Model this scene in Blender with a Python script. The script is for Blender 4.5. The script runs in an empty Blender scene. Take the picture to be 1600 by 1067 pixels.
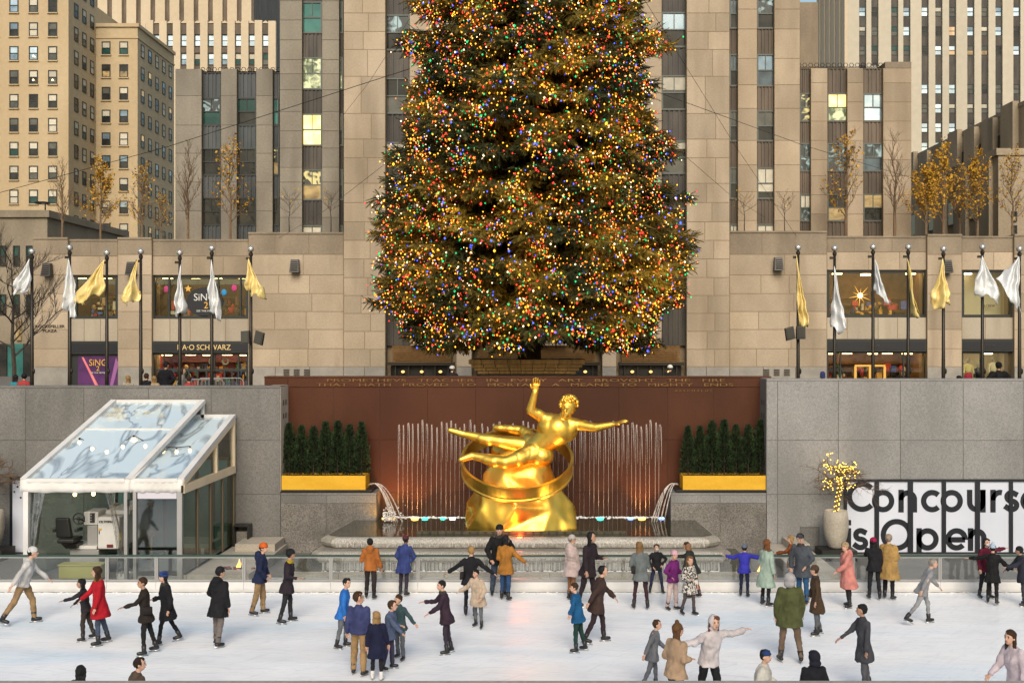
import bpy, math, random
import numpy as np
from mathutils import Vector, Matrix
R = random.Random(7)
SC = bpy.context.scene
COL = SC.collection
# ---------------------------------------------------------------- camera, sky, sun, exposure
F, CX, CY, H = 1750.0, 845.0, 533.5, 6.5       # focal length, principal point (photo pixels), eye height above the ice
cam = bpy.data.cameras.new('camera'); camo = bpy.data.objects.new('camera', cam); COL.objects.link(camo)
camo.location = (0, 0, H); camo.rotation_euler = (math.radians(90), 0, 0)
cam.sensor_width = 36; cam.lens = 36 * F / 1600; cam.shift_x = -(CX - 800) / 1600
cam.clip_start = 0.2; cam.clip_end = 3000
SC.camera = camo
SC.render.resolution_x, SC.render.resolution_y = 1024, 682
SUN_EL, SUN_AZ = math.radians(34), math.radians(178)   # behind the viewer
world = bpy.data.worlds.new('World'); SC.world = world; world.use_nodes = True
nt = world.node_tree; bg = nt.nodes['Background']
sky = nt.nodes.new('ShaderNodeTexSky'); sky.sky_type = 'NISHITA'; sky.sun_disc = False
sky.sun_elevation = SUN_EL; sky.sun_rotation = SUN_AZ; sky.air_density = 1.6; sky.dust_density = 2.5; sky.ozone_density = 1.0
nt.links.new(sky.outputs[0], bg.inputs[0]); bg.inputs[1].default_value = 0.076
sl = bpy.data.lights.new('sun', 'SUN'); sl.energy = 1.45; sl.angle = math.radians(34); sl.color = (1.0, 0.90, 0.77)
so = bpy.data.objects.new('sun', sl); COL.objects.link(so)
sd = Vector((math.sin(SUN_AZ) * math.cos(SUN_EL), math.cos(SUN_AZ) * math.cos(SUN_EL), math.sin(SUN_EL)))
so.rotation_euler = sd.to_track_quat('Z', 'Y').to_euler(); so.location = (0, 0, 60)
SC.view_settings.view_transform = 'Standard'; SC.view_settings.look = 'None'
SC.view_settings.exposure = 0.84; SC.view_settings.gamma = 1; SC.view_settings.use_curve_mapping = False
SC.render.engine = 'CYCLES'
cy = SC.cycles
cy.max_bounces = 7; cy.diffuse_bounces = 3; cy.glossy_bounces = 4; cy.transmission_bounces = 4; cy.transparent_max_bounces = 24
cy.caustics_reflective = False; cy.caustics_refractive = False; cy.sample_clamp_indirect = 3.0; cy.sample_clamp_direct = 12.0
cy.use_denoising = True

def PX(px, Y): return (px - CX) * Y / F
def PZ(py, Y): return H - (py - CY) * Y / F
def P(px, py, Y): return (PX(px, Y), Y, PZ(py, Y))

# ---------------------------------------------------------------- objects, things, parts
ORG = {}
def tag(o, label=None, cat=None, group=None, kind=None):
    if label: o['label'] = label
    if cat: o['category'] = cat
    if group: o['group'] = group
    if kind: o['kind'] = kind
    return o
def thing(name, label, cat, loc=(0, 0, 0), group=None, rz=0, scale=None):
    o = bpy.data.objects.new(name, None); COL.objects.link(o); o.empty_display_size = .2
    o.location = loc; o.rotation_euler = (0, 0, rz)
    if scale: o.scale = (scale,) * 3
    ORG[o.name] = Vector(loc)
    return tag(o, label, cat, group)
def link(name, me, parent, wloc, mat=None, local=False):
    """an object showing mesh me at world place wloc (parents are never turned unless local=True)"""
    o = bpy.data.objects.new(name, me); COL.objects.link(o)
    wloc = Vector(wloc)
    if parent is not None:
        o.parent = parent
        o.location = wloc if local else wloc - ORG[parent.name]
    else:
        o.location = wloc
    ORG[o.name] = wloc
    if mat is not None:
        if not me.materials: me.materials.append(mat)
        o.material_slots[0].link = 'OBJECT'; o.material_slots[0].material = mat
    return o

class MB:
    def __init__(s): s.v = []; s.f = []; s.m = []; s.mi = 0
    def add(s, vs, fs):
        b = len(s.v); s.v.extend(vs)
        for f in fs: s.f.append(tuple(i + b for i in f)); s.m.append(s.mi)
        return s
    def box(s, x0, x1, y0, y1, z0, z1):
        if x0 > x1: x0, x1 = x1, x0
        if y0 > y1: y0, y1 = y1, y0
        if z0 > z1: z0, z1 = z1, z0
        return s.add([(x0,y0,z0),(x1,y0,z0),(x1,y1,z0),(x0,y1,z0),(x0,y0,z1),(x1,y0,z1),(x1,y1,z1),(x0,y1,z1)],
              [(0,3,2,1),(4,5,6,7),(0,1,5,4),(1,2,6,5),(2,3,7,6),(3,0,4,7)])
    def hexa(s, lo, hi):
        """two matching loops, bottom and top, counter-clockwise from above"""
        n = len(lo)
        return s.add(list(lo) + list(hi), [tuple(range(n - 1, -1, -1)), tuple(range(n, 2 * n))] +
              [(i, (i + 1) % n, n + (i + 1) % n, n + i) for i in range(n)])
    def prism_xy(s, pts, z0, z1): return s.hexa([(x, y, z0) for x, y in pts], [(x, y, z1) for x, y in pts])
    def prism_xz(s, pts, y0, y1):
        """outline in x,z counter-clockwise seen from the front (-y)"""
        n = len(pts)
        return s.add([(x, y0, z) for x, z in pts] + [(x, y1, z) for x, z in pts],
              [tuple(range(n)), tuple(range(2 * n - 1, n - 1, -1))] + [(i, n + i, n + (i + 1) % n, (i + 1) % n) for i in range(n)])
    def ring(s, c, u, w, ru, rw, n):
        return [tuple(c[k] + u[k] * ru * math.cos(2 * math.pi * i / n) + w[k] * rw * math.sin(2 * math.pi * i / n) for k in range(3)) for i in range(n)]
    def tube(s, pts, rad, n=8, cap=True):
        pts = [Vector(p) for p in pts]
        if not hasattr(rad, '__len__'): rad = [rad] * len(pts)
        vs = []; ref = None
        for i, p in enumerate(pts):
            d = (pts[min(i + 1, len(pts) - 1)] - pts[max(i - 1, 0)])
            d = d.normalized() if d.length > 1e-9 else Vector((0, 0, 1))
            if ref is None: ref = Vector((1, 0, 0)) if abs(d.x) < .8 else Vector((0, 1, 0))
            u = (ref - d * ref.dot(d)).normalized(); w = d.cross(u); ref = u
            vs += s.ring(p, u, w, rad[i], rad[i], n)
        fs = []
        for i in range(len(pts) - 1):
            for j in range(n):
                a, b = i * n + j, i * n + (j + 1) % n
                fs.append((a, b, b + n, a + n))
        if cap:
            fs.append(tuple(range(n - 1, -1, -1))); k = (len(pts) - 1) * n; fs.append(tuple(range(k, k + n)))
        return s.add(vs, fs)
    def loft(s, secs, n=16, exp=2.0):
        """closed loft of (cx,cy,cz,rx,ry) sections, horizontal ellipses"""
        vs = []
        for cx, cy_, cz, rx, ry in secs:
            for i in range(n):
                a = 2 * math.pi * i / n
                vs.append((cx + rx * math.cos(a), cy_ + ry * math.sin(a), cz))
        fs = []
        for i in range(len(secs) - 1):
            for j in range(n):
                a, b = i * n + j, i * n + (j + 1) % n
                fs.append((a, b, b + n, a + n))
        k = (len(secs) - 1) * n
        fs.append(tuple(range(n - 1, -1, -1))); fs.append(tuple(range(k, k + n)))
        return s.add(vs, fs)
    def ell(s, c, r, nu=14, nv=9):
        vs = [(c[0], c[1], c[2] - r[2])]
        for j in range(1, nv):
            t = math.pi * j / nv
            for i in range(nu):
                a = 2 * math.pi * i / nu
                vs.append((c[0] + r[0] * math.sin(t) * math.cos(a), c[1] + r[1] * math.sin(t) * math.sin(a), c[2] - r[2] * math.cos(t)))
        vs.append((c[0], c[1], c[2] + r[2]))
        fs = [(0, 1 + (i + 1) % nu, 1 + i) for i in range(nu)]
        for j in range(nv - 2):
            for i in range(nu):
                a, b = 1 + j * nu + i, 1 + j * nu + (i + 1) % nu
                fs.append((a, b, b + nu, a + nu))
        k = 1 + (nv - 2) * nu; L = len(vs) - 1
        fs += [(k + i, k + (i + 1) % nu, L) for i in range(nu)]
        return s.add(vs, fs)
    def cap(s, p0, r0, p1, r1, n=10):
        """capsule with rounded ends"""
        p0, p1 = Vector(p0), Vector(p1); d = p1 - p0
        dn = d.normalized() if d.length > 1e-6 else Vector((0, 0, 1))
        pts, rr = [], []
        for a in (88, 72, 54, 36, 18, 0): pts.append(p0 - dn * r0 * math.sin(math.radians(a))); rr.append(r0 * math.cos(math.radians(a)))
        for a in (0, 18, 36, 54, 72, 88): pts.append(p1 + dn * r1 * math.sin(math.radians(a))); rr.append(r1 * math.cos(math.radians(a)))
        return s.tube(pts, rr, n)
    def lathe(s, prof, c, n=24):
        return s.loft([(c[0], c[1], c[2] + z, r, r) for r, z in prof], n)
    def mesh(s, name, mats, smooth=False, off=None):
        me = bpy.data.meshes.new(name)
        vs = s.v if off is None else [(x - off[0], y - off[1], z - off[2]) for x, y, z in s.v]
        me.from_pydata(vs, [], s.f)
        for m in (mats if isinstance(mats, (list, tuple)) else [mats]): me.materials.append(m)
        if any(s.m): me.polygons.foreach_set('material_index', s.m)
        if smooth: me.polygons.foreach_set('use_smooth', [True] * len(me.polygons))
        me.update()
        return me
    def build(s, name, mats, parent=None, smooth=False, origin=None):
        if origin is None:
            xs = [v[0] for v in s.v]; ys = [v[1] for v in s.v]; zs = [v[2] for v in s.v]
            origin = ((min(xs) + max(xs)) / 2, (min(ys) + max(ys)) / 2, min(zs))
        return link(name, s.mesh(name, mats, smooth, origin), parent, origin)
def fast_mesh(name, V, Fq, mats, mi=None, smooth=False):
    """numpy arrays -> mesh; Fq is an (n,3) or (n,4) index array"""
    me = bpy.data.meshes.new(name); k = Fq.shape[1]
    me.vertices.add(len(V)); me.vertices.foreach_set('co', np.ascontiguousarray(V, np.float32).ravel())
    me.loops.add(Fq.size); me.loops.foreach_set('vertex_index', np.ascontiguousarray(Fq, np.int32).ravel())
    me.polygons.add(len(Fq)); me.polygons.foreach_set('loop_start', np.arange(len(Fq), dtype=np.int32) * k)
    for m in (mats if isinstance(mats, (list, tuple)) else [mats]): me.materials.append(m)
    if mi is not None: me.polygons.foreach_set('material_index', np.ascontiguousarray(mi, np.int32))
    if smooth: me.polygons.foreach_set('use_smooth', np.ones(len(Fq), bool))
    me.update(calc_edges=True)
    return me

# ---------------------------------------------------------------- materials
def _new(name):
    m = bpy.data.materials.new(name); m.use_nodes = True
    n = m.node_tree.nodes; return m, n, m.node_tree.links, n['Principled BSDF']
def pm(name, c1, c2=None, scale=3.0, stretch=(1, 1, 1), rough=.75, metal=0.0, bump=0.0, bscale=30.0, rnd=0.0, spec=.4, lo=.35, hi=.65,
       fine=0.0, fscale=60.0, stain=None, sscale=.5, samt=.6, sstretch=(1, 1, .25), island=0.0, bstretch=None, coat=0.0, rough2=None):
    m, n, L, b = _new(name)
    geo = n.new('ShaderNodeNewGeometry')
    def noise(sc, st, det=5):
        mp = n.new('ShaderNodeMapping'); mp.inputs['Scale'].default_value = st
        L.new(geo.outputs['Position'], mp.inputs['Vector'])
        t = n.new('ShaderNodeTexNoise'); t.inputs['Scale'].default_value = sc; t.inputs['Detail'].default_value = det
        L.new(mp.outputs[0], t.inputs['Vector']); return t
    def ramp(src, a, z, ca, cb):
        r = n.new('ShaderNodeValToRGB'); r.color_ramp.elements[0].position = a; r.color_ramp.elements[1].position = z
        r.color_ramp.elements[0].color = (*ca, 1); r.color_ramp.elements[1].color = (*cb, 1); L.new(src, r.inputs[0]); return r.outputs[0]
    def mixc(kind, fac, a, bb):
        x = n.new('ShaderNodeMix'); x.data_type = 'RGBA'; x.blend_type = kind
        if isinstance(fac, float): x.inputs[0].default_value = fac
        else: L.new(fac, x.inputs[0])
        for sock, val in ((x.inputs[6], a), (x.inputs[7], bb)):
            if isinstance(val, tuple): sock.default_value = (*val, 1)
            else: L.new(val, sock)
        return x.outputs[2]
    col = None
    if c2 is not None: col = ramp(noise(scale, stretch).outputs[0], lo, hi, c1, c2)
    else: col = c1
    if fine: 
        fr = ramp(noise(fscale, (1, 1, 1), 3).outputs[0], .3, .7, (1 - fine,) * 3, (1 + fine,) * 3); col = mixc('MULTIPLY', 1.0, col, fr)
    if stain:
        sf = n.new('ShaderNodeMapRange'); sf.inputs[1].default_value = .5; sf.inputs[2].default_value = .75; sf.inputs[4].default_value = samt
        L.new(noise(sscale, sstretch).outputs[0], sf.inputs[0]); col = mixc('MIX', sf.outputs[0], col, stain)
    if rnd or island:
        src = n.new('ShaderNodeObjectInfo').outputs['Random'] if rnd else geo.outputs['Random Per Island']
        a = rnd or island
        rr = ramp(src, 0, 1, (1 - a,) * 3, (1 + a, 1 + a * .9, 1 + a * .8)); col = mixc('MULTIPLY', 1.0, col, rr)
    if isinstance(col, tuple): b.inputs['Base Color'].default_value = (*col, 1)
    else: L.new(col, b.inputs['Base Color'])
    b.inputs['Roughness'].default_value = rough; b.inputs['Metallic'].default_value = metal; b.inputs['Specular IOR Level'].default_value = spec
    if rough2 is not None:
        mr = n.new('ShaderNodeMapRange'); mr.inputs[1].default_value = .35; mr.inputs[2].default_value = .65; mr.inputs[3].default_value = rough; mr.inputs[4].default_value = rough2
        L.new(noise(scale * 1.7, stretch).outputs[0], mr.inputs[0]); L.new(mr.outputs[0], b.inputs['Roughness'])
    if coat: b.inputs['Coat Weight'].default_value = coat; b.inputs['Coat Roughness'].default_value = .08
    if bump:
        bp = n.new('ShaderNodeBump'); bp.inputs['Strength'].default_value = min(1, bump); bp.inputs['Distance'].default_value = .02 * max(1, bump)
        L.new(noise(bscale, bstretch or (1, 1, 1), 4).outputs[0], bp.inputs['Height']); L.new(bp.outputs[0], b.inputs['Normal'])
    return m
def em(name, col, strength, sample=False):
    m, n, L, b = _new(name); n.remove(b)
    e = n.new('ShaderNodeEmission'); e.inputs[0].default_value = (*col, 1); e.inputs[1].default_value = strength
    L.new(e.outputs[0], n['Material Output'].inputs[0])
    m.cycles.emission_sampling = 'AUTO' if sample else 'NONE'
    return m
def lit(name, c1, c2, strength, scale=2.0, stretch=(1, 1, 1), lo=.35, hi=.65):
    """uneven emissive colour: lit rooms, the flame, and reflections painted as glow"""
    m, n, L, b = _new(name)
    geo = n.new('ShaderNodeNewGeometry'); mp = n.new('ShaderNodeMapping'); mp.inputs['Scale'].default_value = stretch
    L.new(geo.outputs['Position'], mp.inputs['Vector'])
    t = n.new('ShaderNodeTexNoise'); t.inputs['Scale'].default_value = scale; t.inputs['Detail'].default_value = 3; t.inputs['Distortion'].default_value = 1.2
    L.new(mp.outputs[0], t.inputs['Vector'])
    r = n.new('ShaderNodeValToRGB'); r.color_ramp.elements[0].position = lo; r.color_ramp.elements[1].position = hi
    r.color_ramp.elements[0].color = (*c1, 1); r.color_ramp.elements[1].color = (*c2, 1); L.new(t.outputs[0], r.inputs[0])
    L.new(r.outputs[0], b.inputs['Emission Color']); b.inputs['Emission Strength'].default_value = strength
    b.inputs['Base Color'].default_value = (.03, .03, .03, 1); b.inputs['Roughness'].default_value = .1
    m.cycles.emission_sampling = 'NONE'
    return m
def glass(name, tint, gloss=.12, rough=.03, bump=0.0, haze=0.0, hazecol=(.8, .8, .8), refl_streak=0.0):
    m, n, L, b = _new(name); n.remove(b)
    t = n.new('ShaderNodeBsdfTransparent'); t.inputs[0].default_value = (*tint, 1)
    g = n.new('ShaderNodeBsdfGlossy'); g.inputs['Roughness'].default_value = rough
    lw = n.new('ShaderNodeLayerWeight'); lw.inputs[0].default_value = .35
    ad = n.new('ShaderNodeMath'); ad.operation = 'MULTIPLY_ADD'; ad.inputs[1].default_value = .6; ad.inputs[2].default_value = gloss; ad.use_clamp = True
    L.new(lw.outputs['Fresnel'], ad.inputs[0])
    mx = n.new('ShaderNodeMixShader'); L.new(ad.outputs[0], mx.inputs[0]); L.new(t.outputs[0], mx.inputs[1]); L.new(g.outputs[0], mx.inputs[2])
    out = mx.outputs[0]
    if haze:
        d = n.new('ShaderNodeBsdfDiffuse'); d.inputs[0].default_value = (*hazecol, 1)
        m2 = n.new('ShaderNodeMixShader'); m2.inputs[0].default_value = haze; L.new(out, m2.inputs[1])
        if refl_streak:                                     # branch reflections painted as darker streaks by thinning the haze
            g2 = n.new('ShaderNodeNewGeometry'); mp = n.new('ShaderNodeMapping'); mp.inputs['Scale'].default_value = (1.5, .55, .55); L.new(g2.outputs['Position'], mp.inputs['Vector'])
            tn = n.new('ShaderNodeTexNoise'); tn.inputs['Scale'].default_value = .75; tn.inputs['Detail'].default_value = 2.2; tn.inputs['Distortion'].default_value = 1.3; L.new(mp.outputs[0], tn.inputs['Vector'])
            rp = n.new('ShaderNodeValToRGB'); e = rp.color_ramp.elements; e[0].position = .435; e[1].position = .565; e[0].color = e[1].color = (haze,) * 3 + (1,); k = e.new(.5); k.color = (haze - refl_streak,) * 3 + (1,)
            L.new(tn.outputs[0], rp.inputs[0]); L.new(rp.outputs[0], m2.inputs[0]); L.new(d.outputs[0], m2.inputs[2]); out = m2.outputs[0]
    if bump:
        geo = n.new('ShaderNodeNewGeometry'); tx = n.new('ShaderNodeTexNoise'); tx.inputs['Scale'].default_value = 1.1; tx.inputs['Detail'].default_value = 3
        L.new(geo.outputs['Position'], tx.inputs['Vector']); bp = n.new('ShaderNodeBump'); bp.inputs['Strength'].default_value = bump; bp.inputs['Distance'].default_value = .12
        L.new(tx.outputs[0], bp.inputs['Height']); L.new(bp.outputs[0], g.inputs['Normal'])
    L.new(out, n['Material Output'].inputs[0]); return m
def water_veil(name, col, dens, scale=(30, 30, .4), lo=.42, hi=.62):
    """falling water: streaks of white among clear gaps"""
    m, n, L, b = _new(name); n.remove(b)
    geo = n.new('ShaderNodeNewGeometry'); mp = n.new('ShaderNodeMapping'); mp.inputs['Scale'].default_value = scale
    L.new(geo.outputs['Position'], mp.inputs['Vector'])
    tx = n.new('ShaderNodeTexNoise'); tx.inputs['Scale'].default_value = 1; tx.inputs['Detail'].default_value = 4
    L.new(mp.outputs[0], tx.inputs['Vector'])
    mr = n.new('ShaderNodeMapRange'); mr.inputs[1].default_value = lo; mr.inputs[2].default_value = hi; mr.inputs[4].default_value = dens
    L.new(tx.outputs[0], mr.inputs[0])
    t = n.new('ShaderNodeBsdfTransparent'); d = n.new('ShaderNodeBsdfDiffuse'); d.inputs[0].default_value = (*col, 1)
    tr = n.new('ShaderNodeBsdfTranslucent'); tr.inputs[0].default_value = (*col, 1)
    ad = n.new('ShaderNodeMixShader'); ad.inputs[0].default_value = .35; L.new(d.outputs[0], ad.inputs[1]); L.new(tr.outputs[0], ad.inputs[2])
    mx = n.new('ShaderNodeMixShader'); L.new(mr.outputs[0], mx.inputs[0]); L.new(t.outputs[0], mx.inputs[1]); L.new(ad.outputs[0], mx.inputs[2])
    L.new(mx.outputs[0], n['Material Output'].inputs[0]); return m

M = {}
M['lime'] = pm('limestone', (.335, .268, .188), (.435, .355, .262), .35, (1, 1, .6), rnd=.14, fine=.08, fscale=9, bump=.25, bscale=8, stain=(.19, .145, .095), sscale=.42, samt=.8, sstretch=(1, 1, .16))
M['lime_joint'] = pm('limestone joint', (.25, .19, .12), rough=.9)
M['lime_grey'] = pm('weathered limestone', (.20, .18, .145), (.275, .25, .205), .4, (1, 1, .5), rnd=.10, fine=.10, fscale=7, bump=.25, bscale=8, stain=(.11, .095, .075), sscale=.6, samt=.65, sstretch=(1, 1, .14))
M['grey_joint'] = pm('grey joint', (.15, .13, .10), rough=.9)
M['lime_top'] = pm('sooty limestone', (.22, .18, .13), (.31, .25, .18), .5, (1, 1, .5), rnd=.08, fine=.1, fscale=8, bump=.25, bscale=8, stain=(.13, .10, .07), sscale=.5, samt=.7)
M['brown_side'] = pm('brown weathered stone', (.26, .21, .145), (.40, .33, .235), .22, (1, 1, .4), fine=.1, fscale=5, stain=(.10, .085, .06), sscale=.35, samt=.7, sstretch=(1, 1, .2))
M['lime_side'] = pm('dark sooty stone', (.21, .175, .125), (.31, .26, .19), .25, (1, 1, .4), fine=.1, fscale=5, stain=(.07, .06, .045), sscale=.25, samt=.7)
M['gran_base'] = pm('grey granite plinth', (.24, .225, .20), (.30, .28, .25), 1.5, rnd=.07, fine=.15, fscale=25, rough=.6)
M['granite'] = pm('grey granite', (.132, .128, .12), (.18, .174, .164), .55, (1, 1, .7), rough=.55, rnd=.07, fine=.26, fscale=26, stain=(.078, .075, .07), sscale=.8, samt=.6, sstretch=(1, 1, .14))
M['granite_lt'] = pm('light grey granite', (.195, .194, .19), (.26, .256, .25), .5, (1, 1, .7), rough=.55, rnd=.05, fine=.22, fscale=26, stain=(.145, .142, .136), sscale=.8, samt=.55, sstretch=(1, 1, .14))
M['granite_wet'] = pm('wet granite', (.14, .13, .115), (.21, .195, .175), .6, rough=.5, rnd=.06, fine=.5, fscale=30, stain=(.05, .045, .04), sscale=.55, samt=.8, sstretch=(1, 1, .9))
M['gran_joint'] = pm('granite joint', (.125, .12, .11), rough=.9)
M['red'] = pm('red polished granite', (.050, .017, .008), (.075, .026, .013), .6, (1, 1, .5), rough=.38, rnd=.09, fine=.25, fscale=40, spec=.2, stain=(.07, .022, .014), sscale=.5, samt=.5)
M['red_joint'] = pm('red granite joint', (.07, .035, .022), rough=.8)
M['tan_far'] = pm('tan tower stone', (.46, .36, .22), (.55, .445, .285), .08, (1, 1, .5), fine=.06, fscale=2.0, stain=(.36, .25, .13), sscale=.09, samt=.5)
M['pale_far'] = pm('pale tower stone', (.52, .43, .30), (.60, .50, .36), .06, (1, 1, .4), fine=.05, fscale=1.2)
M['white_far'] = pm('light grey tower stone', (.46, .42, .33), (.55, .50, .40), .05, (1, 1, .4), fine=.05, fscale=1.0)
M['spandrel'] = pm('dark cast aluminium', (.035, .034, .034), (.07, .062, .052), 1.2, (1, 1, .3), rough=.5, metal=.3, rnd=.25)
M['spandrel_bl'] = pm('blue grey spandrel', (.045, .055, .062), (.075, .085, .09), 1.2, (1, 1, .3), rough=.5, metal=.3, rnd=.2)
M['spandrel_br'] = pm('brown spandrel', (.08, .065, .05), (.14, .11, .085), .8, (1, 1, .3), rough=.6, metal=.2, rnd=.15)
M['frame'] = pm('dark window frame', (.03, .035, .035), rough=.45, metal=.3)
M['frame_gr'] = pm('grey green window frame', (.10, .12, .11), rough=.5)
M['frame_lt'] = pm('light window frame', (.34, .30, .23), rough=.6)
def pane(name, col, rough=.06, spec=.5, metal=0, c2=None): return pm('pane ' + name, col, c2, .9, rough=rough, spec=spec, metal=metal, bump=.12, bscale=.7, rnd=.25)
M['p_dark'] = pane('dark', (.02, .022, .022), spec=.25, c2=(.05, .05, .045))
M['p_grey'] = pane('grey', (.07, .075, .07), spec=.35, c2=(.13, .13, .11))
M['p_teal'] = pane('teal', (.03, .14, .13), spec=.4, c2=(.06, .22, .20))
M['p_tealdk'] = pane('deep teal', (.012, .05, .045), spec=.3, c2=(.03, .09, .08))
M['p_sky'] = pane('sky mirror', (.42, .55, .66), rough=.08, metal=.6, c2=(.62, .74, .82))  # sky reflection is put into the base colour of both mirror panes
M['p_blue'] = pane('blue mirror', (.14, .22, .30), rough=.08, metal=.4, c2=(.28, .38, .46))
M['p_blind'] = pm('pale blind', (.50, .48, .40), (.60, .57, .47), 3, rough=.8, rnd=.2)
M['p_blue_dk'] = pane('dusky blue', (.04, .06, .08), spec=.4, c2=(.12, .17, .20))
M['p_gold'] = lit('painted sunset in glass', (.35, .20, .03), (1.0, .82, .32), .6, 1.3)  # gold and amber panes: mirrored sun put into the glass as emissive colour
M['p_goldhot'] = lit('bright painted sunset in glass', (.95, .62, .12), (1.0, .88, .38), 1.15, 1.0)
M['p_goldpale'] = lit('pale painted sunset in glass', (.10, .13, .05), (.95, .95, .50), .55, 1.8, lo=.4, hi=.6)
M['p_amber'] = lit('painted amber reflection', (.25, .13, .03), (.75, .48, .16), .45, 1.2)
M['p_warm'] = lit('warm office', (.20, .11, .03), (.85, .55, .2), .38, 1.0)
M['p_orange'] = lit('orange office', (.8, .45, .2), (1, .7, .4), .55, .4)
M['p_curl'] = lit('painted wavy reflection', (.015, .025, .025), (.45, .62, .58), .5, 1.7, lo=.52, hi=.66)  # wavy panes: reflections painted in as emissive noise
M['p_curlgold'] = lit('painted wavy gold reflection', (.02, .02, .012), (1.0, .8, .3), .5, 1.5, lo=.5, hi=.6)
M['black'] = pm('black metal', (.016, .015, .014), rough=.42, spec=.5)
M['bronze'] = pm('dark bronze', (.030, .025, .019), rough=.4, metal=.5)
M['steel'] = pm('brushed steel', (.48, .47, .45), rough=.35, metal=.8)
M['alu'] = pm('grey aluminium', (.36, .355, .345), rough=.45, metal=.4)
M['white'] = pm('white paint', (.58, .57, .55), (.66, .65, .63), 2, rough=.55)
M['vinyl'] = pm('white vinyl', (.58, .56, .53), (.68, .66, .63), 1.5, (1, 1, 3), rough=.5, bump=.5, bscale=6)
M['warmlit'] = pm('timber with painted warm light', (.66, .55, .38), (.74, .62, .44), 1.5, rough=.6)  # warm light on the tent's side is put into this timber colour
M['tan_frame'] = pm('bronze mullion', (.16, .125, .08), rough=.5, metal=.2)
M['yellow'] = pm('yellow painted planter', (.62, .34, .012), (.68, .385, .02), 1.2, (1, 1, 3), rough=.55, fine=.05, fscale=20)
M['gold'] = pm('gold leaf', (.92, .54, .075), (1.0, .64, .12), 1.6, rough=.32, metal=1.0, rough2=.46, bump=.10, bscale=3, spec=.5)
M['gold_letter'] = pm('gilded letters', (.17, .09, .035), (.23, .13, .045), 6, rough=.4, metal=.6)
M['sign_gold'] = pm('gold sign letters', (.75, .56, .25), rough=.4, metal=.3)
M['letter_dark'] = pm('dark bronze letters', (.05, .042, .033), rough=.5)
M['letter_ink'] = pm('dark ink', (.012, .014, .020), rough=.4)
M['panel_sign'] = pm('pale lilac sign panel', (.54, .575, .66), (.60, .635, .72), .8, rough=.4, rnd=.04)
def ice_material():
    m, n, L, b = _new('rink ice'); geo = n.new('ShaderNodeNewGeometry')
    def noise(sc, st, rot=0, det=4, dist=0):
        turn = n.new('ShaderNodeMapping'); turn.inputs['Rotation'].default_value = (0, 0, rot); L.new(geo.outputs['Position'], turn.inputs['Vector'])
        mp = n.new('ShaderNodeMapping'); mp.inputs['Scale'].default_value = st; L.new(turn.outputs[0], mp.inputs['Vector'])
        t = n.new('ShaderNodeTexNoise'); t.inputs['Scale'].default_value = sc; t.inputs['Detail'].default_value = det; t.inputs['Distortion'].default_value = dist; L.new(mp.outputs[0], t.inputs['Vector']); return t.outputs[0]
    def ramp(src, stops):
        r = n.new('ShaderNodeValToRGB'); e = r.color_ramp.elements
        e[0].position, e[1].position = stops[0][0], stops[-1][0]; e[0].color = (*stops[0][1], 1); e[1].color = (*stops[-1][1], 1)
        for p, c in stops[1:-1]: k = e.new(p); k.color = (*c, 1)
        L.new(src, r.inputs[0]); return r.outputs[0]
    def mul(a, c):
        x = n.new('ShaderNodeMix'); x.data_type = 'RGBA'; x.blend_type = 'MULTIPLY'; x.inputs[0].default_value = 1; L.new(a, x.inputs[6]); L.new(c, x.inputs[7]); return x.outputs[2]
    col = ramp(noise(.24, (.5, 2.2, 1)), [(.36, (.93, .935, .93)), (.54, (.90, .915, .925)), (.70, (.72, .83, .90))])
    col = mul(col, ramp(noise(1.3, (.7, 1.6, 1), .2, 6), [(.3, (.93, .93, .94)), (.6, (1, 1, 1))]))
    for rot, sc in ((1.45, 8), (-1.35, 7), (1.75, 6), (.7, 7)):                # skate tracks: long thin cuts
        col = mul(col, ramp(noise(1, (sc, .35, 1), rot, 2, .9), [(.485, (1, 1, 1)), (.5, (.87, .885, .91)), (.515, (1, 1, 1))]))
    L.new(col, b.inputs['Base Color'])
    mr = n.new('ShaderNodeMapRange'); mr.inputs[1].default_value = .38; mr.inputs[2].default_value = .62; mr.inputs[3].default_value = .30; mr.inputs[4].default_value = .55
    L.new(noise(.5, (.6, 1.8, 1), .1), mr.inputs[0]); L.new(mr.outputs[0], b.inputs['Roughness']); b.inputs['Specular IOR Level'].default_value = .35
    bp = n.new('ShaderNodeBump'); bp.inputs['Strength'].default_value = .12; bp.inputs['Distance'].default_value = .02; L.new(noise(14, (1, 1, 1), 0, 5), bp.inputs['Height']); L.new(bp.outputs[0], b.inputs['Normal'])
    return m
M['ice'] = ice_material()
M['paving'] = pm('dark grey paving', (.13, .125, .115), (.18, .17, .155), 1.2, rough=.6, rnd=.1, fine=.2, fscale=25)
M['street'] = pm('asphalt', (.045, .045, .045), (.06, .06, .058), 1, rough=.85)
M['leafgold'] = pm('golden leaves', (.52, .30, .02), (.42, .22, .02), 2, rough=.7, island=.35)
M['bark'] = pm('brown bark', (.13, .085, .05), (.19, .125, .075), 4, rough=.85)
M['bark_dk'] = pm('dark bark', (.035, .028, .022), (.06, .046, .036), 4, rough=.85)
M['goldf'] = pm('gold flag cloth', (.66, .50, .16), (.80, .64, .28), 3, rough=.42, metal=.15, bump=.4, bscale=7)
M['silverf'] = pm('silver flag cloth', (.58, .60, .61), (.74, .75, .75), 3, rough=.40, metal=.15, bump=.4, bscale=7)
M['concrete'] = pm('pale concrete', (.36, .32, .26), (.45, .40, .33), 1.5, rough=.8, fine=.15, fscale=20)
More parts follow.
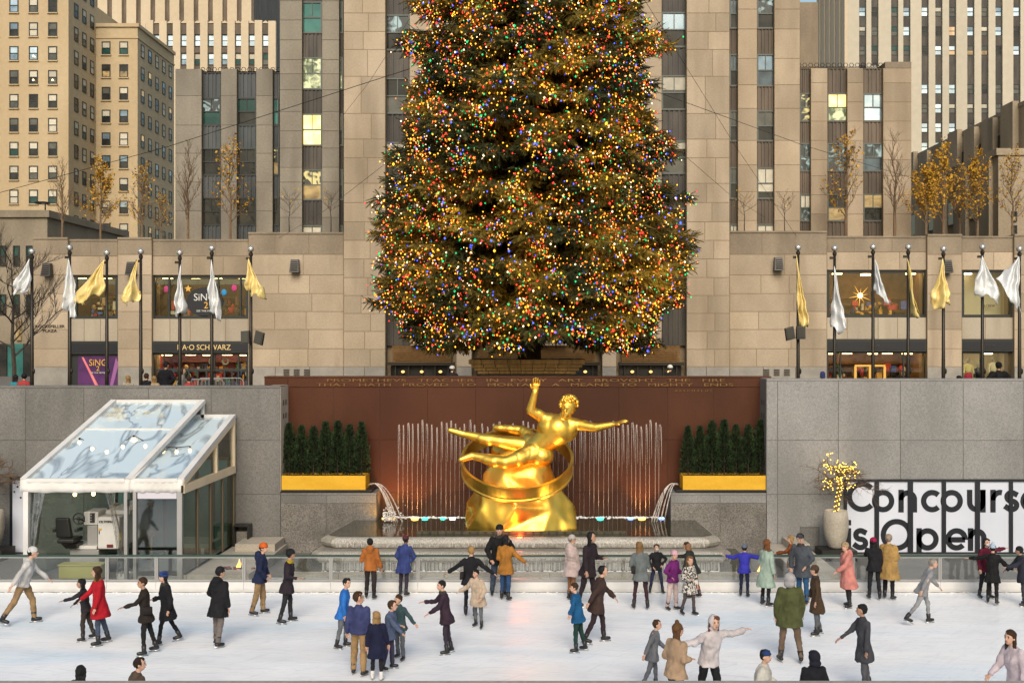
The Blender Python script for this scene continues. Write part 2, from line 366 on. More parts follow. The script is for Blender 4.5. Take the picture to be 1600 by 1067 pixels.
M['wetstone'] = pm('wet basin stone', (.24, .22, .185), (.33, .305, .26), 1.2, rough=.22, spec=.5, fine=.2, fscale=20, bump=.3, bscale=12)
M['pool'] = pm('pool water', (.022, .022, .012), (.045, .042, .022), .8, rough=.06, spec=.5, bump=.35, bscale=3)
M['clear'] = glass('clear glass', (.92, .95, .93), .015)
M['plexi'] = glass('rink plexiglass', (.93, .95, .94), .035, .06, haze=.03, hazecol=(.75, .75, .73))
M['rooffilm'] = glass('clear roof film', (.75, .82, .86), .55, .06, bump=.25, haze=.58, hazecol=(.72, .87, .95), refl_streak=.36)  # pale haze and streaks paint sky and branch reflections into the film
M['tealglass'] = glass('teal wall glass', (.50, .62, .56), .10, .05, haze=.36, hazecol=(.27, .34, .29))
M['greyglass'] = glass('grey door glass', (.62, .66, .64), .12, .05, haze=.35, hazecol=(.22, .23, .21))
M['filmdrape'] = glass('clear vinyl drape', (.85, .85, .85), .22, .12, bump=.6, haze=.30, hazecol=(.75, .72, .68))
M['veil'] = water_veil('falling water', (.80, .78, .74), .55)
M['veil_thick'] = water_veil('spilling water', (.78, .76, .72), .62, (45, 45, .5), .40, .70)
M['kerb_dark'] = pm('dark wet kerb', (.05, .048, .03), (.09, .085, .055), 3, rough=.2, fine=.2, fscale=20)
M['jet'] = water_veil('fountain jet', (.92, .84, .78), .50, (25, 25, .8), .25, .75)
M['foam'] = pm('foam', (.74, .72, .68), (.84, .82, .78), 8, rough=.6, bump=1, bscale=25)
# ---------------------------------------------------------------- masonry, windows
CACHE = {}
def cached(key, make):
    if key not in CACHE: CACHE[key] = make()
    return CACHE[key]
def block_mesh(w, h, d, ch):
    """a dressed stone with a chamfered face, front at y=0, origin at its lower middle"""
    mb = MB(); a = w / 2; c = min(ch, w / 4, h / 4)
    mb.add([(-a, d, 0), (a, d, 0), (a, d, h), (-a, d, h), (-a, c, 0), (a, c, 0), (a, c, h), (-a, c, h),
            (-a + c, 0, c), (a - c, 0, c), (a - c, 0, h - c), (-a + c, 0, h - c)],
           [(0, 1, 5, 4), (1, 2, 6, 5), (2, 3, 7, 6), (3, 0, 4, 7), (4, 5, 9, 8), (5, 6, 10, 9), (6, 7, 11, 10), (7, 4, 8, 11), (8, 9, 10, 11)])
    return mb
def stone(parent, x0, x1, z0, z1, yf, mat, gap=.035, d=.12, ch=.012, name='stone'):
    w = round(x1 - x0 - gap, 2); h = round(z1 - z0 - gap, 2)
    if w < .04 or h < .04: return
    me = cached(('st', w, h, d, ch, mat.name), lambda: block_mesh(w, h, d, ch).mesh(name, mat))
    return link(name, me, parent, ((x0 + x1) / 2, yf + R.uniform(0, .006), z0 + gap / 2))
def courses(parent, px0, px1, ys, Y, mat, n=2, name='stone', gap=.035, jit=.12):
    """ys: course boundaries in pixels from top to bottom; n stones to a course, in broken bond"""
    for k in range(len(ys) - 1):
        m = n if isinstance(n, int) else n[k % len(n)]
        cuts = [0] + [(i + (.25 if k % 2 else -.08) + R.uniform(-jit, jit)) / m for i in range(1, m)] + [1]
        for i in range(m):
            a, b = px0 + (px1 - px0) * cuts[i], px0 + (px1 - px0) * cuts[i + 1]
            mm = mat(k, ys) if callable(mat) else mat
            stone(parent, PX(a, Y), PX(b, Y), PZ(ys[k + 1], Y), PZ(ys[k], Y), Y, mm, gap, name=name)
def wall(parent, px0, px1, py0, py1, Y, d, mat, name='wall', extra_z=None, back=.02):
    z0, z1 = PZ(py1, Y), PZ(py0, Y)
    if extra_z is not None: z0 = extra_z
    return MB().box(PX(px0, Y), PX(px1, Y), Y + back, Y + d, z0, z1).build(name, mat, parent)
def frame_mesh(w, h, t, d, rails=(.5,), mulls=(), half=False):
    mb = MB(); a = w / 2
    mb.box(-a, -a + t, 0, d, 0, h); mb.box(a - t, a, 0, d, 0, h); mb.box(-a + t, a - t, 0, d, 0, t); mb.box(-a + t, a - t, 0, d, h - t, h)
    for r in rails: mb.box(-a + t, a - t, .012, d, h * r - t * .45, h * r + t * .45)
    for r in mulls:
        lo = (h * rails[0] + t * .45) if (half and rails) else t
        mb.box(-a + w * r - t * .3, -a + w * r + t * .3, .02, d, lo, h - t)
    return mb
def window(parent, x0, x1, z0, z1, yf, up, low, fmat, t=.07, rails=(.5,), mulls=(.5,), half=True, d=.14, blind=None):
    w, h = round(x1 - x0, 2), round(z1 - z0, 2); cx = (x0 + x1) / 2
    me = cached(('wf', w, h, t, rails, mulls, half, d, fmat.name), lambda: frame_mesh(w, h, t, d, rails, mulls, half).mesh('window', fmat))
    o = link('window', me, parent, (cx, yf, z0))
    r = rails[0] if rails else 1.0
    spans = [(t, h * r - t * .4, low)] + ([(h * r + t * .4, h - t, up)] if rails else [])
    for a, b, m in spans:
        hh = round(b - a, 2); ww = round(w - 2 * t, 2)
        pme = cached(('pn', ww, hh), lambda: MB().box(-ww / 2, ww / 2, 0, .02, 0, hh).mesh('pane', M['p_dark']))
        link('pane', pme, o, (cx, yf + d * .6, z0 + a), m)
    if blind:
        hh = round(h * blind, 2); ww = round(w - 2 * t, 2)
        bme = cached(('bl', ww, hh), lambda: MB().box(-ww / 2, ww / 2, 0, .01, 0, hh).mesh('blind', M['p_blind']))
        link('blind', bme, o, (cx, yf + d * .42, z1 - t - hh), M['p_blind'])
    return o
def spandrel(parent, x0, x1, z0, z1, yf, mat, ribs=4):
    w, h = round(x1 - x0, 2), round(z1 - z0, 2)
    def mk():
        mb = MB().box(-w / 2, w / 2, .10, .2, 0, h)
        for i in range(ribs):
            c = -w / 2 + w * (i + .5) / ribs
            hw = w / ribs * (.16 if i % 2 else .28)
            mb.box(c - hw, c + hw, .02 if i % 2 else .05, .10, .04, h - .04)
        mb.box(-w / 2, w / 2, 0, .10, h - .04, h); mb.box(-w / 2, w / 2, 0, .10, 0, .04)
        return mb.mesh('spandrel', mat)
    return link('spandrel', cached(('sp', w, h, ribs, mat.name), mk), parent, ((x0 + x1) / 2, yf, z0))
def strip(parent, px0, px1, rows, Y, sp, fm, wins, ribs=4, bottom=None, **kw):
    """window bay: rows = [(top,bottom) px]; wins = [(upper,lower[,blind])]; spandrels fill the gaps"""
    prev = None
    for k, (a, b) in enumerate(rows):
        w = wins[k % len(wins)]
        window(parent, PX(px0, Y), PX(px1, Y), PZ(b, Y), PZ(a, Y), Y, M[w[0]], M[w[1]], fm, blind=(w[2] if len(w) > 2 else None), **kw)
        if prev is not None and a - prev > 2: spandrel(parent, PX(px0, Y), PX(px1, Y), PZ(a, Y), PZ(prev, Y), Y, sp, ribs)
        prev = b
    if bottom and bottom > prev + 2: spandrel(parent, PX(px0, Y), PX(px1, Y), PZ(bottom, Y), PZ(prev, Y), Y, sp, ribs)

# ---------------------------------------------------------------- ground
def structure(name, mb, mat): return tag(mb.build(name, mat), kind='structure')
GZ = 3.55                                        # the far pavement, a little below the plaza
structure('ground', MB().box(-600, 600, 37.2, 50, 3.0, 3.9).box(-600, 600, 60, 1500, 3.0, GZ).box(-600, -44, -300, 37.2, 3.0, 3.9).box(44, 600, -300, 37.2, 3.0, 3.9).box(-44, 44, -300, 7.3, 3.0, 3.9), M['paving'])
structure('road', MB().box(-600, 600, 50, 60, 3.0, 3.45), M['street'])
structure('ice_rink', MB().box(-26, 26, 8.4, 29.05, -.2, 0), M['ice'])
structure('lower_plaza_floor', MB().box(-44, 44, 29.05, 35.2, -.2, 0.012), M['paving'])
structure('sunken_side_floor', MB().box(-44, -26, 8.4, 29.05, -.2, .012).box(26, 44, 8.4, 29.05, -.2, .012), M['paving'])
o = MB().box(-44, 44, 7.3, 8.0, 3.9, 4.08).box(-44, 44, 7.45, 8.0, -.2, 3.9).build('terrace_parapet', M['gran_base'])
tag(o, 'grey stone coping along the near edge of the rink terrace', 'parapet')

# ---------------------------------------------------------------- the central tower
Y0 = 71.0
T = thing('office_tower', 'huge central limestone tower with vertical window bays behind the lit tree', 'building', (PX(838, Y0), Y0, GZ))
TOPPY = -130
CR = [TOPPY, -95, -66, -37, -8, 21, 50, 78, 120, 178, 218, 247, 287, 317, 347, 376, 405, 434, 462, 490, 518, 546, 573]
piers = [(537, 602), (640, 677), (715, 752), (790, 886), (924, 961), (999, 1034), (1073, 1140)]
for a, b in piers:
    main = b - a > 60
    bot = 600 if (a < 560 or a > 1060) else 540
    wall(T, a, b, TOPPY, bot, Y0, 1.2, M['lime_joint'])
    if bot == 600:
        courses(T, a, b, CR, Y0, M['lime'], 2)
        courses(T, a, b, [573, 600], Y0 - .04, M['gran_base'], 2)
    else:
        courses(T, a, b, CR[:-2] + [540], Y0, M['lime'], 2 if main else 1)
for a, b in [(602, 640), (677, 715), (752, 790), (886, 924), (961, 999), (1034, 1073)]:
    rows = [(-77 - 99, -20 - 99), (-77, -20), (23, 79), (122, 178), (222, 277), (321, 377), (420, 476)]
    if a == 1034: rows = [(-77 - 99, -20 - 99), (-77, -20), (19, 74), (118, 172), (220, 272), (325, 377), (420, 476)]
    if a == 602: wn = [('p_dark', 'p_dark'), ('p_dark', 'p_dark'), ('p_curl', 'p_dark'), ('p_dark', 'p_grey'), ('p_grey', 'p_dark', .4), ('p_dark', 'p_dark'), ('p_dark', 'p_dark')]
    elif a == 1034: wn = [('p_dark', 'p_dark'), ('p_dark', 'p_dark'), ('p_blue', 'p_dark'), ('p_grey', 'p_dark', .38), ('p_dark', 'p_grey', .2), ('p_dark', 'p_dark'), ('p_dark', 'p_dark')]
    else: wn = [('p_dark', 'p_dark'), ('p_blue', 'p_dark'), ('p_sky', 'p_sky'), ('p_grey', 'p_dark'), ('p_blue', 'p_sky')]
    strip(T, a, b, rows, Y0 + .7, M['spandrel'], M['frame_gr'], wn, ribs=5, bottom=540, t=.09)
MB().box(PX(537, Y0), PX(1140, Y0), Y0 + 1.0, Y0 + 30, GZ, PZ(TOPPY, Y0)).build('core_wall', M['lime_joint'], T)
MB().box(PX(537, Y0), PX(1140, Y0), Y0 + .02, Y0 + 30, PZ(TOPPY, Y0) + .01, 72).build('upper_storeys', M['lime'], T)
# street entrance: lintel screens of gilded louvers, dark doorways, stone piers
for a, b in [(713, 737), (941, 963)]:
    wall(T, a, b, 540, 600, Y0 + .02, 1.0, M['lime_joint']); courses(T, a, b, [540, 573], Y0 + .0, M['lime'], 1); courses(T, a, b, [573, 600], Y0 - .02, M['gran_base'], 1)
for a, b in [(602, 713), (737, 941), (963, 1073)]:
    n = 9
    for i in range(n):
        z = PZ(541 + i * 3.0, Y0 + .5)
        link('louver', cached(('lv', a), lambda: MB().box(PX(a + 9, Y0), PX(b - 9, Y0), 0, .12, -.05, .02).mesh('louver', M['gold_letter'], off=((PX(a, Y0) + PX(b, Y0)) / 2, 0, 0))), T, ((PX(a, Y0) + PX(b, Y0)) / 2, Y0 + .45, z))
    MB().box(PX(a + 6, Y0), PX(b - 6, Y0), Y0 + .8, Y0 + .85, GZ, PZ(568, Y0)).build('entrance_glass', M['p_dark'], T)
    MB().box(PX(a + 3, Y0), PX(b - 3, Y0), Y0 + .3, Y0 + .5, PZ(571, Y0), PZ(566, Y0)).build('transom', M['bronze'], T)
    for k in range(5):
        x = PX(a + 14 + (b - a - 28) * k / 4, Y0); MB().box(x - .05, x + .05, Y0 + .6, Y0 + .75, GZ, PZ(571, Y0)).build('door_post', M['bronze'], T)
    for k in range(3):
        x = PX(a + 26 + (b - a - 52) * k / 2, Y0); MB().ell((x, Y0 + .5, PZ(581, Y0)), (.11, .08, .08), 8, 6).build('entrance_lamp', M['lamp_amber'] if 'lamp_amber' in M else M.setdefault('lamp_amber', em('amber lamp', (1, .55, .15), 1.6)), T, True)

# ---------------------------------------------------------------- tower wings and lower blocks
def wing(name, label, px0, px1, top, Y, stripes, piers, sp, mat, joint, rows, courses_ys, topz=None, fm=None, t=.09):
    B = thing(name, label, 'building', (PX((px0 + px1) / 2, Y), Y, GZ))
    z1 = topz or PZ(top, Y)
    MB().box(PX(px0, Y), PX(px1, Y), Y + .75, Y + 20, GZ, PZ(top, Y)).build('core_wall', joint, B)
    if topz: MB().box(PX(px0, Y), PX(px1, Y), Y + .02, Y + 20, PZ(top, Y) + .01, topz).build('upper_storeys', mat, B)
    for a, b in piers:
        wall(B, a, b, top, 380, Y, .9, joint, 'pier'); courses(B, a, b, courses_ys, Y, mat, 1 if b - a < 45 else [1, 2])
    for (a, b, wn) in stripes:
        strip(B, a, b, rows, Y + .35, sp, fm or M['frame_gr'], wn, ribs=5, bottom=392, t=t)
    return B
cw = [-130, -90, -60, -30, 2, 32, 63, 94, 116, 141, 175, 205, 232, 262, 285, 312, 340, 380]
wl = wing('tower_wing', 'grey limestone wing with sun reflecting gold windows beside the central tower', 437, 537, -130, 77, [
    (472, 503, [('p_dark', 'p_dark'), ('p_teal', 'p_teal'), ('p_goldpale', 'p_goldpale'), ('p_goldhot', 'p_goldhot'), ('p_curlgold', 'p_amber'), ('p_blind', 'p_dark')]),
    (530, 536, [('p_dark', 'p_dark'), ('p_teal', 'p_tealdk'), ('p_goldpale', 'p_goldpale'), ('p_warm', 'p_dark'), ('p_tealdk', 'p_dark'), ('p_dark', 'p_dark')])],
    [(437, 472), (503, 530)], M['spandrel'], M['lime_grey'], M['grey_joint'],
    [(-85, -36), (3, 52), (90, 140), (178, 228), (265, 313), (352, 391)], cw, topz=70)
cw2 = [98, 116, 141, 175, 205, 232, 262, 285, 312, 340, 380]
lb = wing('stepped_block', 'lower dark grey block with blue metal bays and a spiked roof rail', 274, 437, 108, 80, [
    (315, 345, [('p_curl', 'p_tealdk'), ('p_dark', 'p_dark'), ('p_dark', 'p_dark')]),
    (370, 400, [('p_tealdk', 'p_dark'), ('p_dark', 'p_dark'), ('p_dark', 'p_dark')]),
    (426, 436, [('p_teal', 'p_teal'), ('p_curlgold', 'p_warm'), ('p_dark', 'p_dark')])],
    [(274, 315), (345, 370), (400, 426)], M['spandrel_bl'], M['lime_grey'], M['grey_joint'],
    [(153, 196), (232, 274), (309, 352)], [108, 150, 196, 240, 285, 330, 380], fm=M['frame'])
for a, b in [(315, 345), (370, 400), (426, 436)]: spandrel(lb, PX(a, 80.35), PX(b, 80.35), PZ(153, 80.35), PZ(114, 80.35), 80.35, M['spandrel_bl'], 5)
wr = wing('tower_wing', 'warm limestone wing with two dark window bays beside the wide blank pier', 1140, 1250, -130, 77, [
    (1140, 1153, [('p_dark', 'p_dark'), ('p_blue_dk', 'p_dark'), ('p_blue_dk', 'p_dark'), ('p_grey', 'p_dark'), ('p_grey', 'p_dark'), ('p_blind', 'p_blind')]),
    (1183, 1210, [('p_dark', 'p_dark'), ('p_curl', 'p_dark'), ('p_blue', 'p_blue_dk'), ('p_grey', 'p_amberdim'), ('p_grey', 'p_blind'), ('p_blind', 'p_blind')]) if False else
    (1183, 1210, [('p_dark', 'p_dark'), ('p_curl', 'p_dark'), ('p_blue', 'p_blue_dk'), ('p_grey', 'p_dark'), ('p_grey', 'p_dark', .72), ('p_blind', 'p_blind')])],
    [(1153, 1183), (1210, 1250)], M['spandrel_br'], M['lime'], M['lime_joint'],
    [(-90, -45), (-2, 45), (85, 135), (173, 221), (262, 311), (350, 391)], [-130, -90, -60, -30, 15, 46, 92, 133, 170, 220, 258, 300, 345, 380], topz=70)
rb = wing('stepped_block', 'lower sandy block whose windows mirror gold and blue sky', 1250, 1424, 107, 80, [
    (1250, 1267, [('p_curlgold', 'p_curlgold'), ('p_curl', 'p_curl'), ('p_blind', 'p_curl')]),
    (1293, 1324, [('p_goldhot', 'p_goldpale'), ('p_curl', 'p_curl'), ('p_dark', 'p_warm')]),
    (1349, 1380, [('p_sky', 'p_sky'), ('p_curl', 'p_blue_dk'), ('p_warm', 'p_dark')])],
    [(1267, 1293), (1324, 1349), (1380, 1424)], M['spandrel_br'], M['lime'], M['lime_joint'],
    [(146, 190), (224, 268), (303, 346)], [107, 130, 160, 190, 220, 250, 275, 305, 335, 380])
for a, b in [(1250, 1267), (1293, 1324), (1349, 1380)]: spandrel(rb, PX(a, 80.35), PX(b, 80.35), PZ(146, 80.35), PZ(107, 80.35), 80.35, M['spandrel_br'], 5)
MB().box(PX(1383, 80), PX(1424, 80), 80.0, 86, PZ(107, 80) + .01, PZ(97, 80)).build('corner_cap', M['lime_top'], rb)
MB().box(PX(1250, 84), PX(1278, 84), 84, 92, PZ(110, 84), PZ(4, 84)).build('chimney_stack', M['lime_top'], rb)
def rail_scrolls(parent, px0, px1, py, Y):
    mb = MB(); x = PX(px0, Y); z = PZ(py, Y)
    while x < PX(px1, Y):
        mb.tube([(x + .16 * math.cos(a) , Y + .3, z + .16 + .16 * math.sin(a)) for a in [i * math.pi / 3 for i in range(7)]], .022, 4)
        x += .42
    mb.tube([(PX(px0, Y), Y + .3, z), (PX(px1, Y), Y + .3, z)], .03, 4)
    tag(mb.build('roof_rail', M['bronze'], parent), kind='stuff')
rail_scrolls(lb, 315, 436, 111, 80.4); rail_scrolls(rb, 1250, 1382, 104, 80.4)

# ---------------------------------------------------------------- far towers
def far_window(parent, x, z, w, h, yf, kinds, face='front', blind=0, t=.12):
    """a sash window set in a far wall; face 'side' turns it to look along +x or -x"""
    if face == 'front':
        window(parent, x - w / 2, x + w / 2, z, z + h, yf, M[kinds[0]], M[kinds[1]], M['frame'], t=t, rails=(.5,), mulls=(), d=.12, blind=blind or None)
    else:
        sg = 1 if face == '+x' else -1
        fme = cached(('sf', round(w, 2), round(h, 2), sg), lambda: MB().box(0, .1 * sg, -w / 2, -w / 2 + t, 0, h).box(0, .1 * sg, w / 2 - t, w / 2, 0, h).box(0, .1 * sg, -w / 2 + t, w / 2 - t, 0, t).box(0, .1 * sg, -w / 2 + t, w / 2 - t, h - t, h).box(0, .08 * sg, -w / 2 + t, w / 2 - t, h / 2 - t / 2, h / 2 + t / 2).mesh('window', M['frame']))
        o = link('window', fme, parent, (x, yf, z))
        for a, m in ((t, kinds[1]), (h / 2 + t / 2, kinds[0])):
            pme = cached(('sp2', round(w, 2), round(h, 2), sg), lambda: MB().box(.01 * sg, .05 * sg, -w / 2 + t, w / 2 - t, 0, h / 2 - t * 1.5).mesh('pane', M['p_dark']))
            link('pane', pme, o, (x, yf, z + a), M[m])
fk = [('p_blind', 'p_dark'), ('p_grey', 'p_dark'), ('p_blind', 'p_grey'), ('p_dark', 'p_dark'), ('p_blind', 'p_blind'), ('p_blue', 'p_dark'), ('p_blind', 'p_tealdk')]
Yt = 150.0
TT = thing('apartment_tower', 'tall tan masonry tower with rows of punched sash windows stepping back', 'building', (PX(40, Yt), Yt, GZ))
x1 = PX(107, Yt); Ya = -x1 * F / (CX - 150); x2 = PX(215, Ya); Yb = -x2 * F / (CX - 272)
zt2 = PZ(43, Ya)
MB().box(PX(-60, Yt), x1, Yt, Ya, GZ, 75).build('wall', M['tan_far'], TT)
MB().box(PX(-60, Yt), x1 - .01, Ya + .005, Yb, GZ, zt2 + 3).build('wall', M['tan_far'], TT)
MB().box(x1, x2, Ya, Yb, GZ, zt2).build('wall', M['tan_far'], TT)
MB().box(x1 + .01, x2 + .25, Ya - .25, Yb, zt2 + .01, zt2 + .5).build('cornice', M['tan_far'], TT)
# thin drip ledge under the cornice
MB().box(x1 + .01, x2 + .12, Ya - .12, Yb, zt2 - 1.6, zt2 - 1.35).build('string_course', M['tan_far'], TT)
for r in range(12):
    y = -38 + 37.3 * r
    for c, px in enumerate((-8, 22, 52.5, 82.5)):
        far_window(TT, PX(px, Yt), PZ(y + 21, Yt), 14 * Yt / F, 22 * Yt / F, Yt - .1, ('p_sky', 'p_blue') if r in (1, 2, 3) and c < 3 and R.random() < .55 else R.choice(fk))
        if (r, c) in ((4, 2), (4, 3), (3, 2)): MB().ell((PX(px + 1, Yt), Yt - .3, PZ(y + 15, Yt)), (.12,) * 3, 6, 5).build('ceiling_light', M.setdefault('lamp_hot', em('lamp glow', (1, .75, .35), 5)), TT)
        MB().box(PX(px - 8, Yt), PX(px + 8, Yt), Yt - .22, Yt, PZ(y + 22.6, Yt), PZ(y + 21, Yt)).build('sill', M['tan_far'], TT)
    for c in range(3):
        yy = Yt + (Ya - Yt) * (.26 + .29 * c)
        far_window(TT, x1, PZ(y + 21, Yt), 1.25, 22 * Yt / F, yy, R.choice(fk), '+x')
for r in range(9):
    y = 66 + 35.5 * r
    for c, px in enumerate((166, 193.5)):
        far_window(TT, PX(px, Ya), PZ(y + 20, Ya), 13.5 * Ya / F, 20.5 * Ya / F, Ya - .1, ('p_dark', 'p_warm') if (r == 1) else R.choice(fk))
        MB().box(PX(px - 8, Ya), PX(px + 8, Ya), Ya - .22, Ya, PZ(y + 21.6, Ya), PZ(y + 20, Ya)).build('sill', M['tan_far'], TT)
    for c in range(5):
        yy = Ya + (Yb - Ya) * (.12 + .19 * c)
        far_window(TT, x2, PZ(y + 20, Ya), 1.3, 20.5 * Ya / F, yy, ('p_warm', 'p_dark') if R.random() < .07 else R.choice(fk), '+x')

Yc = 235.0
TC = thing('stepped_tower', 'distant cream tower with scalloped setback crown above the tan tower', 'building', (PX(330, Yc), Yc, GZ))
MB().box(PX(225, Yc), PX(427, Yc), Yc + .8, Yc + 40, GZ, PZ(36, Yc)).build('wall', M['spandrel_br'], TC)
MB().box(PX(120, Yc + 14), PX(395, Yc + 14), Yc + 14.8, Yc + 44, GZ, 130).build('setback_wall', M['spandrel_br'], TC)
for i in range(10):
    c = 254.5 + 21.3 * i - 21.3
    MB().box(PX(c - 5.8, Yc), PX(c + 5.8, Yc), Yc, Yc + .8, GZ, PZ(32 + (i % 2), Yc)).build('pier', M['pale_far'], TC)
    if i < 9:
        w = c + 10.65
        for (a, b, k) in ((54, 72, ('p_sky', 'p_sky')), (83, 101, R.choice([('p_sky', 'p_blue'), ('p_tealdk', 'p_grey'), ('p_blind', 'p_tealdk')])), (112, 130, ('p_grey', 'p_dark'))):
            far_window(TC, PX(w, Yc), PZ(b, Yc), 10 * Yc / F, (b - a) * Yc / F, Yc + .55, k, t=.14)
        for (a, b) in ((34, 53), (73, 82), (102, 111)):
            MB().box(PX(w - 4.9, Yc), PX(w + 4.9, Yc), Yc + .5, Yc + .85, PZ(b, Yc), PZ(a, Yc)).build('spandrel', M['spandrel_br'], TC)
        MB().prism_xz([(PX(w - 4.9, Yc), PZ(36, Yc)), (PX(w - 2.5, Yc), PZ(33.4, Yc)), (PX(w, Yc), PZ(32, Yc)), (PX(w + 2.5, Yc), PZ(33.4, Yc)), (PX(w + 4.9, Yc), PZ(36, Yc))], Yc + .3, Yc + .8).build('scalloped_crest', M['pale_far'], TC)
Yc2 = Yc + 14
for i in range(12):
    c = 137.5 + 22.5 * i
    MB().box(PX(c - 7.5, Yc2), PX(c + 7.5, Yc2), Yc2, Yc2 + .8, GZ, 130).build('pier', M['pale_far'], TC)
# a slate blue tower behind it
Yd = 330.0
TD = thing('glass_tower', 'sliver of slate blue tower with tight window ribs, farthest of all', 'building', (PX(412, Yd), Yd, GZ))
MB().box(PX(392, Yd), PX(437, Yd), Yd + .6, Yd + 25, GZ, 170).build('wall', M['p_blue_dk'], TD)
for i in range(8): MB().box(PX(392 + 6 * i - 1.3, Yd), PX(392 + 6 * i + 1.3, Yd), Yd, Yd + .6, GZ, 170).build('pier', pm('slate rib', (.22, .25, .28)) if i == 0 else bpy.data.materials['slate rib'], TD)

Yr = 200.0
TR = thing('slab_tower', 'distant pale grey slab tower with slim paired window columns and one orange light', 'building', (PX(1450, Yr), Yr, GZ))
xr0 = PX(1325, Yr); Yrb = xr0 * F / (1278 - CX)
MB().box(xr0, PX(1690, Yr), Yr + .7, Yrb, GZ, 110).build('wall', M['white_far'], TR)
cols = [1348, 1367, 1398, 1417, 1445.5, 1467, 1488.5, 1517, 1539, 1561, 1589, 1611]
edges = [1325] + [v for c in cols for v in (c - 5.6, c + 5.6)] + [1690]
for i in range(0, len(edges), 2):
    MB().box(PX(edges[i], Yr) + (.005 if i == 0 else 0), PX(edges[i + 1], Yr), Yr, Yr + .72, GZ, 110).build('pier', M['white_far'], TR)
for ci, c in enumerate(cols):
    rows = [-20 + 30.2 * k for k in range(11)]
    for k, y in enumerate(rows):
        if y > 300 - max(0, (c - 1420)) * .6: continue
        kind = ('p_sky', 'p_sky') if R.random() < (.45 if 2 < ci < 7 else .12) else R.choice([('p_blind', 'p_grey'), ('p_grey', 'p_grey'), ('p_tealdk', 'p_grey'), ('p_dark', 'p_dark'), ('p_blue', 'p_sky')])
        if ci == 6 and k in (2, 3): kind = ('p_orange', 'p_orange') if k == 2 else ('p_sky', 'p_orange')
        if ci in (7, 8) and k == 3: kind = ('p_grey', 'p_warm')
        if k == 4 and ci > 1: continue
        far_window(TR, PX(c, Yr), PZ(y + 15.5, Yr), 11 * Yr / F, 15.5 * Yr / F, Yr + .35, kind, t=.13)
        y2 = y + 30.2 if not (k == 3 and ci > 1) else y + 60.4
        MB().box(PX(c - 5.5, Yr), PX(c + 5.5, Yr), Yr + .4, Yr + .72, PZ(y2, Yr), PZ(y + 15.5, Yr)).build('spandrel', M['spandrel'], TR)
for i in range(6):
    a = Yr + .02 + (Yrb - Yr) * (i / 6); b = a + (Yrb - Yr) / 6 * .62
    MB().box(xr0 - .6, xr0, a, b, GZ, 110).build('side_pier', M['pale_far'], TR)  # cream stone paints the sunlit side of the tower into its colour
MB().box(xr0 - .1, xr0 - .005, Yr + .05, Yrb, GZ, 110).build('side_spandrel', M['spandrel_br'], TR)

# ---------------------------------------------------------------- neighbours beside the plaza
LB = thing('corner_building', 'sooty stone corner building at the far left with plain sash windows', 'building', (-52, 95, GZ))
Yl = 95.0; xl = PX(74, Yl); zl = PZ(340, Yl)
MB().box(-110, xl, Yl, 113, GZ, zl).build('wall', M['lime_side'], LB)
MB().box(-110, xl + .25, Yl - .25, 113.2, zl + .004, zl + .6).build('coping', M['lime_side'], LB)
for px in (5, 26, 46, -16):
    for y in (384, 460):
        window(LB, PX(px - 5, Yl), PX(px + 5, Yl), PZ(y + 32, Yl), PZ(y, Yl), Yl - .12, M['p_tealdk'], M['p_dark'], M['frame'], t=.09, mulls=())
sh = MB().box(PX(14, Yl), PX(38, Yl), Yl - .25, Yl - .05, GZ, PZ(537, Yl)).build('shop_glass', M['p_teal'], LB)
for px in (4, 45): MB().box(PX(px - 8, Yl), PX(px + 8, Yl), Yl - .2, Yl - .05, PZ(596, Yl), PZ(537, Yl)).build('shop_glass', M['p_dark'], LB)
MB().box(PX(27, Yl), PX(34, Yl), Yl - .22, Yl - .06, PZ(532, Yl), PZ(502, Yl)).build('lit_window', M['p_warm'], LB)
MB().tube([(PX(66, 98) + .6 * math.cos(a), 98 + .6 * math.sin(a), zl + 1.6) for a in [i * math.pi / 6 for i in range(13)]], .08, 5).tube([(PX(66, 98), 98.6, zl), (PX(66, 98), 98.6, zl + 1.6)], .06, 5).build('roof_hoist', M['black'], LB)

RBd = thing('sandstone_building', 'dark sooty stone building with slit bays receding at the far right', 'building', (42, 85, GZ))
xb = PX(1600, 85) - .2; zb = PZ(166, 85)
MB().box(xb, xb + 30, 84, 116, GZ, zb).build('wall', M['brown_side'], RBd)
for k in range(8):
    ya = 85.5 + k * 3.8
    MB().box(xb - .45, xb, ya, ya + 2.3, GZ, zb + (.5 if k % 3 == 0 else -.01)).build('pier', M['brown_side'], RBd)
    MB().box(xb - .06, xb - .01, ya + 2.35, ya + 3.75, 5, zb - 1.5).build('slit_window', M['p_dark'], RBd)
MB().box(xb - .05, xb + 30, 83.95, 116.1, zb + .004, zb + .3).build('coping', M['brown_side'], RBd)
RC = thing('sandstone_annex', 'lower dark stone annex with small windows behind the yellow trees', 'building', (38, 82, GZ))
xc = PX(1560, 82); zc = PZ(243, 82)
MB().box(xc, xb - .5, 82, 101, GZ, zc).build('wall', M['brown_side'], RC)
for k in range(4):
    MB().box(xc - .3, xc, 83 + k * 4.6, 85.6 + k * 4.6, GZ, zc - .02).build('pier', M['brown_side'], RC)
    for zz in (zc - 4.2, zc - 8.2): 
        fme = cached('rcw', lambda: MB().box(0, -.1, -.7, .7, 0, 2.0).mesh('window', M['frame']))
        w = link('window', fme, RC, (xc, 86.6 + k * 4.6, zz)); link('pane', cached('rcp', lambda: MB().box(-.1, -.13, -.6, .6, .1, 1.9).mesh('pane', M['p_dark'])), w, (xc, 86.6 + k * 4.6, zz))
MB().box(xc - .2, xb - .5, 81.85, 101, zc + .004, zc + .5).build('coping', M['brown_side'], RC)
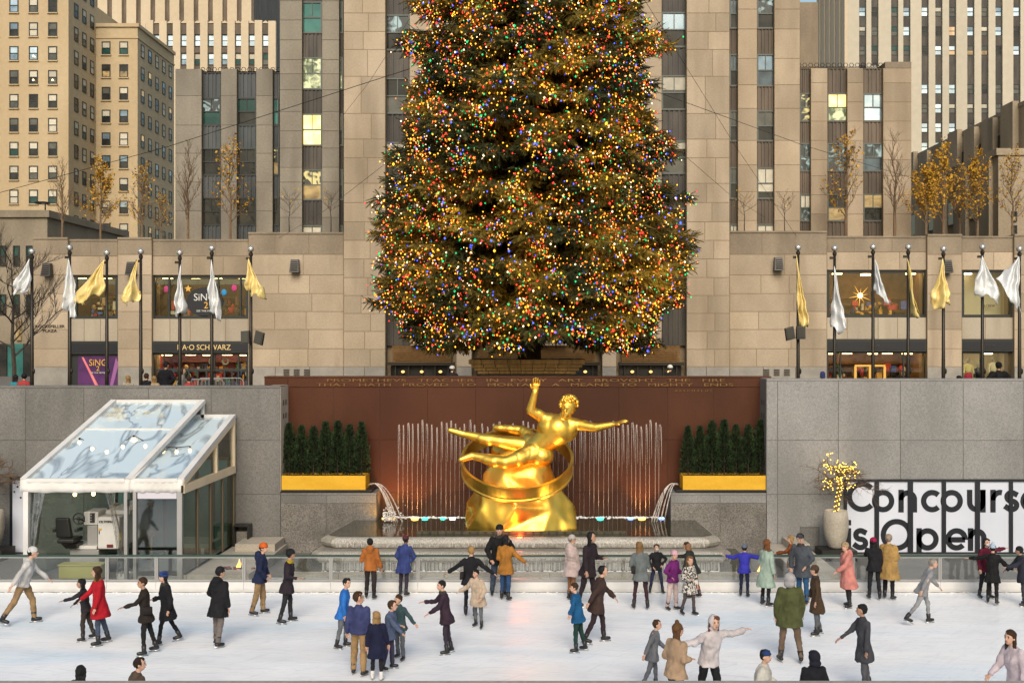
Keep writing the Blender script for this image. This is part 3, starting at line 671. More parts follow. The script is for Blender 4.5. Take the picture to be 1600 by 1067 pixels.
for y in (330, 352): window(RC, PX(1582, 81.8), PX(1590, 81.8), PZ(y + 16, 81.8), PZ(y, 81.8), 81.85, M['p_dark'], M['p_warm'] if y < 340 else M['p_dark'], M['frame'], mulls=())
# ---------------------------------------------------------------- the two-storey shop wings
M['lamp_shop'] = em('warm shop ceiling light', (1, .62, .22), 8.0, True)
M['lamp_cream'] = em('cream shop ceiling light', (1, .80, .52), 6.5, True)
M['shop_brown'] = pm('brown shop wall', (.16, .085, .035), (.28, .15, .06), 1.5, rough=.7)
M['shop_cream'] = pm('cream shop wall', (.50, .43, .29), rough=.7)
M['shop_dark'] = pm('dark shop wall', (.05, .035, .025), (.10, .06, .035), 1.5, rough=.7)
M['shop_red'] = pm('red shop wall', (.30, .035, .02), (.18, .03, .02), 1.0, rough=.6)
GOODS = [pm('goods ' + n, c, rough=.5) for n, c in (('red', (.5, .04, .03)), ('amber', (.65, .33, .06)), ('cream', (.6, .5, .34)), ('blue', (.05, .09, .3)), ('green', (.05, .2, .09)), ('brown', (.18, .08, .03)), ('black', (.02, .02, .02)))]
def text_mesh(s, size, depth, mat, name='lettering', spacing=1.0, align='CENTER'):
    cu = bpy.data.curves.new('txt', 'FONT'); cu.body = s; cu.size = size; cu.extrude = depth / 2; cu.align_x = align; cu.align_y = 'CENTER'; cu.space_character = spacing
    cu.resolution_u = 3
    o = bpy.data.objects.new('txt', cu); COL.objects.link(o)
    bpy.context.view_layer.update()
    me = bpy.data.meshes.new_from_object(o.evaluated_get(bpy.context.evaluated_depsgraph_get()))
    bpy.data.objects.remove(o); bpy.data.curves.remove(cu)
    me.transform(Matrix.Rotation(math.radians(90), 4, 'X')); me.name = name
    me.materials.clear(); me.materials.append(mat)
    return me
def text(s, px, py, Y, hpx, mat, parent, name='lettering', width=None, spacing=1.0, depth=.04):
    """flat lettering, cap height hpx pixels, centred on a pixel; width stretches it to so many pixels"""
    size = hpx * Y / F / .69
    me = text_mesh(s, size, depth, mat, name, spacing)
    if width:
        xs = [v.co.x for v in me.vertices]; w = max(xs) - min(xs); c = (max(xs) + min(xs)) / 2; k = width * Y / F / w
        for v in me.vertices: v.co.x = (v.co.x - c) * k
    return link(name, me, parent, P(px, py, Y))
def goods(parent, x0, x1, y, z0, z1, n, rr):
    mb = MB()
    for i in range(n):
        mb.mi = rr.randrange(len(GOODS)); w = rr.uniform(.12, .45); h = rr.uniform(.15, .6)
        x = rr.uniform(x0 + .2, x1 - .6); z = z0 + rr.randrange(4) * (z1 - z0 - .4) / 4
        yy = y + rr.uniform(-1.6, .5)
        if rr.random() < .4: mb.ell((x, yy, z + h / 2), (w / 2, w / 2, h / 2), 7, 5)
        else: mb.box(x, x + w, yy, yy + .3, z, z + h)
    tag(mb.build('shop_goods', GOODS, parent), kind='stuff')
def shop_window(parent, a, b, t, bm, Y, wallm, lamp, mulls=(), frame=4.5, ngoods=40, seed=1, depth=4.0, goodsz=.6, lamps=4, gl='clear'):
    """a lit shop window: a room with ceiling lights and stock behind a framed pane"""
    x0, x1, z0, z1 = PX(a, Y), PX(b, Y), PZ(bm, Y), PZ(t, Y); f = frame * Y / F; rr = random.Random(seed)
    room = MB()
    room.box(x0 + .05, x1 - .05, Y + depth, Y + depth + .1, z0, z1).box(x0 + .05, x1 - .05, Y + .8, Y + depth, z0 - .1, z0).box(x0 + .05, x1 - .05, Y + .8, Y + depth, z1, z1 + .1)
    room.box(x0 - .05, x0 + .05, Y + .8, Y + depth, z0, z1).box(x1 - .05, x1 + .05, Y + .8, Y + depth, z0, z1)
    room.build('shop_interior', wallm, parent)
    for k in range(lamps):
        x = x0 + (x1 - x0) * (k + .5 + rr.uniform(-.25, .25)) / lamps; w = .28
        MB().box(x - w, x + w, Y + 1.2 + 1.4 * (k % 2), Y + 1.6 + 1.4 * (k % 2), z1 - .2, z1 - .08).build('ceiling_light', lamp, parent)
    if ngoods:
        for k in range(3):
            z = z0 + (z1 - z0) * goodsz * (k + 1) / 3.3
            MB().box(x0 + .2, x1 - .2, Y + depth - .6, Y + depth - .1, z - .04, z).build('shelf', M['shop_brown'], parent)
        goods(parent, x0, x1, Y + depth - .6, z0, z0 + (z1 - z0) * goodsz, ngoods, rr)
    fr = MB(); w = x1 - x0
    fr.box(x0, x0 + f, Y + .1, Y + .3, z0, z1).box(x1 - f, x1, Y + .1, Y + .3, z0, z1).box(x0 + f, x1 - f, Y + .1, Y + .3, z0, z0 + f).box(x0 + f, x1 - f, Y + .1, Y + .3, z1 - f, z1)
    o = fr.build('shop_window', M['frame'], parent)
    es = [a + frame] + list(mulls) + [b - frame]
    for m in mulls: MB().box(PX(m, Y) - f * .3, PX(m, Y) + f * .3, Y + .12, Y + .28, z0 + f, z1 - f).build('mullion', M['frame'], o)
    for i in range(len(es) - 1):
        MB().box(PX(es[i], Y) + f * .3 * (i > 0), PX(es[i + 1], Y) - f * .3 * (i < len(es) - 2), Y + .19, Y + .21, z0 + f, z1 - f).build('pane', M[gl], o)
    return o
YS = 72.0
def low_wing(name, label, px0, px1): return thing(name, label, 'building', (PX((px0 + px1) / 2, YS), YS, GZ))
LCR = [0, 22, 50, 78, 106, 133, 160, 187, 214]       # course pattern, pixels down from the parapet
def pier(B, a, b, top, n, base=573, Y=YS):
    wall(B, a, b, top, 606, Y, 1.6, M['lime_joint'], 'pier')
    ys = [top] + [y for y in (398, 430, 459, 487, 515, 545) ] + [base]
    courses(B, a, b, ys, Y, lambda k, ys_: M['lime_top'] if k == 0 else M['lime'], n)
    courses(B, a, b, [base, 606], Y - .05, M['gran_base'], n)
    MB().box(PX(a, Y), PX(b, Y), Y - .06, Y + 1.6, PZ(top, Y) + .004, PZ(top - 3, Y)).build('coping', M['lime_top'], B)
def parapet(B, a, b, top, bot, n, Y=YS + .25):
    wall(B, a, b, top, bot, Y, 1.3, M['lime_joint'], 'parapet')
    courses(B, a, b, [top, (top + bot) / 2 - 3, bot], Y, lambda k, ys_: M['lime_top'] if k == 0 else M['lime'], n)
    MB().box(PX(a, Y), PX(b, Y), Y - .05, Y + 1.3, PZ(top, Y) + .004, PZ(top - 3, Y)).build('coping', M['lime_top'], B)
def band(B, a, b, t, bm, n, Y=YS + .25):
    wall(B, a, b, t, bm, Y, .6, M['lime_joint'], 'spandrel_wall'); courses(B, a, b, [t, bm], Y, M['panel_lime'], n, name='panel')
M['panel_lime'] = pm('pale panel stone', (.36, .31, .24), (.44, .385, .30), .5, (1, 1, .4), rnd=.10, fine=.06, fscale=8, stain=(.26, .22, .16), sscale=.8, samt=.5, sstretch=(2, 1, .2))
LW = low_wing('shop_building', 'low limestone shop wing with toy store windows and black flagpoles before it', 50, 537)
MB().box(PX(50, YS), PX(537, YS) - .01, YS + 5.2, YS + 8, GZ, PZ(375, YS)).build('rear_wall', M['lime_joint'], LW)
MB().box(PX(50, YS), PX(537, YS) - .01, YS + 1.62, YS + 8, PZ(378, YS), PZ(374.5, YS)).build('roof', M['lime_top'], LW)
pier(LW, 52, 106, 374, 1); pier(LW, 184, 237, 374, 1)
pier(LW, 388, 537, 366, [3, 2], Y=YS - .35)
parapet(LW, 106, 184, 377, 430, 2); parapet(LW, 237, 388, 377, 430, 3)
band(LW, 106, 184, 498, 534, 3); band(LW, 237, 388, 498, 534, 5)
shop_window(LW, 106, 184, 430, 498, YS + .3, M['shop_dark'], M['lamp_shop'], (118,), seed=3, ngoods=45)
w2 = shop_window(LW, 237, 388, 430, 498, YS + .3, M['shop_dark'], M['lamp_shop'], (263, 340, 375), seed=4, ngoods=90)
for a, b in ((110, 180), (241, 384)): MB().box(PX(a, YS), PX(b, YS), YS + .55, YS + .6, PZ(444, YS), PZ(435, YS)).build('window_blind', M['p_grey'], LW)
# film title disc behind the glass
dk = MB().prism_xz([(PX(320, YS + .45) + 1.18 * math.cos(a), PZ(472, YS + .45) + .95 * math.sin(a)) for a in [i * math.pi / 14 for i in range(28)]], YS + .40, YS + .44).build('round_poster', M['letter_ink'], LW)
M['txt_white'] = pm('white lettering', (.62, .62, .60), rough=.5); M['txt_gold'] = pm('gold lettering', (.70, .40, .08), rough=.5)
text('SiNG', 319, 465, YS + .38, 11, M['txt_white'], dk, width=32); text('2', 322, 477.5, YS + .38, 10, M['txt_gold'], dk); text('SEE THE MOVIE', 322, 486, YS + .38, 3, M['txt_white'], dk, width=30)
def star_mesh(r): return MB().prism_xz([((r if i % 2 == 0 else r * .45) * math.cos(math.pi / 2 + i * math.pi / 5), (r if i % 2 == 0 else r * .45) * math.sin(math.pi / 2 + i * math.pi / 5)) for i in range(10)], 0, .03)
link('paper_star', star_mesh(.24).mesh('paper_star', M['txt_gold']), LW, P(294, 451, YS + .42))
for px, py, c in ((350, 457, (.03, .25, .5)), (366, 450, (.5, .05, .2)), (260, 452, (.4, .05, .15))): MB().ell(P(px, py, YS + .5), (.19, .05, .22), 10, 7).build('paper_balloon', pm('balloon', c), LW, True)
def shop_sign(B, a, b, t, bm, s, hpx, mat, width, px=None):
    o = MB().box(PX(a, YS), PX(b, YS), YS + .12, YS + .5, PZ(bm, YS), PZ(t, YS)).build('sign_board', M['frame'], B)
    MB().box(PX(a + 3, YS), PX(b - 3, YS), YS + .09, YS + .118, PZ(bm - 2.5, YS), PZ(t + 4, YS)).build('sign_face', M['letter_ink'], o)
    if s: text(s, px or (a + b) / 2, (t + bm) / 2 + 1, YS + .07, hpx, mat, o, width=width)
shop_sign(LW, 237, 388, 533, 551, 'F\u00b7A\u00b7O SCHWARZ', 8.2, M['sign_gold'], 83, 319)
shop_sign(LW, 106, 184, 533, 553, '', 5, M['sign_gold'], 30)
shop_window(LW, 237, 388, 551, 606, YS + .3, M['shop_red'], M['lamp_shop'], (255, 281, 334, 372), frame=3.5, seed=7, ngoods=110, goodsz=.8, lamps=5)
for px in (323, 344):
    z = PZ(565, YS); ring_ = MB()
    ring_.tube([(PX(px, YS) + .19 * math.cos(a), YS + 1.2, z + .19 * math.sin(a)) for a in [i * math.pi / 8 for i in range(17)]], .06, 6).build('round_emblem', M['shop_cream'], LW)
MB().box(PX(240, YS), PX(385, YS), YS + .35, YS + .5, PZ(580, YS), PZ(576.5, YS)).build('door_transom', M['frame'], LW)
for px in (292, 306, 320, 348, 360): MB().box(PX(px, YS) - .05, PX(px, YS) + .05, YS + .38, YS + .48, GZ, PZ(580, YS)).build('door_post', M['frame'], LW)
# purple film poster in the narrow bay
pw = MB().box(PX(106, YS), PX(184, YS), YS + .4, YS + .6, GZ, PZ(553, YS)).build('poster_frame', M['frame'], LW)
M['poster'] = pm('purple poster', (.04, .012, .075), (.11, .028, .14), .9, (1, 1, 1), rough=.35)
MB().box(PX(118, YS), PX(182, YS), YS + .36, YS + .398, PZ(604, YS), PZ(556, YS)).build('poster', M['poster'], pw)
M['beam_pink'] = pm('pink beam print', (.75, .12, .17), (.85, .3, .3), 1, rough=.4); M['beam_mauve'] = pm('mauve beam print', (.32, .12, .33), rough=.4)
MB().prism_xz([(PX(146, YS), PZ(604, YS)), (PX(151, YS), PZ(604, YS)), (PX(127, YS), PZ(558, YS)), (PX(124, YS), PZ(558, YS))], YS + .345, YS + .356).build('printed_beam', M['beam_pink'], pw)
MB().prism_xz([(PX(168, YS), PZ(604, YS)), (PX(173, YS), PZ(604, YS)), (PX(182, YS), PZ(570, YS)), (PX(178, YS), PZ(558, YS))], YS + .345, YS + .356).build('printed_beam', M['beam_mauve'], pw)
text('SiNG', 153, 567, YS + .33, 10, M['txt_gold'], pw, width=27); text('2', 153, 576, YS + .33, 7.5, M['txt_gold'], pw); text('SEE THE MOVIE', 153, 582.5, YS + .33, 2.4, M['txt_white'], pw, width=24)
text('ROCKEFELLER', 78, 510, YS - .03, 4.2, M['letter_dark'], LW, width=46); text('PLAZA', 78, 517, YS - .03, 4.2, M['letter_dark'], LW, width=22)
def vent(B, px, py, Y):
    mb = MB()
    for c in range(3):
        for k in range(4): mb.box(PX(px + 16 * c, Y), PX(px + 9 + 16 * c, Y), Y - .03, Y, PZ(py + 1.6 + k * 2.7, Y), PZ(py + k * 2.7, Y))
    mb.build('vent_grille', M['letter_dark'], B)
vent(LW, 443, 577, YS - .42)

RW = low_wing('shop_building', 'low limestone shop wing with clothing store windows and mannequins', 1140, 1600)
MB().box(PX(1140, YS) + .01, PX(1680, YS), YS + 5.2, YS + 8, GZ, PZ(370, YS)).build('rear_wall', M['lime_joint'], RW)
MB().box(PX(1140, YS) + .01, PX(1680, YS), YS + 1.62, YS + 8, PZ(374, YS), PZ(370.5, YS)).build('roof', M['lime_top'], RW)
pier(RW, 1140, 1292, 364, [3, 2], Y=YS - .35); pier(RW, 1449, 1503, 369, 1); pier(RW, 1585, 1680, 369, 2)
parapet(RW, 1292, 1449, 372, 422, 3); parapet(RW, 1503, 1585, 372, 422, 2)
band(RW, 1292, 1449, 496, 530, 4); band(RW, 1503, 1585, 496, 530, 2)
shop_window(RW, 1292, 1449, 422, 496, YS + .3, M['shop_brown'], M['lamp_shop'], (), seed=11, ngoods=60, goodsz=.5, lamps=3)
MB().ell(P(1344, 462, YS + 1.6), (.16, .16, .16), 8, 6).build('ceiling_light', em('hot shop lamp', (1, .72, .25), 14), RW)
for k in range(10):
    a = k * math.pi / 5 + .2; p = P(1344, 462, YS + 1.58)
    MB().tube([p, (p[0] + (.75 if k % 2 else .5) * math.cos(a), p[1], p[2] + (.75 if k % 2 else .5) * math.sin(a))], [.03, .004], 4).build('lamp_spike', M.setdefault('lamp_spike', em('lamp spike', (1, .45, .06), 1.4)), RW)
shop_window(RW, 1503, 1585, 422, 496, YS + .3, M['shop_cream'], M['lamp_cream'], (), seed=12, ngoods=0, depth=2.0, lamps=2)
text('J.CREW', 1546, 478, YS + 1.9, 4, M['letter_dark'], RW, width=17)
shop_sign(RW, 1292, 1449, 530, 549, 'J.CREW', 4.2, M['spandrel'], 21, 1364); shop_sign(RW, 1503, 1585, 530, 549, 'J.CREW', 4.2, M['spandrel'], 18, 1546)
shop_window(RW, 1292, 1449, 549, 604, YS + .3, M['shop_brown'], M['lamp_shop'], (1314, 1364, 1413), frame=3, seed=13, ngoods=50, goodsz=.7, lamps=5)
shop_window(RW, 1503, 1585, 549, 604, YS + .3, M['shop_cream'], M['lamp_cream'], (1534,), frame=3, seed=14, ngoods=0, depth=2.5, lamps=4)
dr = MB().box(PX(1338, YS), PX(1386, YS), YS + .34, YS + .5, PZ(573, YS), PZ(570, YS)).build('door_frame', M['txt_gold'], RW)
for px in (1339, 1362, 1385): MB().box(PX(px, YS) - .08, PX(px, YS) + .08, YS + .34, YS + .5, GZ, PZ(573, YS)).build('door_post', M['txt_gold'], dr)
text('REN', 1648, 500, YS - .05, 4, M['letter_dark'], RW) if False else None
vent(RW, 1193, 577, YS - .42)
def mannequin(px, top, label, shirt, skirt):
    m_ = thing('mannequin', label, 'mannequin', (PX(px, YS + 1.3), YS + 1.3, PZ(604, YS)), 'mannequins in the shop window'); c = ORG[m_.name]; zt = PZ(top, YS + 1.3)
    x, y = c.x, c.y
    MB().ell((x, y, zt - .14), (.11, .12, .15), 10, 7).cap((x, y, zt - .3), .06, (x, y, zt - .4), .07).build('head', M['shop_cream'], m_, True)
    MB().loft([(x, y, zt - .95, .22, .14), (x, y, zt - .7, .19, .12), (x, y, zt - .5, .26, .14), (x, y, zt - .38, .2, .1), (x, y, zt - .34, .07, .06)], 12).cap((x - .25, y, zt - .48), .07, (x - .32, y - .1, zt - .95), .055).cap((x + .25, y, zt - .48), .07, (x + .32, y - .1, zt - .95), .055).build('shirt', shirt, m_, True)
    MB().loft([(x, y, c.z, .3, .2), (x, y, zt - 1.2, .27, .18), (x, y, zt - .93, .21, .14)], 12).build('skirt', skirt, m_, True)
mannequin(1513, 560, 'shop mannequin in a pale yellow shirt and crimson skirt', pm('pale yellow cloth', (.75, .58, .22)), pm('crimson cloth', (.5, .03, .08)))
mannequin(1552, 558, 'shop mannequin in a cream shirt just behind the dark standing man', pm('cream cloth', (.75, .62, .36)), pm('tan cloth', (.45, .3, .15)))
mannequin(1529, 566, 'shop mannequin in a black coat between the two pale ones', M['letter_ink'], M['letter_ink'])

# ---------------------------------------------------------------- wall speakers
def wall_speaker(px, py, label, Y):
    mb = MB(); x, y, z = P(px, py, Y)
    mb.hexa([(x - .3, y - .55, z - .42), (x + .3, y - .55, z - .42), (x + .3, y, z - .42), (x - .3, y, z - .42)], [(x - .24, y - .35, z + .42), (x + .24, y - .35, z + .42), (x + .24, y, z + .42), (x - .24, y, z + .42)])
    s = thing('wall_speaker', label, 'speaker', (x, y, z - .42), 'black speakers on the shop walls')
    mb.build('cabinet', M['black'], s)
    g = MB()
    for k in range(5): g.box(x - .22, x + .22, y - .56 + .04 * k, y - .535 + .04 * k, z - .32 + k * .13, z - .25 + k * .13)
    g.build('front_grille', M['bronze'], s)
    MB().box(x - .1, x + .1, y, y + .1, z - .1, z + .1).build('bracket', M['bronze'], s)
for px, py, lb_, yy in ((76, 422, 'black speaker box on the pier above the dark plaza lettering', YS - .1), (207, 420, 'black speaker box half hidden behind the fourth flag', YS - .1), (462, 416, 'black speaker box on the blank wall beside the lit tree, toy store side', YS - .45),
        (1215, 413, 'black speaker box on the blank wall beside the first gold flag', YS - .45), (1478, 417, 'black speaker box between the two clothing store bays', YS - .1)):
    wall_speaker(px, py, lb_, yy)

# ---------------------------------------------------------------- flagpoles and flags
YF = 37.0
def flagpole(px, top, label, lamps=0):
    x = PX(px, YF); zb = 3.9; zt = PZ(top, YF)
    f = thing('flagpole', label, 'flagpole', (x, YF, zb), 'black flagpoles round the plaza')
    MB().tube([(x, YF, zb), (x, YF, zb + 1.5), (x, YF, zt - .25)], [.065, .062, .045], 10).build('pole', M['bronze'], f, True)
    MB().ell((x, YF, zt), (.105,) * 3, 14, 10).build('finial', M.setdefault('finial', pm('silver ball', (.62, .60, .55), rough=.2, metal=.8)), f, True)
    MB().lathe([(.05, -.25), (.07, -.2), (.07, -.14), (.03, -.1)], (x, YF, zt), 10).build('collar', M['bronze'], f)
    MB().box(x - .16, x - .03, YF - .03, YF + .03, zt - .36, zt - .28).build('halyard_arm', M['bronze'], f)
    MB().lathe([(.12, 0), (.12, .05), (.07, .1)], (x, YF, zb), 12).build('base', M['bronze'], f)
    MB().ell((x + .06, YF - .02, PZ(580, YF)), (.05, .06, .1), 8, 6).build('cleat', M['bronze'], f)
LP = [(50, 393, 'far left'), (109, 387, 's'), (167, 395, ''), (220, 393, ''), (281, 395, ''), (331, 388, ''), (392, 389, '')]
LLAB = ['black flagpole at the corner building, first of the toy store row', 'black flagpole in front of the narrow poster bay, left edge', 'black flagpole crossing the purple poster', 'black flagpole before the pier between toy store bays', 'black flagpole crossing the letter F of the store sign', 'black flagpole crossing the middle of the store sign', 'black flagpole with twin floodlights at the end of the toy store row']
for (px, t, _), lb_ in zip(LP, LLAB): flagpole(px, t, lb_)
RP = [(1247, 387), (1304, 388), (1364, 386), (1419, 386), (1474, 389), (1535, 386), (1593, 389)]
RLAB = ['black flagpole with twin floodlights starting the clothing store row', 'black flagpole at the left edge of the wide clothing store window', 'black flagpole crossing the middle of the wide clothing store window', 'black flagpole near the end of the wide clothing store window', 'black flagpole before the pier beside the clothing store speaker', 'black flagpole crossing the cream display window', 'black flagpole at the extreme right edge of the view']
for (px, t), lb_ in zip(RP, RLAB): flagpole(px, t, lb_)
def floodlight(px, py, rot, label):
    x, y, z = P(px, py, YF - .2)
    f = thing('floodlight', label, 'floodlight', (x, y, z), 'floodlights clamped on flagpoles', rz=0)
    mb = MB(); c, s_ = math.cos(rot), math.sin(rot)
    q = lambda a, b, d: (x + (a * c - b * s_) * .68, y + d * .8, z + (a * s_ + b * c) * .95)
    mb.hexa([q(-.2, -.22, -.15), q(.2, -.22, -.15), q(.2, -.22, .15), q(-.2, -.22, .15)], [q(-.2, .22, -.12), q(.2, .22, -.12), q(.2, .22, .12), q(-.2, .22, .12)])
    mb.build('housing', M['black'], f)
    MB().box(x - .05, x + .05, y, y + .3, z - .05, z + .05).build('clamp', M['bronze'], f)
    MB().hexa([q(-.16, -.18, -.19), q(.16, -.18, -.19), q(.16, -.18, -.14), q(-.16, -.18, -.14)], [q(-.16, .18, -.16), q(.16, .18, -.16), q(.16, .18, -.11), q(-.16, .18, -.11)]).build('lens', M['p_dark'], f)
for px, py, rt, lb_ in ((384, 527, .05, 'black floodlight facing out from the toy store end flagpole'), (405, 528, -.25, 'tilted black floodlight on the inner side of the toy store end flagpole'),
                    (1234, 521, .2, 'tilted black floodlight on the outer side of the first clothing store flagpole'), (1251, 520, 0, 'black floodlight tight against the first clothing store flagpole')): floodlight(px, py, rt, lb_)
def flag(label, apex, bl, br, mat, cat='flag', seed=0, sway=.0, tail=None):
    """limp metallic flag: hangs from its top corner, fanned into folds"""
    rr = random.Random(seed); nu, nv = 26, 22
    A, Bl, Br = [Vector(P(p[0], p[1], YF - .06)) for p in (apex, bl, br)]
    ph = rr.uniform(0, 6); vs = []; fs = []
    for j in range(nv + 1):
        v = j / nv
        for i in range(nu + 1):
            u = i / nu
            e = Bl.lerp(Br, u)
            p = A.lerp(e, v)
            hemv = math.sin(u * 9 + ph) * .06 * v + math.sin(u * 3.1 + ph * 2) * .09 * v
            fold = math.sin(u * 15 + ph + v * 2.0 + 1.5 * math.sin(v * 4 + ph)) * .085 * (v ** .6) + math.sin(u * 6.3 - ph + v * 3) * .12 * v
            wob = math.sin(v * 5 + ph + u * 2) * .035 * v
            vs.append((p.x + wob + .05 * (math.sin(v * 7 + ph)) * v * (u - .5) * 2, p.y - .05 + fold - .16 * math.sin(u * math.pi) * v, p.z + hemv + .08 * math.sin(u * math.pi) * -v))
    for j in range(nv):
        for i in range(nu):
            a = j * (nu + 1) + i; fs.append((a, a + 1, a + nu + 2, a + nu + 1))
    from mathutils import noise as mn_
    for i_, v_ in enumerate(vs):                                  # uneven cloth
        t_ = (i_ // (nu + 1)) / nv; q_ = Vector(v_) * 3.1 + Vector((seed * 3.7, 0, 0))
        vs[i_] = (v_[0] + .10 * t_ * mn_.noise(q_), v_[1] + .12 * t_ * mn_.noise(q_ * 1.4 + Vector((9, 1, 4))), v_[2] + .13 * t_ * t_ * mn_.noise(q_ * 1.7 + Vector((2, 5, 8))))
    mb = MB(); mb.add(vs, fs)
    o = mb.build('flag', mat, None, True)
    sm = o.modifiers.new('cloth', 'SOLIDIFY'); sm.thickness = .008
    tag(o, label, 'flag', 'metallic flags on the plaza poles')
    return o
FL = [((47, 405), (16, 462), (50, 452), 'silverf', 'silver flag blown toward the corner building, first of its row'),
      ((108, 404), (97, 474), (127, 496), 'silverf', 'silver flag hanging limp beside the narrow toy store window'),
      ((164, 406), (112, 470), (164, 456), 'goldf', 'gold flag swept sideways across the narrow toy store window'),
      ((216, 406), (188, 468), (216, 466), 'goldf', 'short gold flag in front of the pier between toy store bays'),
      ((283, 414), (272, 488), (291, 490), 'silverf', 'slim silver flag at the left part of the wide toy store window'),
      ((331, 406), (327, 486), (350, 500), 'silverf', 'long silver flag covering the round film sign'),
      ((389, 404), (382, 452), (416, 468), 'goldf', 'gold flag fanned out against the blank wall by the toy store'),
      ((1244, 398), (1246, 506), (1260, 510), 'goldf', 'long gold flag hanging by the blank wall, clothing store side'),
      ((1303, 416), (1301, 512), (1321, 508), 'silverf', 'long silver flag at the edge of the wide clothing store window'),
      ((1367, 406), (1366, 462), (1390, 472), 'silverf', 'short silver flag in the middle of the wide clothing store window'),
      ((1417, 404), (1424, 490), (1436, 497), 'goldf', 'narrow gold flag near the end of the wide clothing store window'),
      ((1472, 404), (1454, 472), (1482, 478), 'goldf', 'pale gold flag below the clothing store speaker'),
      ((1534, 400), (1518, 456), (1563, 474), 'silverf', 'wide silver flag across the cream display window'),
      ((1591, 401), (1560, 442), (1592, 492), 'silverf', 'silver flag flaring inward at the last pole of its row')]
for k, (a, b, c, m_, lb_) in enumerate(FL): flag(lb_, a, b, c, M[m_], seed=k + 5)

# ---------------------------------------------------------------- bare and golden trees
def tree_mesh(h, spread, nb, nleaf, seed, droop=.0, levels=2, up=.9, trunk_r=None, start=.18, leaf=.09):
    """(wood MB, leaf arrays): a slender trunk, rising limbs, twigs and loose leaves"""
    rr = random.Random(seed); wood = MB(); leaves = []
    tr = trunk_r or h * .016
    tp = [(rr.uniform(-.03, .03) * h * t, rr.uniform(-.03, .03) * h * t, h * t) for t in [0, .2, .4, .6, .8, 1]]
    tp[0] = (0, 0, 0); wood.tube(tp, [tr, tr * .85, tr * .68, tr * .5, tr * .3, tr * .08], 6)
    ends = []
    def grow(p, d, L, r, lev):
        pts = [p]; q = Vector(p); dd = Vector(d)
        for i in range(4):
            dd = (dd + Vector((rr.uniform(-.18, .18), rr.uniform(-.18, .18), rr.uniform(-.05, .16) - droop))).normalized()
            q = q + dd * L / 4; pts.append(tuple(q))
        wood.tube(pts, [r, r * .8, r * .6, r * .42, r * .15], 4 if lev == 0 else 3, False)
        for i in range(1, 5): ends.append(pts[i])
        if lev < levels:
            for i in range(1, 5):
                for s in range(2 if lev == 0 else 2):
                    nd = (dd + Vector((rr.uniform(-1, 1), rr.uniform(-1, 1), rr.uniform(-.1, .7))) * .75).normalized()
                    grow(pts[i], nd, L * rr.uniform(.32, .52), r * .45, lev + 1)
    for b in range(nb):
        t = start + (1 - start) * (b + rr.random() * .6) / nb
        i = min(4, int(t * 5)); f = t * 5 - i
        p = Vector(tp[i]).lerp(Vector(tp[i + 1]), f)
        a = b * 2.4 + rr.uniform(-.4, .4)
        L = spread * (1.15 - .75 * t) * rr.uniform(.75, 1.15)
        d = Vector((math.cos(a), math.sin(a), up * rr.uniform(.7, 1.3))).normalized()
        grow(tuple(p), d, L, tr * .42 * (1.1 - .6 * t), 0)
    for k in range(nleaf):
        e = rr.choice(ends); c = Vector(e) + Vector((rr.gauss(0, .12), rr.gauss(0, .12), rr.gauss(0, .12) - .05)); s = leaf * rr.uniform(.6, 1.3)
        u = Vector((rr.uniform(-1, 1), rr.uniform(-1, 1), rr.uniform(-1, 1))).normalized() * s; w = u.cross(Vector((rr.uniform(-1, 1), rr.uniform(-1, 1), rr.uniform(-1, 1)))).normalized() * s * .7
        leaves.append((c - u, c + w, c + u, c - w))
    return wood, leaves
TREES = {}
def make_tree(kind, px, base, Y, hpx, label, rz=0.0, name='young_tree', zb=None):
    spec = {'bare': dict(h=5, spread=1.5, nb=16, nleaf=0, seed=1, up=1.5), 'gold': dict(h=5, spread=1.6, nb=15, nleaf=900, seed=2, up=1.3, leaf=.085), 'sparse': dict(h=5, spread=1.7, nb=16, nleaf=340, seed=3, up=1.3, leaf=.08),
            'small': dict(h=3, spread=1.6, nb=9, nleaf=14, seed=4, up=.55, start=.45), 'dense': dict(h=5, spread=1.9, nb=18, nleaf=1500, seed=5, up=1.0, leaf=.10), 'big': dict(h=10, spread=5.2, nb=13, nleaf=0, seed=6, up=.55, levels=3, start=.25, trunk_r=.2)}[kind]
    if kind not in TREES:
        w, lv = tree_mesh(**spec)
        bark = M['bark_dk'] if kind in ('big', 'small') else M['bark']
        wm = w.mesh('trunk', bark)
        lm = None
        if lv:
            mb = MB()
            for q in lv: mb.add([tuple(x) for x in q], [(0, 1, 2, 3)])
            lm = mb.mesh('crown', M['leafgold'])
        TREES[kind] = (wm, lm, spec['h'])
    wm, lm, h = TREES[kind]
    x = PX(px, Y); z = PZ(base, Y) if zb is None else zb; k = hpx * Y / F / h
    t = thing(name, label, 'tree', (x, Y, z), 'young street and roof trees', rz=rz, scale=k)
    link('trunk', wm, t, (0, 0, 0), local=True)
    if lm: tag(link('crown', lm, t, (0, 0, 0), local=True), kind='stuff')
    return t
YT_ = 76.0
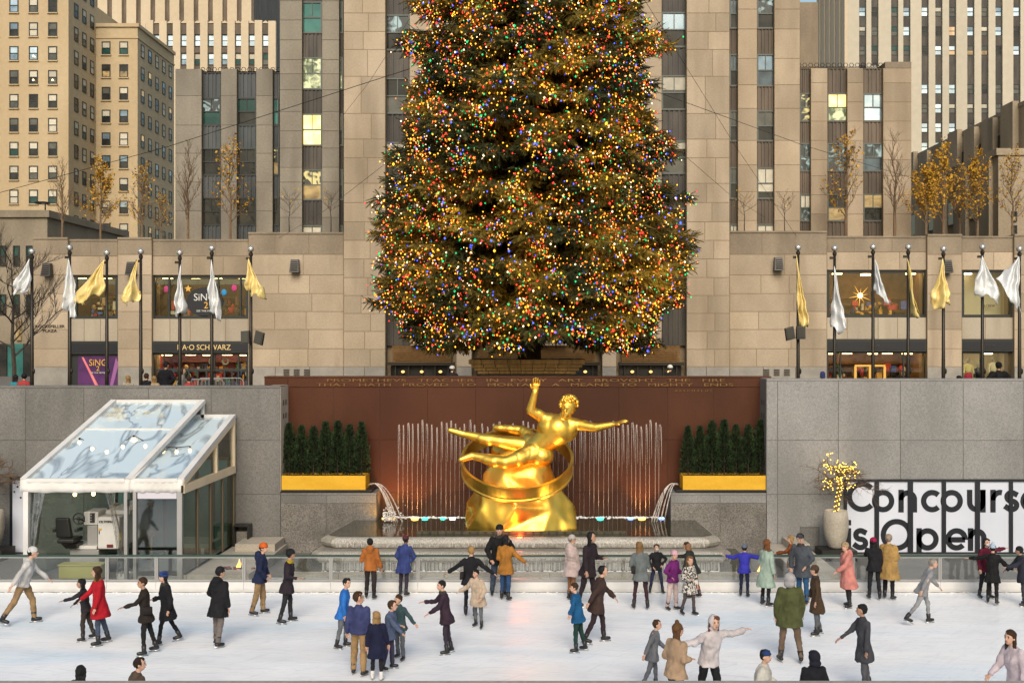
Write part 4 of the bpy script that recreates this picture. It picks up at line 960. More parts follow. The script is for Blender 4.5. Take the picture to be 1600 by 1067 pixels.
for kind, px, base, Y, hp, lb_, rz in [
    ('bare', 97, 376, YT_, 118, 'bare slender roof tree before the tan tower, first in the roof row', .3), ('gold', 157, 378, YT_ + 1, 116, 'roof tree with a full golden top before the tan tower', 1.2),
    ('sparse', 222, 378, YT_, 112, 'roof tree with thin yellow leaves at the tan tower edge', 2.2), ('sparse', 253, 380, YT_ + 1.5, 72, 'short yellowish roof tree at the seam of tan and grey buildings', 4.1),
    ('bare', 294, 378, YT_ + .6, 146, 'tall bare reddish roof tree before the blue metal bays', 2.9), ('sparse', 360, 378, YT_ + .3, 146, 'tall roof tree with yellow leaves over the second blue bay', .7),
    ('small', 452, 366, 74.6, 62, 'small dark bare tree under the sun reflecting gold windows, outer one', .2), ('small', 517, 366, 74.8, 62, 'small dark bare tree touching the central tower, toy store side', 2.0),
    ('small', 1163, 362, 74.6, 56, 'small dark bare tree touching the central tower, clothing store side', 3.1), ('small', 1226, 362, 74.8, 56, 'small dark bare tree under the plain warm wing, outer one', 4.4),
    ('sparse', 1322, 372, YT_, 152, 'tall yellow leaved roof tree before the gold mirror windows', 1.7), ('bare', 1398, 372, YT_ + .4, 156, 'tall nearly bare roof tree at the sandy block corner', 5.0),
    ('dense', 1447, 374, YT_ + .2, 100, 'bushy golden tree at the foot of the slab tower', .9), ('gold', 1474, 374, YT_ + 1.3, 132, 'taller golden tree just behind the bushy one', 3.7),
    ('gold', 1527, 374, YT_ + .5, 122, 'golden tree in front of the dark stone annex', 2.5), ('sparse', 1582, 374, YT_ + .8, 128, 'thin golden tree nearest the right edge above the shops', .1),
    ('sparse', 1500, 374, YT_ + 2.6, 110, 'loose golden tree between the two fuller golden ones', 5.5)]:
    make_tree(kind, px, base, Y, hp, lb_, rz)
make_tree('big', 22, 605, 62, 215, 'dark bare street tree spreading before the corner building', 1.0, 'street_tree', zb=GZ)

# ---------------------------------------------------------------- cables staying the tree
def cable(a, b, label, r=.010):
    o = MB().tube([a, tuple((Vector(a) + Vector(b)) / 2 - Vector((0, 0, .25))), b], r, 5).build('guy_wire', M['bronze'])
    tag(o, label, 'wire', 'steel guy wires holding the tree')
cable(P(640, 108, 48), P(-40, 312, 60), 'long guy wire from the tree toward the tan tower', .016)
cable(P(955, 118, 46), P(1440, 283, 76), 'long guy wire from the tree down to the sandy block', .014)
cable(P(640, 30, 48), P(535, 182, 71), 'short guy wire from the tree to the broad pier, upper one')
cable(P(610, 250, 47), P(436, 372, 70), 'short guy wire from the tree to the toy store wing roof')
cable(P(1010, 5, 48), P(1245, 370, 70), 'steep guy wire from the tree to the clothing store wing roof')
cable(P(1060, 235, 47), P(1195, 340, 76), 'low guy wire from the tree to the warm limestone wing')
# ---------------------------------------------------------------- sunken walls
YW, YR = 34.4, 35.45
structure('plaza_terrace', MB().box(-44, PX(413, YR), 35.0, 37.2, 0, 3.9).box(PX(1205, YR), 44, 35.0, 37.2, 0, 3.9).box(PX(413, YR), PX(1205, YR), 36.0, 37.2, 0, 3.9), M['paving'])
def granite_wall(name, label, cols, rows, Y, mat, d=.6, bot=0.0):
    w = thing(name, label, 'wall', (PX((cols[0] + cols[-1]) / 2, Y), Y, bot))
    MB().box(PX(cols[0], Y), PX(cols[-1], Y), Y + .015, Y + d, bot, PZ(rows[0], Y) - .05).build('backing_wall', M['gran_joint'], w)
    MB().box(PX(cols[0], Y), PX(cols[-1], Y), Y - .01, Y + d + .02, PZ(rows[0], Y) - .05, PZ(rows[0], Y)).build('coping', mat, w)
    for r in range(len(rows) - 1):
        for c in range(len(cols) - 1):
            z0 = PZ(rows[r + 1], Y) if r < len(rows) - 2 else bot
            z1 = PZ(rows[r], Y) - (.055 if r == 0 else 0)
            stone(w, PX(cols[c], Y), PX(cols[c + 1], Y), z0, z1, Y, M['granite_wet'] if (r == len(rows) - 2 and name == 'granite_ledge') else mat, gap=.014, d=.1, ch=.006, name='granite_panel')
    return w
GL = granite_wall('granite_wall', 'grey speckled granite wall behind the clear roofed tent', [-160, -60, 40, 131, 232, 330, 438], [603, 688, 772, 862], YW, M['granite'])
GR = granite_wall('granite_wall', 'light grey granite wall above the black lettered window sign', [1198, 1215, 1310, 1407, 1505, 1600, 1700, 1790], [592, 688, 772, 862], YW, M['granite_lt'])
for g, px, sd in ((GL, 438, 1), (GR, 1198, -1)):            # returns of the walls into the recess, with slotted vents
    x = PX(px, YW); zt = PZ(603 if sd > 0 else 592, YW)
    MB().box(x - (.45 if sd > 0 else 0), x + (0 if sd > 0 else .45), YW + .62, YR, 1.0, zt).build('wall_return', M['lime'] if sd > 0 else M['granite_lt'], g)
    MB().box(x, x + .012 * sd, YW + .02, YR - .01, 1.9, zt - .03).build('jamb_facing', M['concrete'] if sd > 0 else M['granite'], g)  # warm light on the left jamb is put into its tan facing and return
    for py in (630, 651):
        for dy in (.3, .62): MB().box(x + .012 * sd, x + .02 * sd, YW + dy, YW + dy + .14, PZ(py + 4, YW), PZ(py - 4, YW)).build('vent_slot', M['letter_dark'], g)
RWALL = thing('red_granite_wall', 'polished red granite wall with gilded inscription behind the gold statue', 'wall', (PX(815, YR), YR, 0))
MB().box(PX(413, YR), PX(1205, YR), YR + .02, 36.0, .5, PZ(588, YR) - .04).build('backing_wall', M['red_joint'], RWALL)
MB().box(PX(413, YR), PX(1205, YR), YR - .02, 36.05, PZ(588, YR) - .04, PZ(588, YR)).build('coping', M['red'], RWALL)
RC_ = [450, 521, 594, 668, 743, 818, 893, 967, 1043, 1115, 1190]
for rw_ in ((605, 687), (687, 769), (769, 830)):
    for c in range(10): stone(RWALL, PX(RC_[c], YR), PX(RC_[c + 1], YR), PZ(rw_[1], YR), PZ(rw_[0], YR), YR, M['red'], gap=.014, d=.1, ch=.005, name='granite_panel')
RB_ = [413, 450, 594, 743, 893, 1043, 1190, 1205]
for c in range(7): stone(RWALL, PX(RB_[c], YR), PX(RB_[c + 1], YR), PZ(605, YR), PZ(588, YR) - .045, YR - .01, M['red'], gap=.014, d=.1, ch=.005, name='granite_panel')
text('PROMETHEVS   TEACHER   IN   EVERY   ART   BROVGHT   THE   FIRE', 822, 594.3, YR - .03, 4.6, M['gold_letter'], RWALL, width=622, depth=.02)
text('THAT   HATH   PROVED   TO   MORTALS   A   MEANS   TO   MIGHTY   ENDS', 820, 601.3, YR - .03, 4.6, M['gold_letter'], RWALL, width=652, depth=.02)
text('A E S C H Y L U S', 1083, 610.5, YR - .012, 2.6, M['gold_letter'], RWALL, width=58, depth=.02)

# ledges with planters either side of the fountain
LDG = granite_wall('granite_ledge', 'low wet granite ledge under the yellow planter nearer the tent', [438, 510, 588], [770, 786, 862], YW + .05, M['granite'], d=1.0)
RDG = granite_wall('granite_ledge', 'low wet granite ledge under the yellow planter nearer the lettered sign', [1048, 1125, 1198], [770, 786, 862], YW + .05, M['granite_lt'], d=1.0)
def conifer_mesh(seed):
    rr = random.Random(seed); mb = MB(); h = 1.62
    for i in range(1700):
        t = rr.random() ** .8; z = .06 + t * (h - .06); rad = .275 * (1 - t) ** .55 * (.65 + .35 * rr.random()) * (1 + .16 * math.sin(t * 26 + seed)); a = rr.uniform(0, 6.283)
        c = Vector((rad * math.cos(a), rad * math.sin(a), z)); out = Vector((math.cos(a), math.sin(a), rr.uniform(.7, 2.0))).normalized(); s = rr.uniform(.035, .075)
        w = out.cross(Vector((rr.uniform(-1, 1), rr.uniform(-1, 1), rr.uniform(-1, 1)))).normalized() * s * .42
        mb.add([tuple(c - w), tuple(c + out * s * .5 + w * .9), tuple(c + out * s * 1.7), tuple(c + out * s * .5 - w * 1.2)], [(0, 1, 2, 3)])
    return mb.mesh('foliage', M['thuja'])
M['thuja'] = pm('dark arborvitae', (.008, .019, .006), (.024, .046, .012), 5, rough=.7, island=.45)
CON = [conifer_mesh(s) for s in (1, 2, 3)]
ORD = ['first', 'second', 'third', 'fourth', 'fifth', 'sixth', 'seventh', 'eighth', 'ninth', 'tenth']
def planter(a, b, side, label, lw, word):
    y = YW + .08
    t = thing('planter', label, 'planter', (PX((a + b) / 2, y), y, PZ(771, y)), 'yellow planters beside the fountain')
    x0, x1, z0, z1 = PX(a, y), PX(b, y), PZ(765, y), PZ(743, y)
    MB().box(x0, x1, y, y + .03, z0, z1).box(x0, x0 + .03, y + .03, y + .82, z0, z1).box(x1 - .03, x1, y + .03, y + .82, z0, z1).box(x0 + .03, x1 - .03, y + .79, y + .82, z0, z1).build('trough', M['yellow'], t)
    MB().box(x0 + .03, x1 - .03, y + .03, y + .79, z0, z1 - .06).build('soil', M['bark_dk'], t)
    l0, l1 = (x0 - .04, x1 + .2) if side < 0 else (x0 - .2, x1 + .04)
    MB().box(l0, l1, y - .02, y + .9, PZ(767.5, y), z0).build('ledge_slab', M['black'], t); MB().box(l0 + .03, l1 - .03, y, y + .88, PZ(771, y), PZ(768.5, y)).build('ledge_slab', M['black'], t)
    for k in range(7):
        px = a + 10 + (b - a - 18) * k / 6 - (side * 2)
        kx = R.uniform(.97, 1.05)
        c = thing('conifer', f'dark green columnar conifer, {ORD[k]} from the left in the planter {word}', 'conifer', (PX(px, y + .42), y + .42, z1 - .06), 'conifers in the yellow planters', rz=R.uniform(0, 6), scale=kx * R.uniform(.92, 1.03))
        o = link('foliage', CON[k % 3], c, (0, 0, 0), local=True); tag(o, kind='stuff')
        tk = cached('ctrunk', lambda: MB().tube([(0, 0, -.02), (0, 0, 1.2)], [.022, .008], 6).mesh('trunk', M['bark_dk'])); link('trunk', tk, c, (0, 0, 0), local=True)
planter(440, 571, -1, 'long yellow planter box on the ledge nearer the tent', .2, 'nearer the tent')
planter(1067, 1198, 1, 'long yellow planter box on the ledge nearer the lettered sign', .2, 'nearer the sign')

# ---------------------------------------------------------------- the fountain
FT = thing('fountain', 'tiered stone fountain with overflowing rims and rows of thin jets on the red wall', 'fountain', (PX(815, 33), 33, 0))
ZL = PZ(839, 31.5)
xa, xb_, xc_, xd = PX(503, 31.5), PX(1123, 31.5), PX(1092, YW), PX(548, YW)
bl_, br_ = PX(589, YW), PX(1047, YW)
outer = [(xa + .35, 31.5), (xb_ - .35, 31.5), (xb_, 31.8), (xc_, YW), (xd, YW), (xa, 31.8)]
def inset(pts, d):
    cx = sum(p[0] for p in pts) / len(pts); cy_ = sum(p[1] for p in pts) / len(pts)
    return [(cx + (x - cx) * (1 - d / 5.6), cy_ + (y - cy_) * (1 - d / 1.5)) for x, y in pts]
mb = MB()
rims = [(0, -.30), (-.06, -.24), (-.09, -.16), (-.06, -.07), (.02, -.02), (.14, 0.0)]
loops = [[(x, min(y, YW), ZL + dz) for x, y in inset(outer, d)] for d, dz in rims]
mb.add(loops[0], [tuple(range(5, -1, -1))])
for k in range(len(loops) - 1): mb.add(loops[k] + loops[k + 1], [(i, (i + 1) % 6, 6 + (i + 1) % 6, 6 + i) for i in range(6)])
mb.add(loops[-1], [tuple(range(6))])
mb.build('upper_basin', M['wetstone'], FT)
wp = inset(outer, .12); 
MB().add([(x, min(y, YW + .03), ZL + .012) for x, y in wp[:3]] + [(xc_ - .1, YW + .03, ZL + .012), (br_, YW + .03, ZL + .012), (br_, YR - .03, ZL + .012), (bl_, YR - .03, ZL + .012), (bl_, YW + .03, ZL + .012), (xd + .1, YW + .03, ZL + .012)] + [(wp[5][0], wp[5][1], ZL + .012)], [tuple(range(10))]).build('pool_water', M['pool'], FT)
MB().box(bl_, br_, YW + .01, YR, .4, ZL).build('rear_basin', M['wetstone'], FT)
# inner kerb with a row of square spouts
kx0, kx1 = PX(655, 32.6), PX(975, 32.6)
MB().box(kx0, kx1, 32.0, 32.10, ZL - .1, ZL + .085).build('spout_kerb', M['kerb_dark'], FT)
for k in range(26):
    x = kx0 + .15 + (kx1 - kx0 - .3) * k / 25
    link('spout', cached('spout', lambda: MB().box(-.026, .026, -.012, .05, -.03, .015).mesh('spout', M['black'])), FT, (x, 31.998, ZL + .055))
# middle tier and lower pool
Z2 = PZ(862, 30.95); x2a, x2b = PX(486, 30.95), PX(1142, 30.95)
ot2 = [(x2a + .2, 30.95), (x2b - .2, 30.95), (x2b, 31.2), (x2b - .25, YW), (x2a + .25, YW), (x2a, 31.2)]
loops = [[(x, min(y, YW), Z2 + dz) for x, y in inset(ot2, d)] for d, dz in [(.03, -.30), (-.02, -.22), (-.04, -.13), (-.02, -.05), (.05, -.01), (.15, 0)]]
mb = MB(); mb.add(loops[0], [tuple(range(5, -1, -1))])
for k in range(len(loops) - 1): mb.add(loops[k] + loops[k + 1], [(i, (i + 1) % 6, 6 + (i + 1) % 6, 6 + i) for i in range(6)])
mb.add(loops[-1], [tuple(range(6))]); mb.build('middle_basin', M['wetstone'], FT)
MB().box(x2a + .6, x2b - .6, 31.75, YW, Z2 + .001, ZL - .29).build('upper_pedestal', M['granite_wet'], FT)
MB().box(x2a + .35, x2b - .35, 31.2, YW, .012, Z2 - .28).build('lower_pedestal', M['granite_wet'], FT)
def veil(x0, x1, y, z0, z1, name='water_curtain', mat='veil', bulge=.0, n=40):
    mb = MB(); vs = []
    for j in range(5):
        t = j / 4
        for i in range(n + 1):
            x = x0 + (x1 - x0) * i / n; vs.append((x, y - bulge * math.sin(t * 1.57) + .015 * math.sin(i * 1.7) * t, z1 + (z0 - z1) * t))
    fs = [(j * (n + 1) + i, j * (n + 1) + i + 1, (j + 1) * (n + 1) + i + 1, (j + 1) * (n + 1) + i) for j in range(4) for i in range(n)]
    mb.add(vs, fs); return mb.build(name, M[mat], FT, True)
veil(xa + .4, xb_ - .4, 31.42, ZL - .26, ZL - .02, mat='veil_thick', bulge=.07); veil(xa + .5, xb_ - .5, 31.5, Z2 + .01, ZL - .2)
veil(x2a + .25, x2b - .25, 30.92, Z2 - .22, Z2 - .01, mat='veil_thick', bulge=.05); veil(x2a + .3, x2b - .3, 30.97, .17, Z2 - .16); veil(x2a + .3, x2b - .3, 31.02, .17, Z2 - .16)
structure('lower_pool_water', MB().box(PX(448, 30.5), PX(1188, 30.5), 30.35, YW, .02, .15), M['pool'])
fo = MB()
for i in range(420):
    x = PX(R.uniform(616, 1036), YR - .5); fo.ell((x, YR - .5 + R.gauss(0, .08), ZL + .012), (R.uniform(.02, .07), R.uniform(.02, .05), R.uniform(.01, .03)), 6, 4)
for i in range(260):
    x = R.uniform(x2a + .3, x2b - .3); fo.ell((x, R.uniform(30.72, 30.95), .15), (R.uniform(.03, .10), R.uniform(.03, .06), R.uniform(.015, .045)), 6, 4)
tag(fo.build('foam', M['foam'], FT, True), kind='stuff')
for k in range(9):
    x0 = PX(448 + k * 82.2, 30.2); MB().box(x0 + .008, PX(448 + (k + 1) * 82.2, 30.2) - .008, 30.05, 30.35, .012, .27).build('kerb_stone', M['concrete'], FT)
# jets along the red wall
def jet(px, top, seed):
    rr = random.Random(seed); x = PX(px, YR - .45); y = YR - .45; zt = PZ(top, y); mb = MB()
    mb.tube([(x, y, ZL), (x + .005, y, zt - .25), (x + .012, y - .01, zt)], [.008, .009, .016], 5)
    dx = rr.uniform(.03, .06)
    mb.tube([(x + .012, y, zt - .01), (x + dx * .7, y - .05, zt + .01), (x + dx, y - .08, zt - .12), (x + dx * 1.2, y - .1, zt - .5), (x + dx * 1.35, y - .12, zt - 1.2)], [.012, .021, .022, .016, .004], 6)
    return mb.build('water_jet', M['jet'], FT, True)
jp = [622.5 + 7.35 * k + R.uniform(-1.0, 1.0) for k in range(17)] + [752 + 9 * k for k in range(5)] + [800 + 8 * k for k in range(13)] + [906 + 7.3 * k + R.uniform(-1.0, 1.0) for k in range(18)]
for k, px in enumerate(jp): jet(px, 659 + R.uniform(-3, 6) + (6 if k % 5 == 3 else 0), k)
M['arcw'] = water_veil('arcing water', (.9, .86, .80), .75, (18, 18, 3), .3, .65)
for (a, b, s_) in ((576, 618, 1), (578, 612, 1), (580, 629, 1), (577, 615, 1), (579, 621, 1), (1058, 1018, -1), (1056, 1026, -1), (1060, 1038, -1), (1057, 1022, -1), (1059, 1032, -1)):
    p0 = Vector(P(a, 757, YW - .1)); p1 = Vector((PX(b, YW - .3), YW - .3, ZL)); pts = []
    for i in range(11):
        t = i / 10; q = p0.lerp(p1, t); q.z = p0.z + .28 * t * (1 - t) * 2.2 - (p0.z - p1.z) * (t ** 1.9); pts.append(tuple(q))
    MB().tube(pts, [.009 + .013 * i / 10 for i in range(11)], 6).build('water_arc', M['arcw'], FT, True)
# pool lamps at the water line and the coloured light they throw up the wall
M['l_amber'] = em('amber pool lamp', (1, .55, .10), 4, False)
LC = {'amber': (1, .50, .10), 'teal': (.05, .8, .55), 'white': (1, .8, .75), 'blue': (.15, .3, 1), 'red': (1, .12, .02)}
for px, py, c, r_ in ((601, 806, 'amber', .09), (612, 809, 'amber', .12), (648, 811, 'amber', .12), (664, 812, 'teal', .1), (692, 813, 'teal', .08), (707, 813, 'white', .1), (938, 812, 'teal', .11), (985, 813, 'blue', .09), (1003, 812, 'amber', .12), (1034, 812, 'blue', .09)):
    p = (PX(px, YR - .75), YR - .75, ZL + .03)
    MB().ell(p, (r_ * 1.0, r_ * .5, r_ * .32), 10, 6).build('pool_lamp', M.setdefault('pl_' + c, em(c + ' pool lamp', LC[c], 4)), FT, True)
def lamp(kind, name, loc, col, e, size=.1, tgt=None, spot=60):
    l = bpy.data.lights.new(name, kind); l.energy = e; l.color = col
    if kind == 'SPOT': l.spot_size = math.radians(spot); l.spot_blend = .8; l.shadow_soft_size = size
    else: l.shadow_soft_size = size
    o = bpy.data.objects.new(name, l); COL.objects.link(o); o.location = loc
    if tgt is not None: o.rotation_euler = (Vector(tgt) - Vector(loc)).to_track_quat('-Z', 'Y').to_euler()
    return o
for px in (608, 648, 1003): lamp('SPOT', 'pool_uplight', (PX(px, YR - .7), YR - .7, ZL + .12), (1, .42, .12), 55, .08, (PX(px, YR), YR - .1, ZL + 1.6), 95)
for px in (700, 940): lamp('SPOT', 'pool_uplight', (PX(px, YR - .7), YR - .7, ZL + .12), (1, .55, .30), 25, .08, (PX(px, YR), YR - .1, ZL + 2.2), 80)
lamp('SPOT', 'pool_uplight', (PX(598, 34.2), 34.1, ZL + .15), (1, .5, .1), 20, .05, (PX(590, YW), 34.6, ZL + .6), 120)
lamp('POINT', 'statue_base_lamp', (PX(812, 31.9), 31.75, ZL + .12), (1, .12, .02), 26, .08)
lamp('SPOT', 'statue_uplight', (PX(770, 31.9), 31.75, ZL + .12), (1, .70, .32), 80, .1, (PX(815, 33), 33, 4.0), 70)
lamp('SPOT', 'statue_uplight', (PX(890, 31.9), 31.75, ZL + .12), (1, .66, .28), 90, .1, (PX(850, 33), 33, 4.2), 70)
sp = MB()
for i in range(200):
    a = R.uniform(0, 6.3); sp.ell((PX(604, 34.1) + abs(R.gauss(0, .22)) - .1, 34.05 + R.gauss(0, .08), ZL + .05 + abs(R.gauss(0, .17))), (R.uniform(.008, .028),) * 3, 5, 4)
tag(sp.build('splash', M['foam'], FT, True), kind='stuff')

# ---------------------------------------------------------------- rink fence
YFe = 29.1
FE = thing('rink_fence', 'clear panelled rink fence with grey posts and a dark green top rail', 'fence', (PX(800, YFe), YFe, 0))
posts = sorted([45, 167, 244, -28, -100] + [381 + 136 * k for k in range(11)])
for k, px in enumerate(posts):
    x = PX(px, YFe)
    link('post', cached('fpost', lambda: MB().box(-.045, -.008, 0, .05, .26, PZ(868, YFe) - .02).box(.008, .045, 0, .05, .26, PZ(868, YFe) - .02).box(-.008, .008, .02, .04, .26, PZ(868, YFe) - .02).mesh('post', M['alu'])), FE, (x, YFe, 0))
    if k < len(posts) - 1:
        x1 = PX(posts[k + 1], YFe); w = x1 - x - .1
        pn = MB().box(x + .05, x1 - .05, YFe + .02, YFe + .03, .32, PZ(868, YFe) - .06).build('fence_panel', M['plexi'], FE)
        MB().box(x + .046, x1 - .046, YFe + .01, YFe + .045, PZ(868, YFe) - .06, PZ(868, YFe) - .02).build('panel_rail', M['alu'], pn)
        MB().box(x + .046, x1 - .046, YFe + .01, YFe + .045, .27, .32).build('panel_rail', M['alu'], pn)
        MB().box(x + .004, x1 - .004, YFe - .03, YFe + .07, -.05, .26).build('kick_board', M['white'], FE)
        MB().box(x + .004, x1 - .004, YFe - .02, YFe + .06, PZ(868, YFe) - .02, PZ(868, YFe) + .02).build('top_rail', M.setdefault('rail_green', pm('dark green rail', (.03, .065, .05), rough=.4)), FE)
MB().box(PX(-100, YFe), PX(1741, YFe), YFe - .05, YFe - .032, -.02, .07).build('ice_kick_strip', M.setdefault('kick', pm('dull kick strip', (.50, .49, .47), (.60, .58, .55), 2, rough=.6)), FE)
sh_ = MB()
for i in range(900):
    sh_.ell((R.uniform(-15, 15), 29.03 - abs(R.gauss(0, .10)), 0), (R.uniform(.02, .07), R.uniform(.015, .04), R.uniform(.006, .02)), 5, 3)
tag(sh_.build('snow', M['foam'], None, True), kind='stuff')
# foam blocks behind the glass
for k, (a, b) in enumerate([(400, 474), (476, 512), (540, 582), (586, 652), (660, 694), (698, 770), (775, 842), (846, 930), (1100, 1190), (1196, 1300)]):
    MB().box(PX(a, 29.5) + .01, PX(b, 29.5) - .01, 29.4, 29.75, .012, .24).build('snow_block', M['white'], None)
    tag(bpy.context.scene.objects[-1] if False else [o for o in COL.objects if o.name.startswith('snow_block')][-1], f'white padded kerb block behind the rink fence glass, {ORD[k]} from the tent', 'kerb block', 'white kerb blocks behind the fence')

# ---------------------------------------------------------------- low platforms with fire bowls
for x0, x1, lb_, fx, lb2 in ((PX(287, 29.9), PX(388, 29.9), 'low pale stone platform running back beside the tent', 373, 'small gas fire with orange flame beside the tent'),
                             (6.9, 8.0, 'low pale stone platform beside the potted tree', 1187, 'small gas fire with orange flame behind the royal blue child')):
    t = thing('stone_platform', lb_, 'platform', ((x0 + x1) / 2, 32, 0))
    MB().box(x0, x1, 29.85, 34.3, .012, .16).build('base_slab', M['concrete'], t)
    n = 5
    for k in range(n): MB().box(x0 - .03, x1 + .03, 29.82 + k * .9 + .006, 29.82 + (k + 1) * .9 - .006, .162, .30).build('cap_stone', M['concrete'], t)
    MB().box(x0 + .5, x1 - .05, 33.1, 34.3, .302, .52).build('rear_step', M['concrete'], t)
    fxx = PX(fx, 30.6) if fx < 800 else PX(fx, 31.4); fy = 30.6 if fx < 800 else 31.4
    zb = .30 if x0 - .03 < fxx < x1 + .03 else .012
    f = thing('gas_fire', lb2, 'fire', (fxx, fy, zb), 'gas fires beside the rink')
    cb = MB()
    for k in range(26): cb.ell((fxx + R.uniform(-.5, .45), fy + R.uniform(-.12, .12), zb + .02), (R.uniform(.03, .07), .04, .03), 6, 4)
    tag(cb.build('embers', pm('dark coals', (.02, .018, .016), (.25, .03, .015), 9) if 'dark coals' not in bpy.data.materials else bpy.data.materials['dark coals'], f), kind='stuff')
    fl = MB()
    for dx, h, r_ in ((0, .24, .03), (.04, .15, .024), (-.04, .12, .02)):
        fl.tube([(fxx + dx, fy, zb + .03), (fxx + dx - .012, fy, zb + .03 + h * .3), (fxx + dx + .02, fy, zb + .03 + h * .7), (fxx + dx + .015, fy, zb + .03 + h)], [r_ * .7, r_, r_ * .5, .003], 7)
    fl.build('flame', M.setdefault('flame', lit('gas flame', (1, .25, .02), (1, .7, .2), 3.0, 6)), f, True)

# ---------------------------------------------------------------- lettered window sign
SG = thing('window_sign', 'black framed window wall with big black lettering on pale lilac panels', 'sign', (PX(1470, YW), YW, PZ(864, YW)))
YG = YW - .06
ml = [(1319, 1323), (1366, 1373), (1418, 1426), (1471, 1477.5), (1523, 1530.5), (1576, 1582), (1629, 1636), (1682, 1689), (1735, 1742)]
for a, b in ml: MB().box(PX(a, YG), PX(b, YG), YG - .05, YW - .002, PZ(862, YG), PZ(752, YG)).build('mullion', M['letter_ink'], SG)
MB().box(PX(1319, YG), PX(1742, YG), YG - .05, YW - .002, PZ(752, YG), PZ(748.5, YG)).build('top_rail', M['letter_ink'], SG)
MB().box(PX(1319, YG), PX(1742, YG), YG - .05, YW - .002, PZ(866, YG), PZ(862, YG)).build('bottom_rail', M['letter_ink'], SG)
for k in range(len(ml) - 1): MB().box(PX(ml[k][1], YG), PX(ml[k + 1][0], YG), YG, YW - .004, PZ(862, YG), PZ(752, YG)).build('panel', M['panel_sign'], SG)
def zq(zx, zy): return (1050 + zx / 2.884, 590 + zy / 2.884)
def stroke(mb, pts, wz=24.0, closed=False):
    q = [Vector((PX(p[0], YG), PZ(p[1], YG))) for p in [zq(*p_) for p_ in pts]]; hw = wz / 2.884 * YG / F / 2; n = len(q); L, Rr = [], []
    for i in range(n):
        a = q[i - 1] if (i > 0 or closed) else q[i]; b = q[(i + 1) % n] if (i < n - 1 or closed) else q[i]
        d = (b - a).normalized(); nrm = Vector((-d.y, d.x)); L.append(q[i] + nrm * hw); Rr.append(q[i] - nrm * hw)
    vs = []
    for y in (YG - .012, YG - .001): vs += [(p.x, y, p.y) for p in L] + [(p.x, y, p.y) for p in Rr]
    m_ = n if closed else n - 1; fs = []
    for i in range(m_):
        j = (i + 1) % n
        fs += [(i, j, n + j, n + i)[::-1], (2 * n + i, 2 * n + j, i, j)[::1] and (i, 2 * n + i, 2 * n + j, j), (n + i, n + j, 3 * n + j, 3 * n + i)]
    if not closed: fs += [(0, n, 3 * n, 2 * n), (n - 1, 3 * n - 1, 4 * n - 1, 2 * n - 1)]
    mb.add(vs, fs)
def arc(cx, cy_, r, a0, a1, n=28, ry=None): return [(cx + r * math.cos(math.radians(a0 + (a1 - a0) * i / n)), cy_ - (ry or r) * math.sin(math.radians(a0 + (a1 - a0) * i / n))) for i in range(n + 1)]
def letter(paths):
    mb = MB()
    for p in paths: stroke(mb, p[0], closed=(len(p) > 1 and p[1]))
    mb.build('letter', M['letter_ink'], SG)
r_ = 38.5
def l_o(cx, cy_, r): letter([(arc(cx, cy_, r, 0, 348, 29), True)])
def l_s(cx, cy_): letter([([(cx + 27, cy_ - 27)] + arc(cx, cy_ - 19, 21, 50, 270, 14, 19) + arc(cx, cy_ + 19, 23, 90, -130, 14, 19) + [(cx - 31, cy_ + 22)],)])
def l_e(cx, cy_, r): letter([([(cx + r, cy_ + 2)] + arc(cx, cy_, r, 3, 318, 26),), ([(cx - r, cy_ + 2), (cx + r, cy_ + 2)],)])
def l_n(x, yb, w=60): letter([([(x, yb), (x, yb - 102)],), ([(x, yb - 55)] + arc(x + w / 2, yb - 58, w / 2, 180, 0, 16, 30) + [(x + w, yb)],)])
letter([(arc(856, 535, 57, 42, 318, 26),)]); l_o(951, 555, r_); l_n(1032, 606); letter([(arc(1172, 555, r_, 45, 315, 24),)]); l_o(1260, 555, r_)
letter([([(1341, 504), (1341, 560)] + arc(1371, 560, 30, 180, 360, 16, 32) + [(1401, 504)],), ([(1401, 504), (1401, 606)],)])
letter([([(1446, 606), (1446, 504)],), ([(1446, 552)] + arc(1478, 552, 32, 180, 75, 10, 36),)]); l_s(1530, 555); l_e(1620, 555, r_)
letter([([(795, 677), (795, 779)],), ([(795, 640), (795, 664)],)]); l_s(849, 726); l_o(1012, 707, 60)
letter([([(1113, 677), (1113, 790)],), (arc(1151, 727, r_, 0, 348, 29), True)]); l_e(1282, 727, r_); l_n(1345, 779)
MB().box(PX(1300, YW), PX(1742, YW), YW - .35, YW - .002, PZ(871, YW), PZ(866.5, YW)).build('sill', M['concrete'], SG)
SL = thing('window_sign', 'narrow black framed pale panel with dark dots beside the tent corner', 'sign', (PX(27, YW), YW, PZ(866, YW)))
MB().box(PX(15, YG), PX(44, YG), YG, YW - .002, PZ(866, YG), PZ(745, YG)).build('frame', M['letter_ink'], SL)
MB().box(PX(20, YG), PX(44, YG), YG - .02, YG - .002, PZ(862, YG), PZ(750, YG)).build('panel', M['panel_sign'], SL)
for px, py, r2 in ((23, 754, 1.5), (28, 760, 1.6), (23, 768, 1.4), (33, 777, 1.5), (35, 752, 1.4)): MB().prism_xz([(PX(px, YG) + r2 * .02 * math.cos(a), PZ(py, YG) + r2 * .02 * math.sin(a)) for a in [i * math.pi / 6 for i in range(12)]], YG - .03, YG - .021).build('printed_dot', M['letter_ink'], SL)
mbq = MB(); stroke(mbq, [((px - 1050) * 2.884, (py - 590) * 2.884) for px, py in [(37 + 5 * math.cos(a), 803 + 6 * math.sin(a)) for a in [i * math.pi / 8 for i in range(16)]]], 8, True); mbq.build('letter', M['letter_ink'], SL)

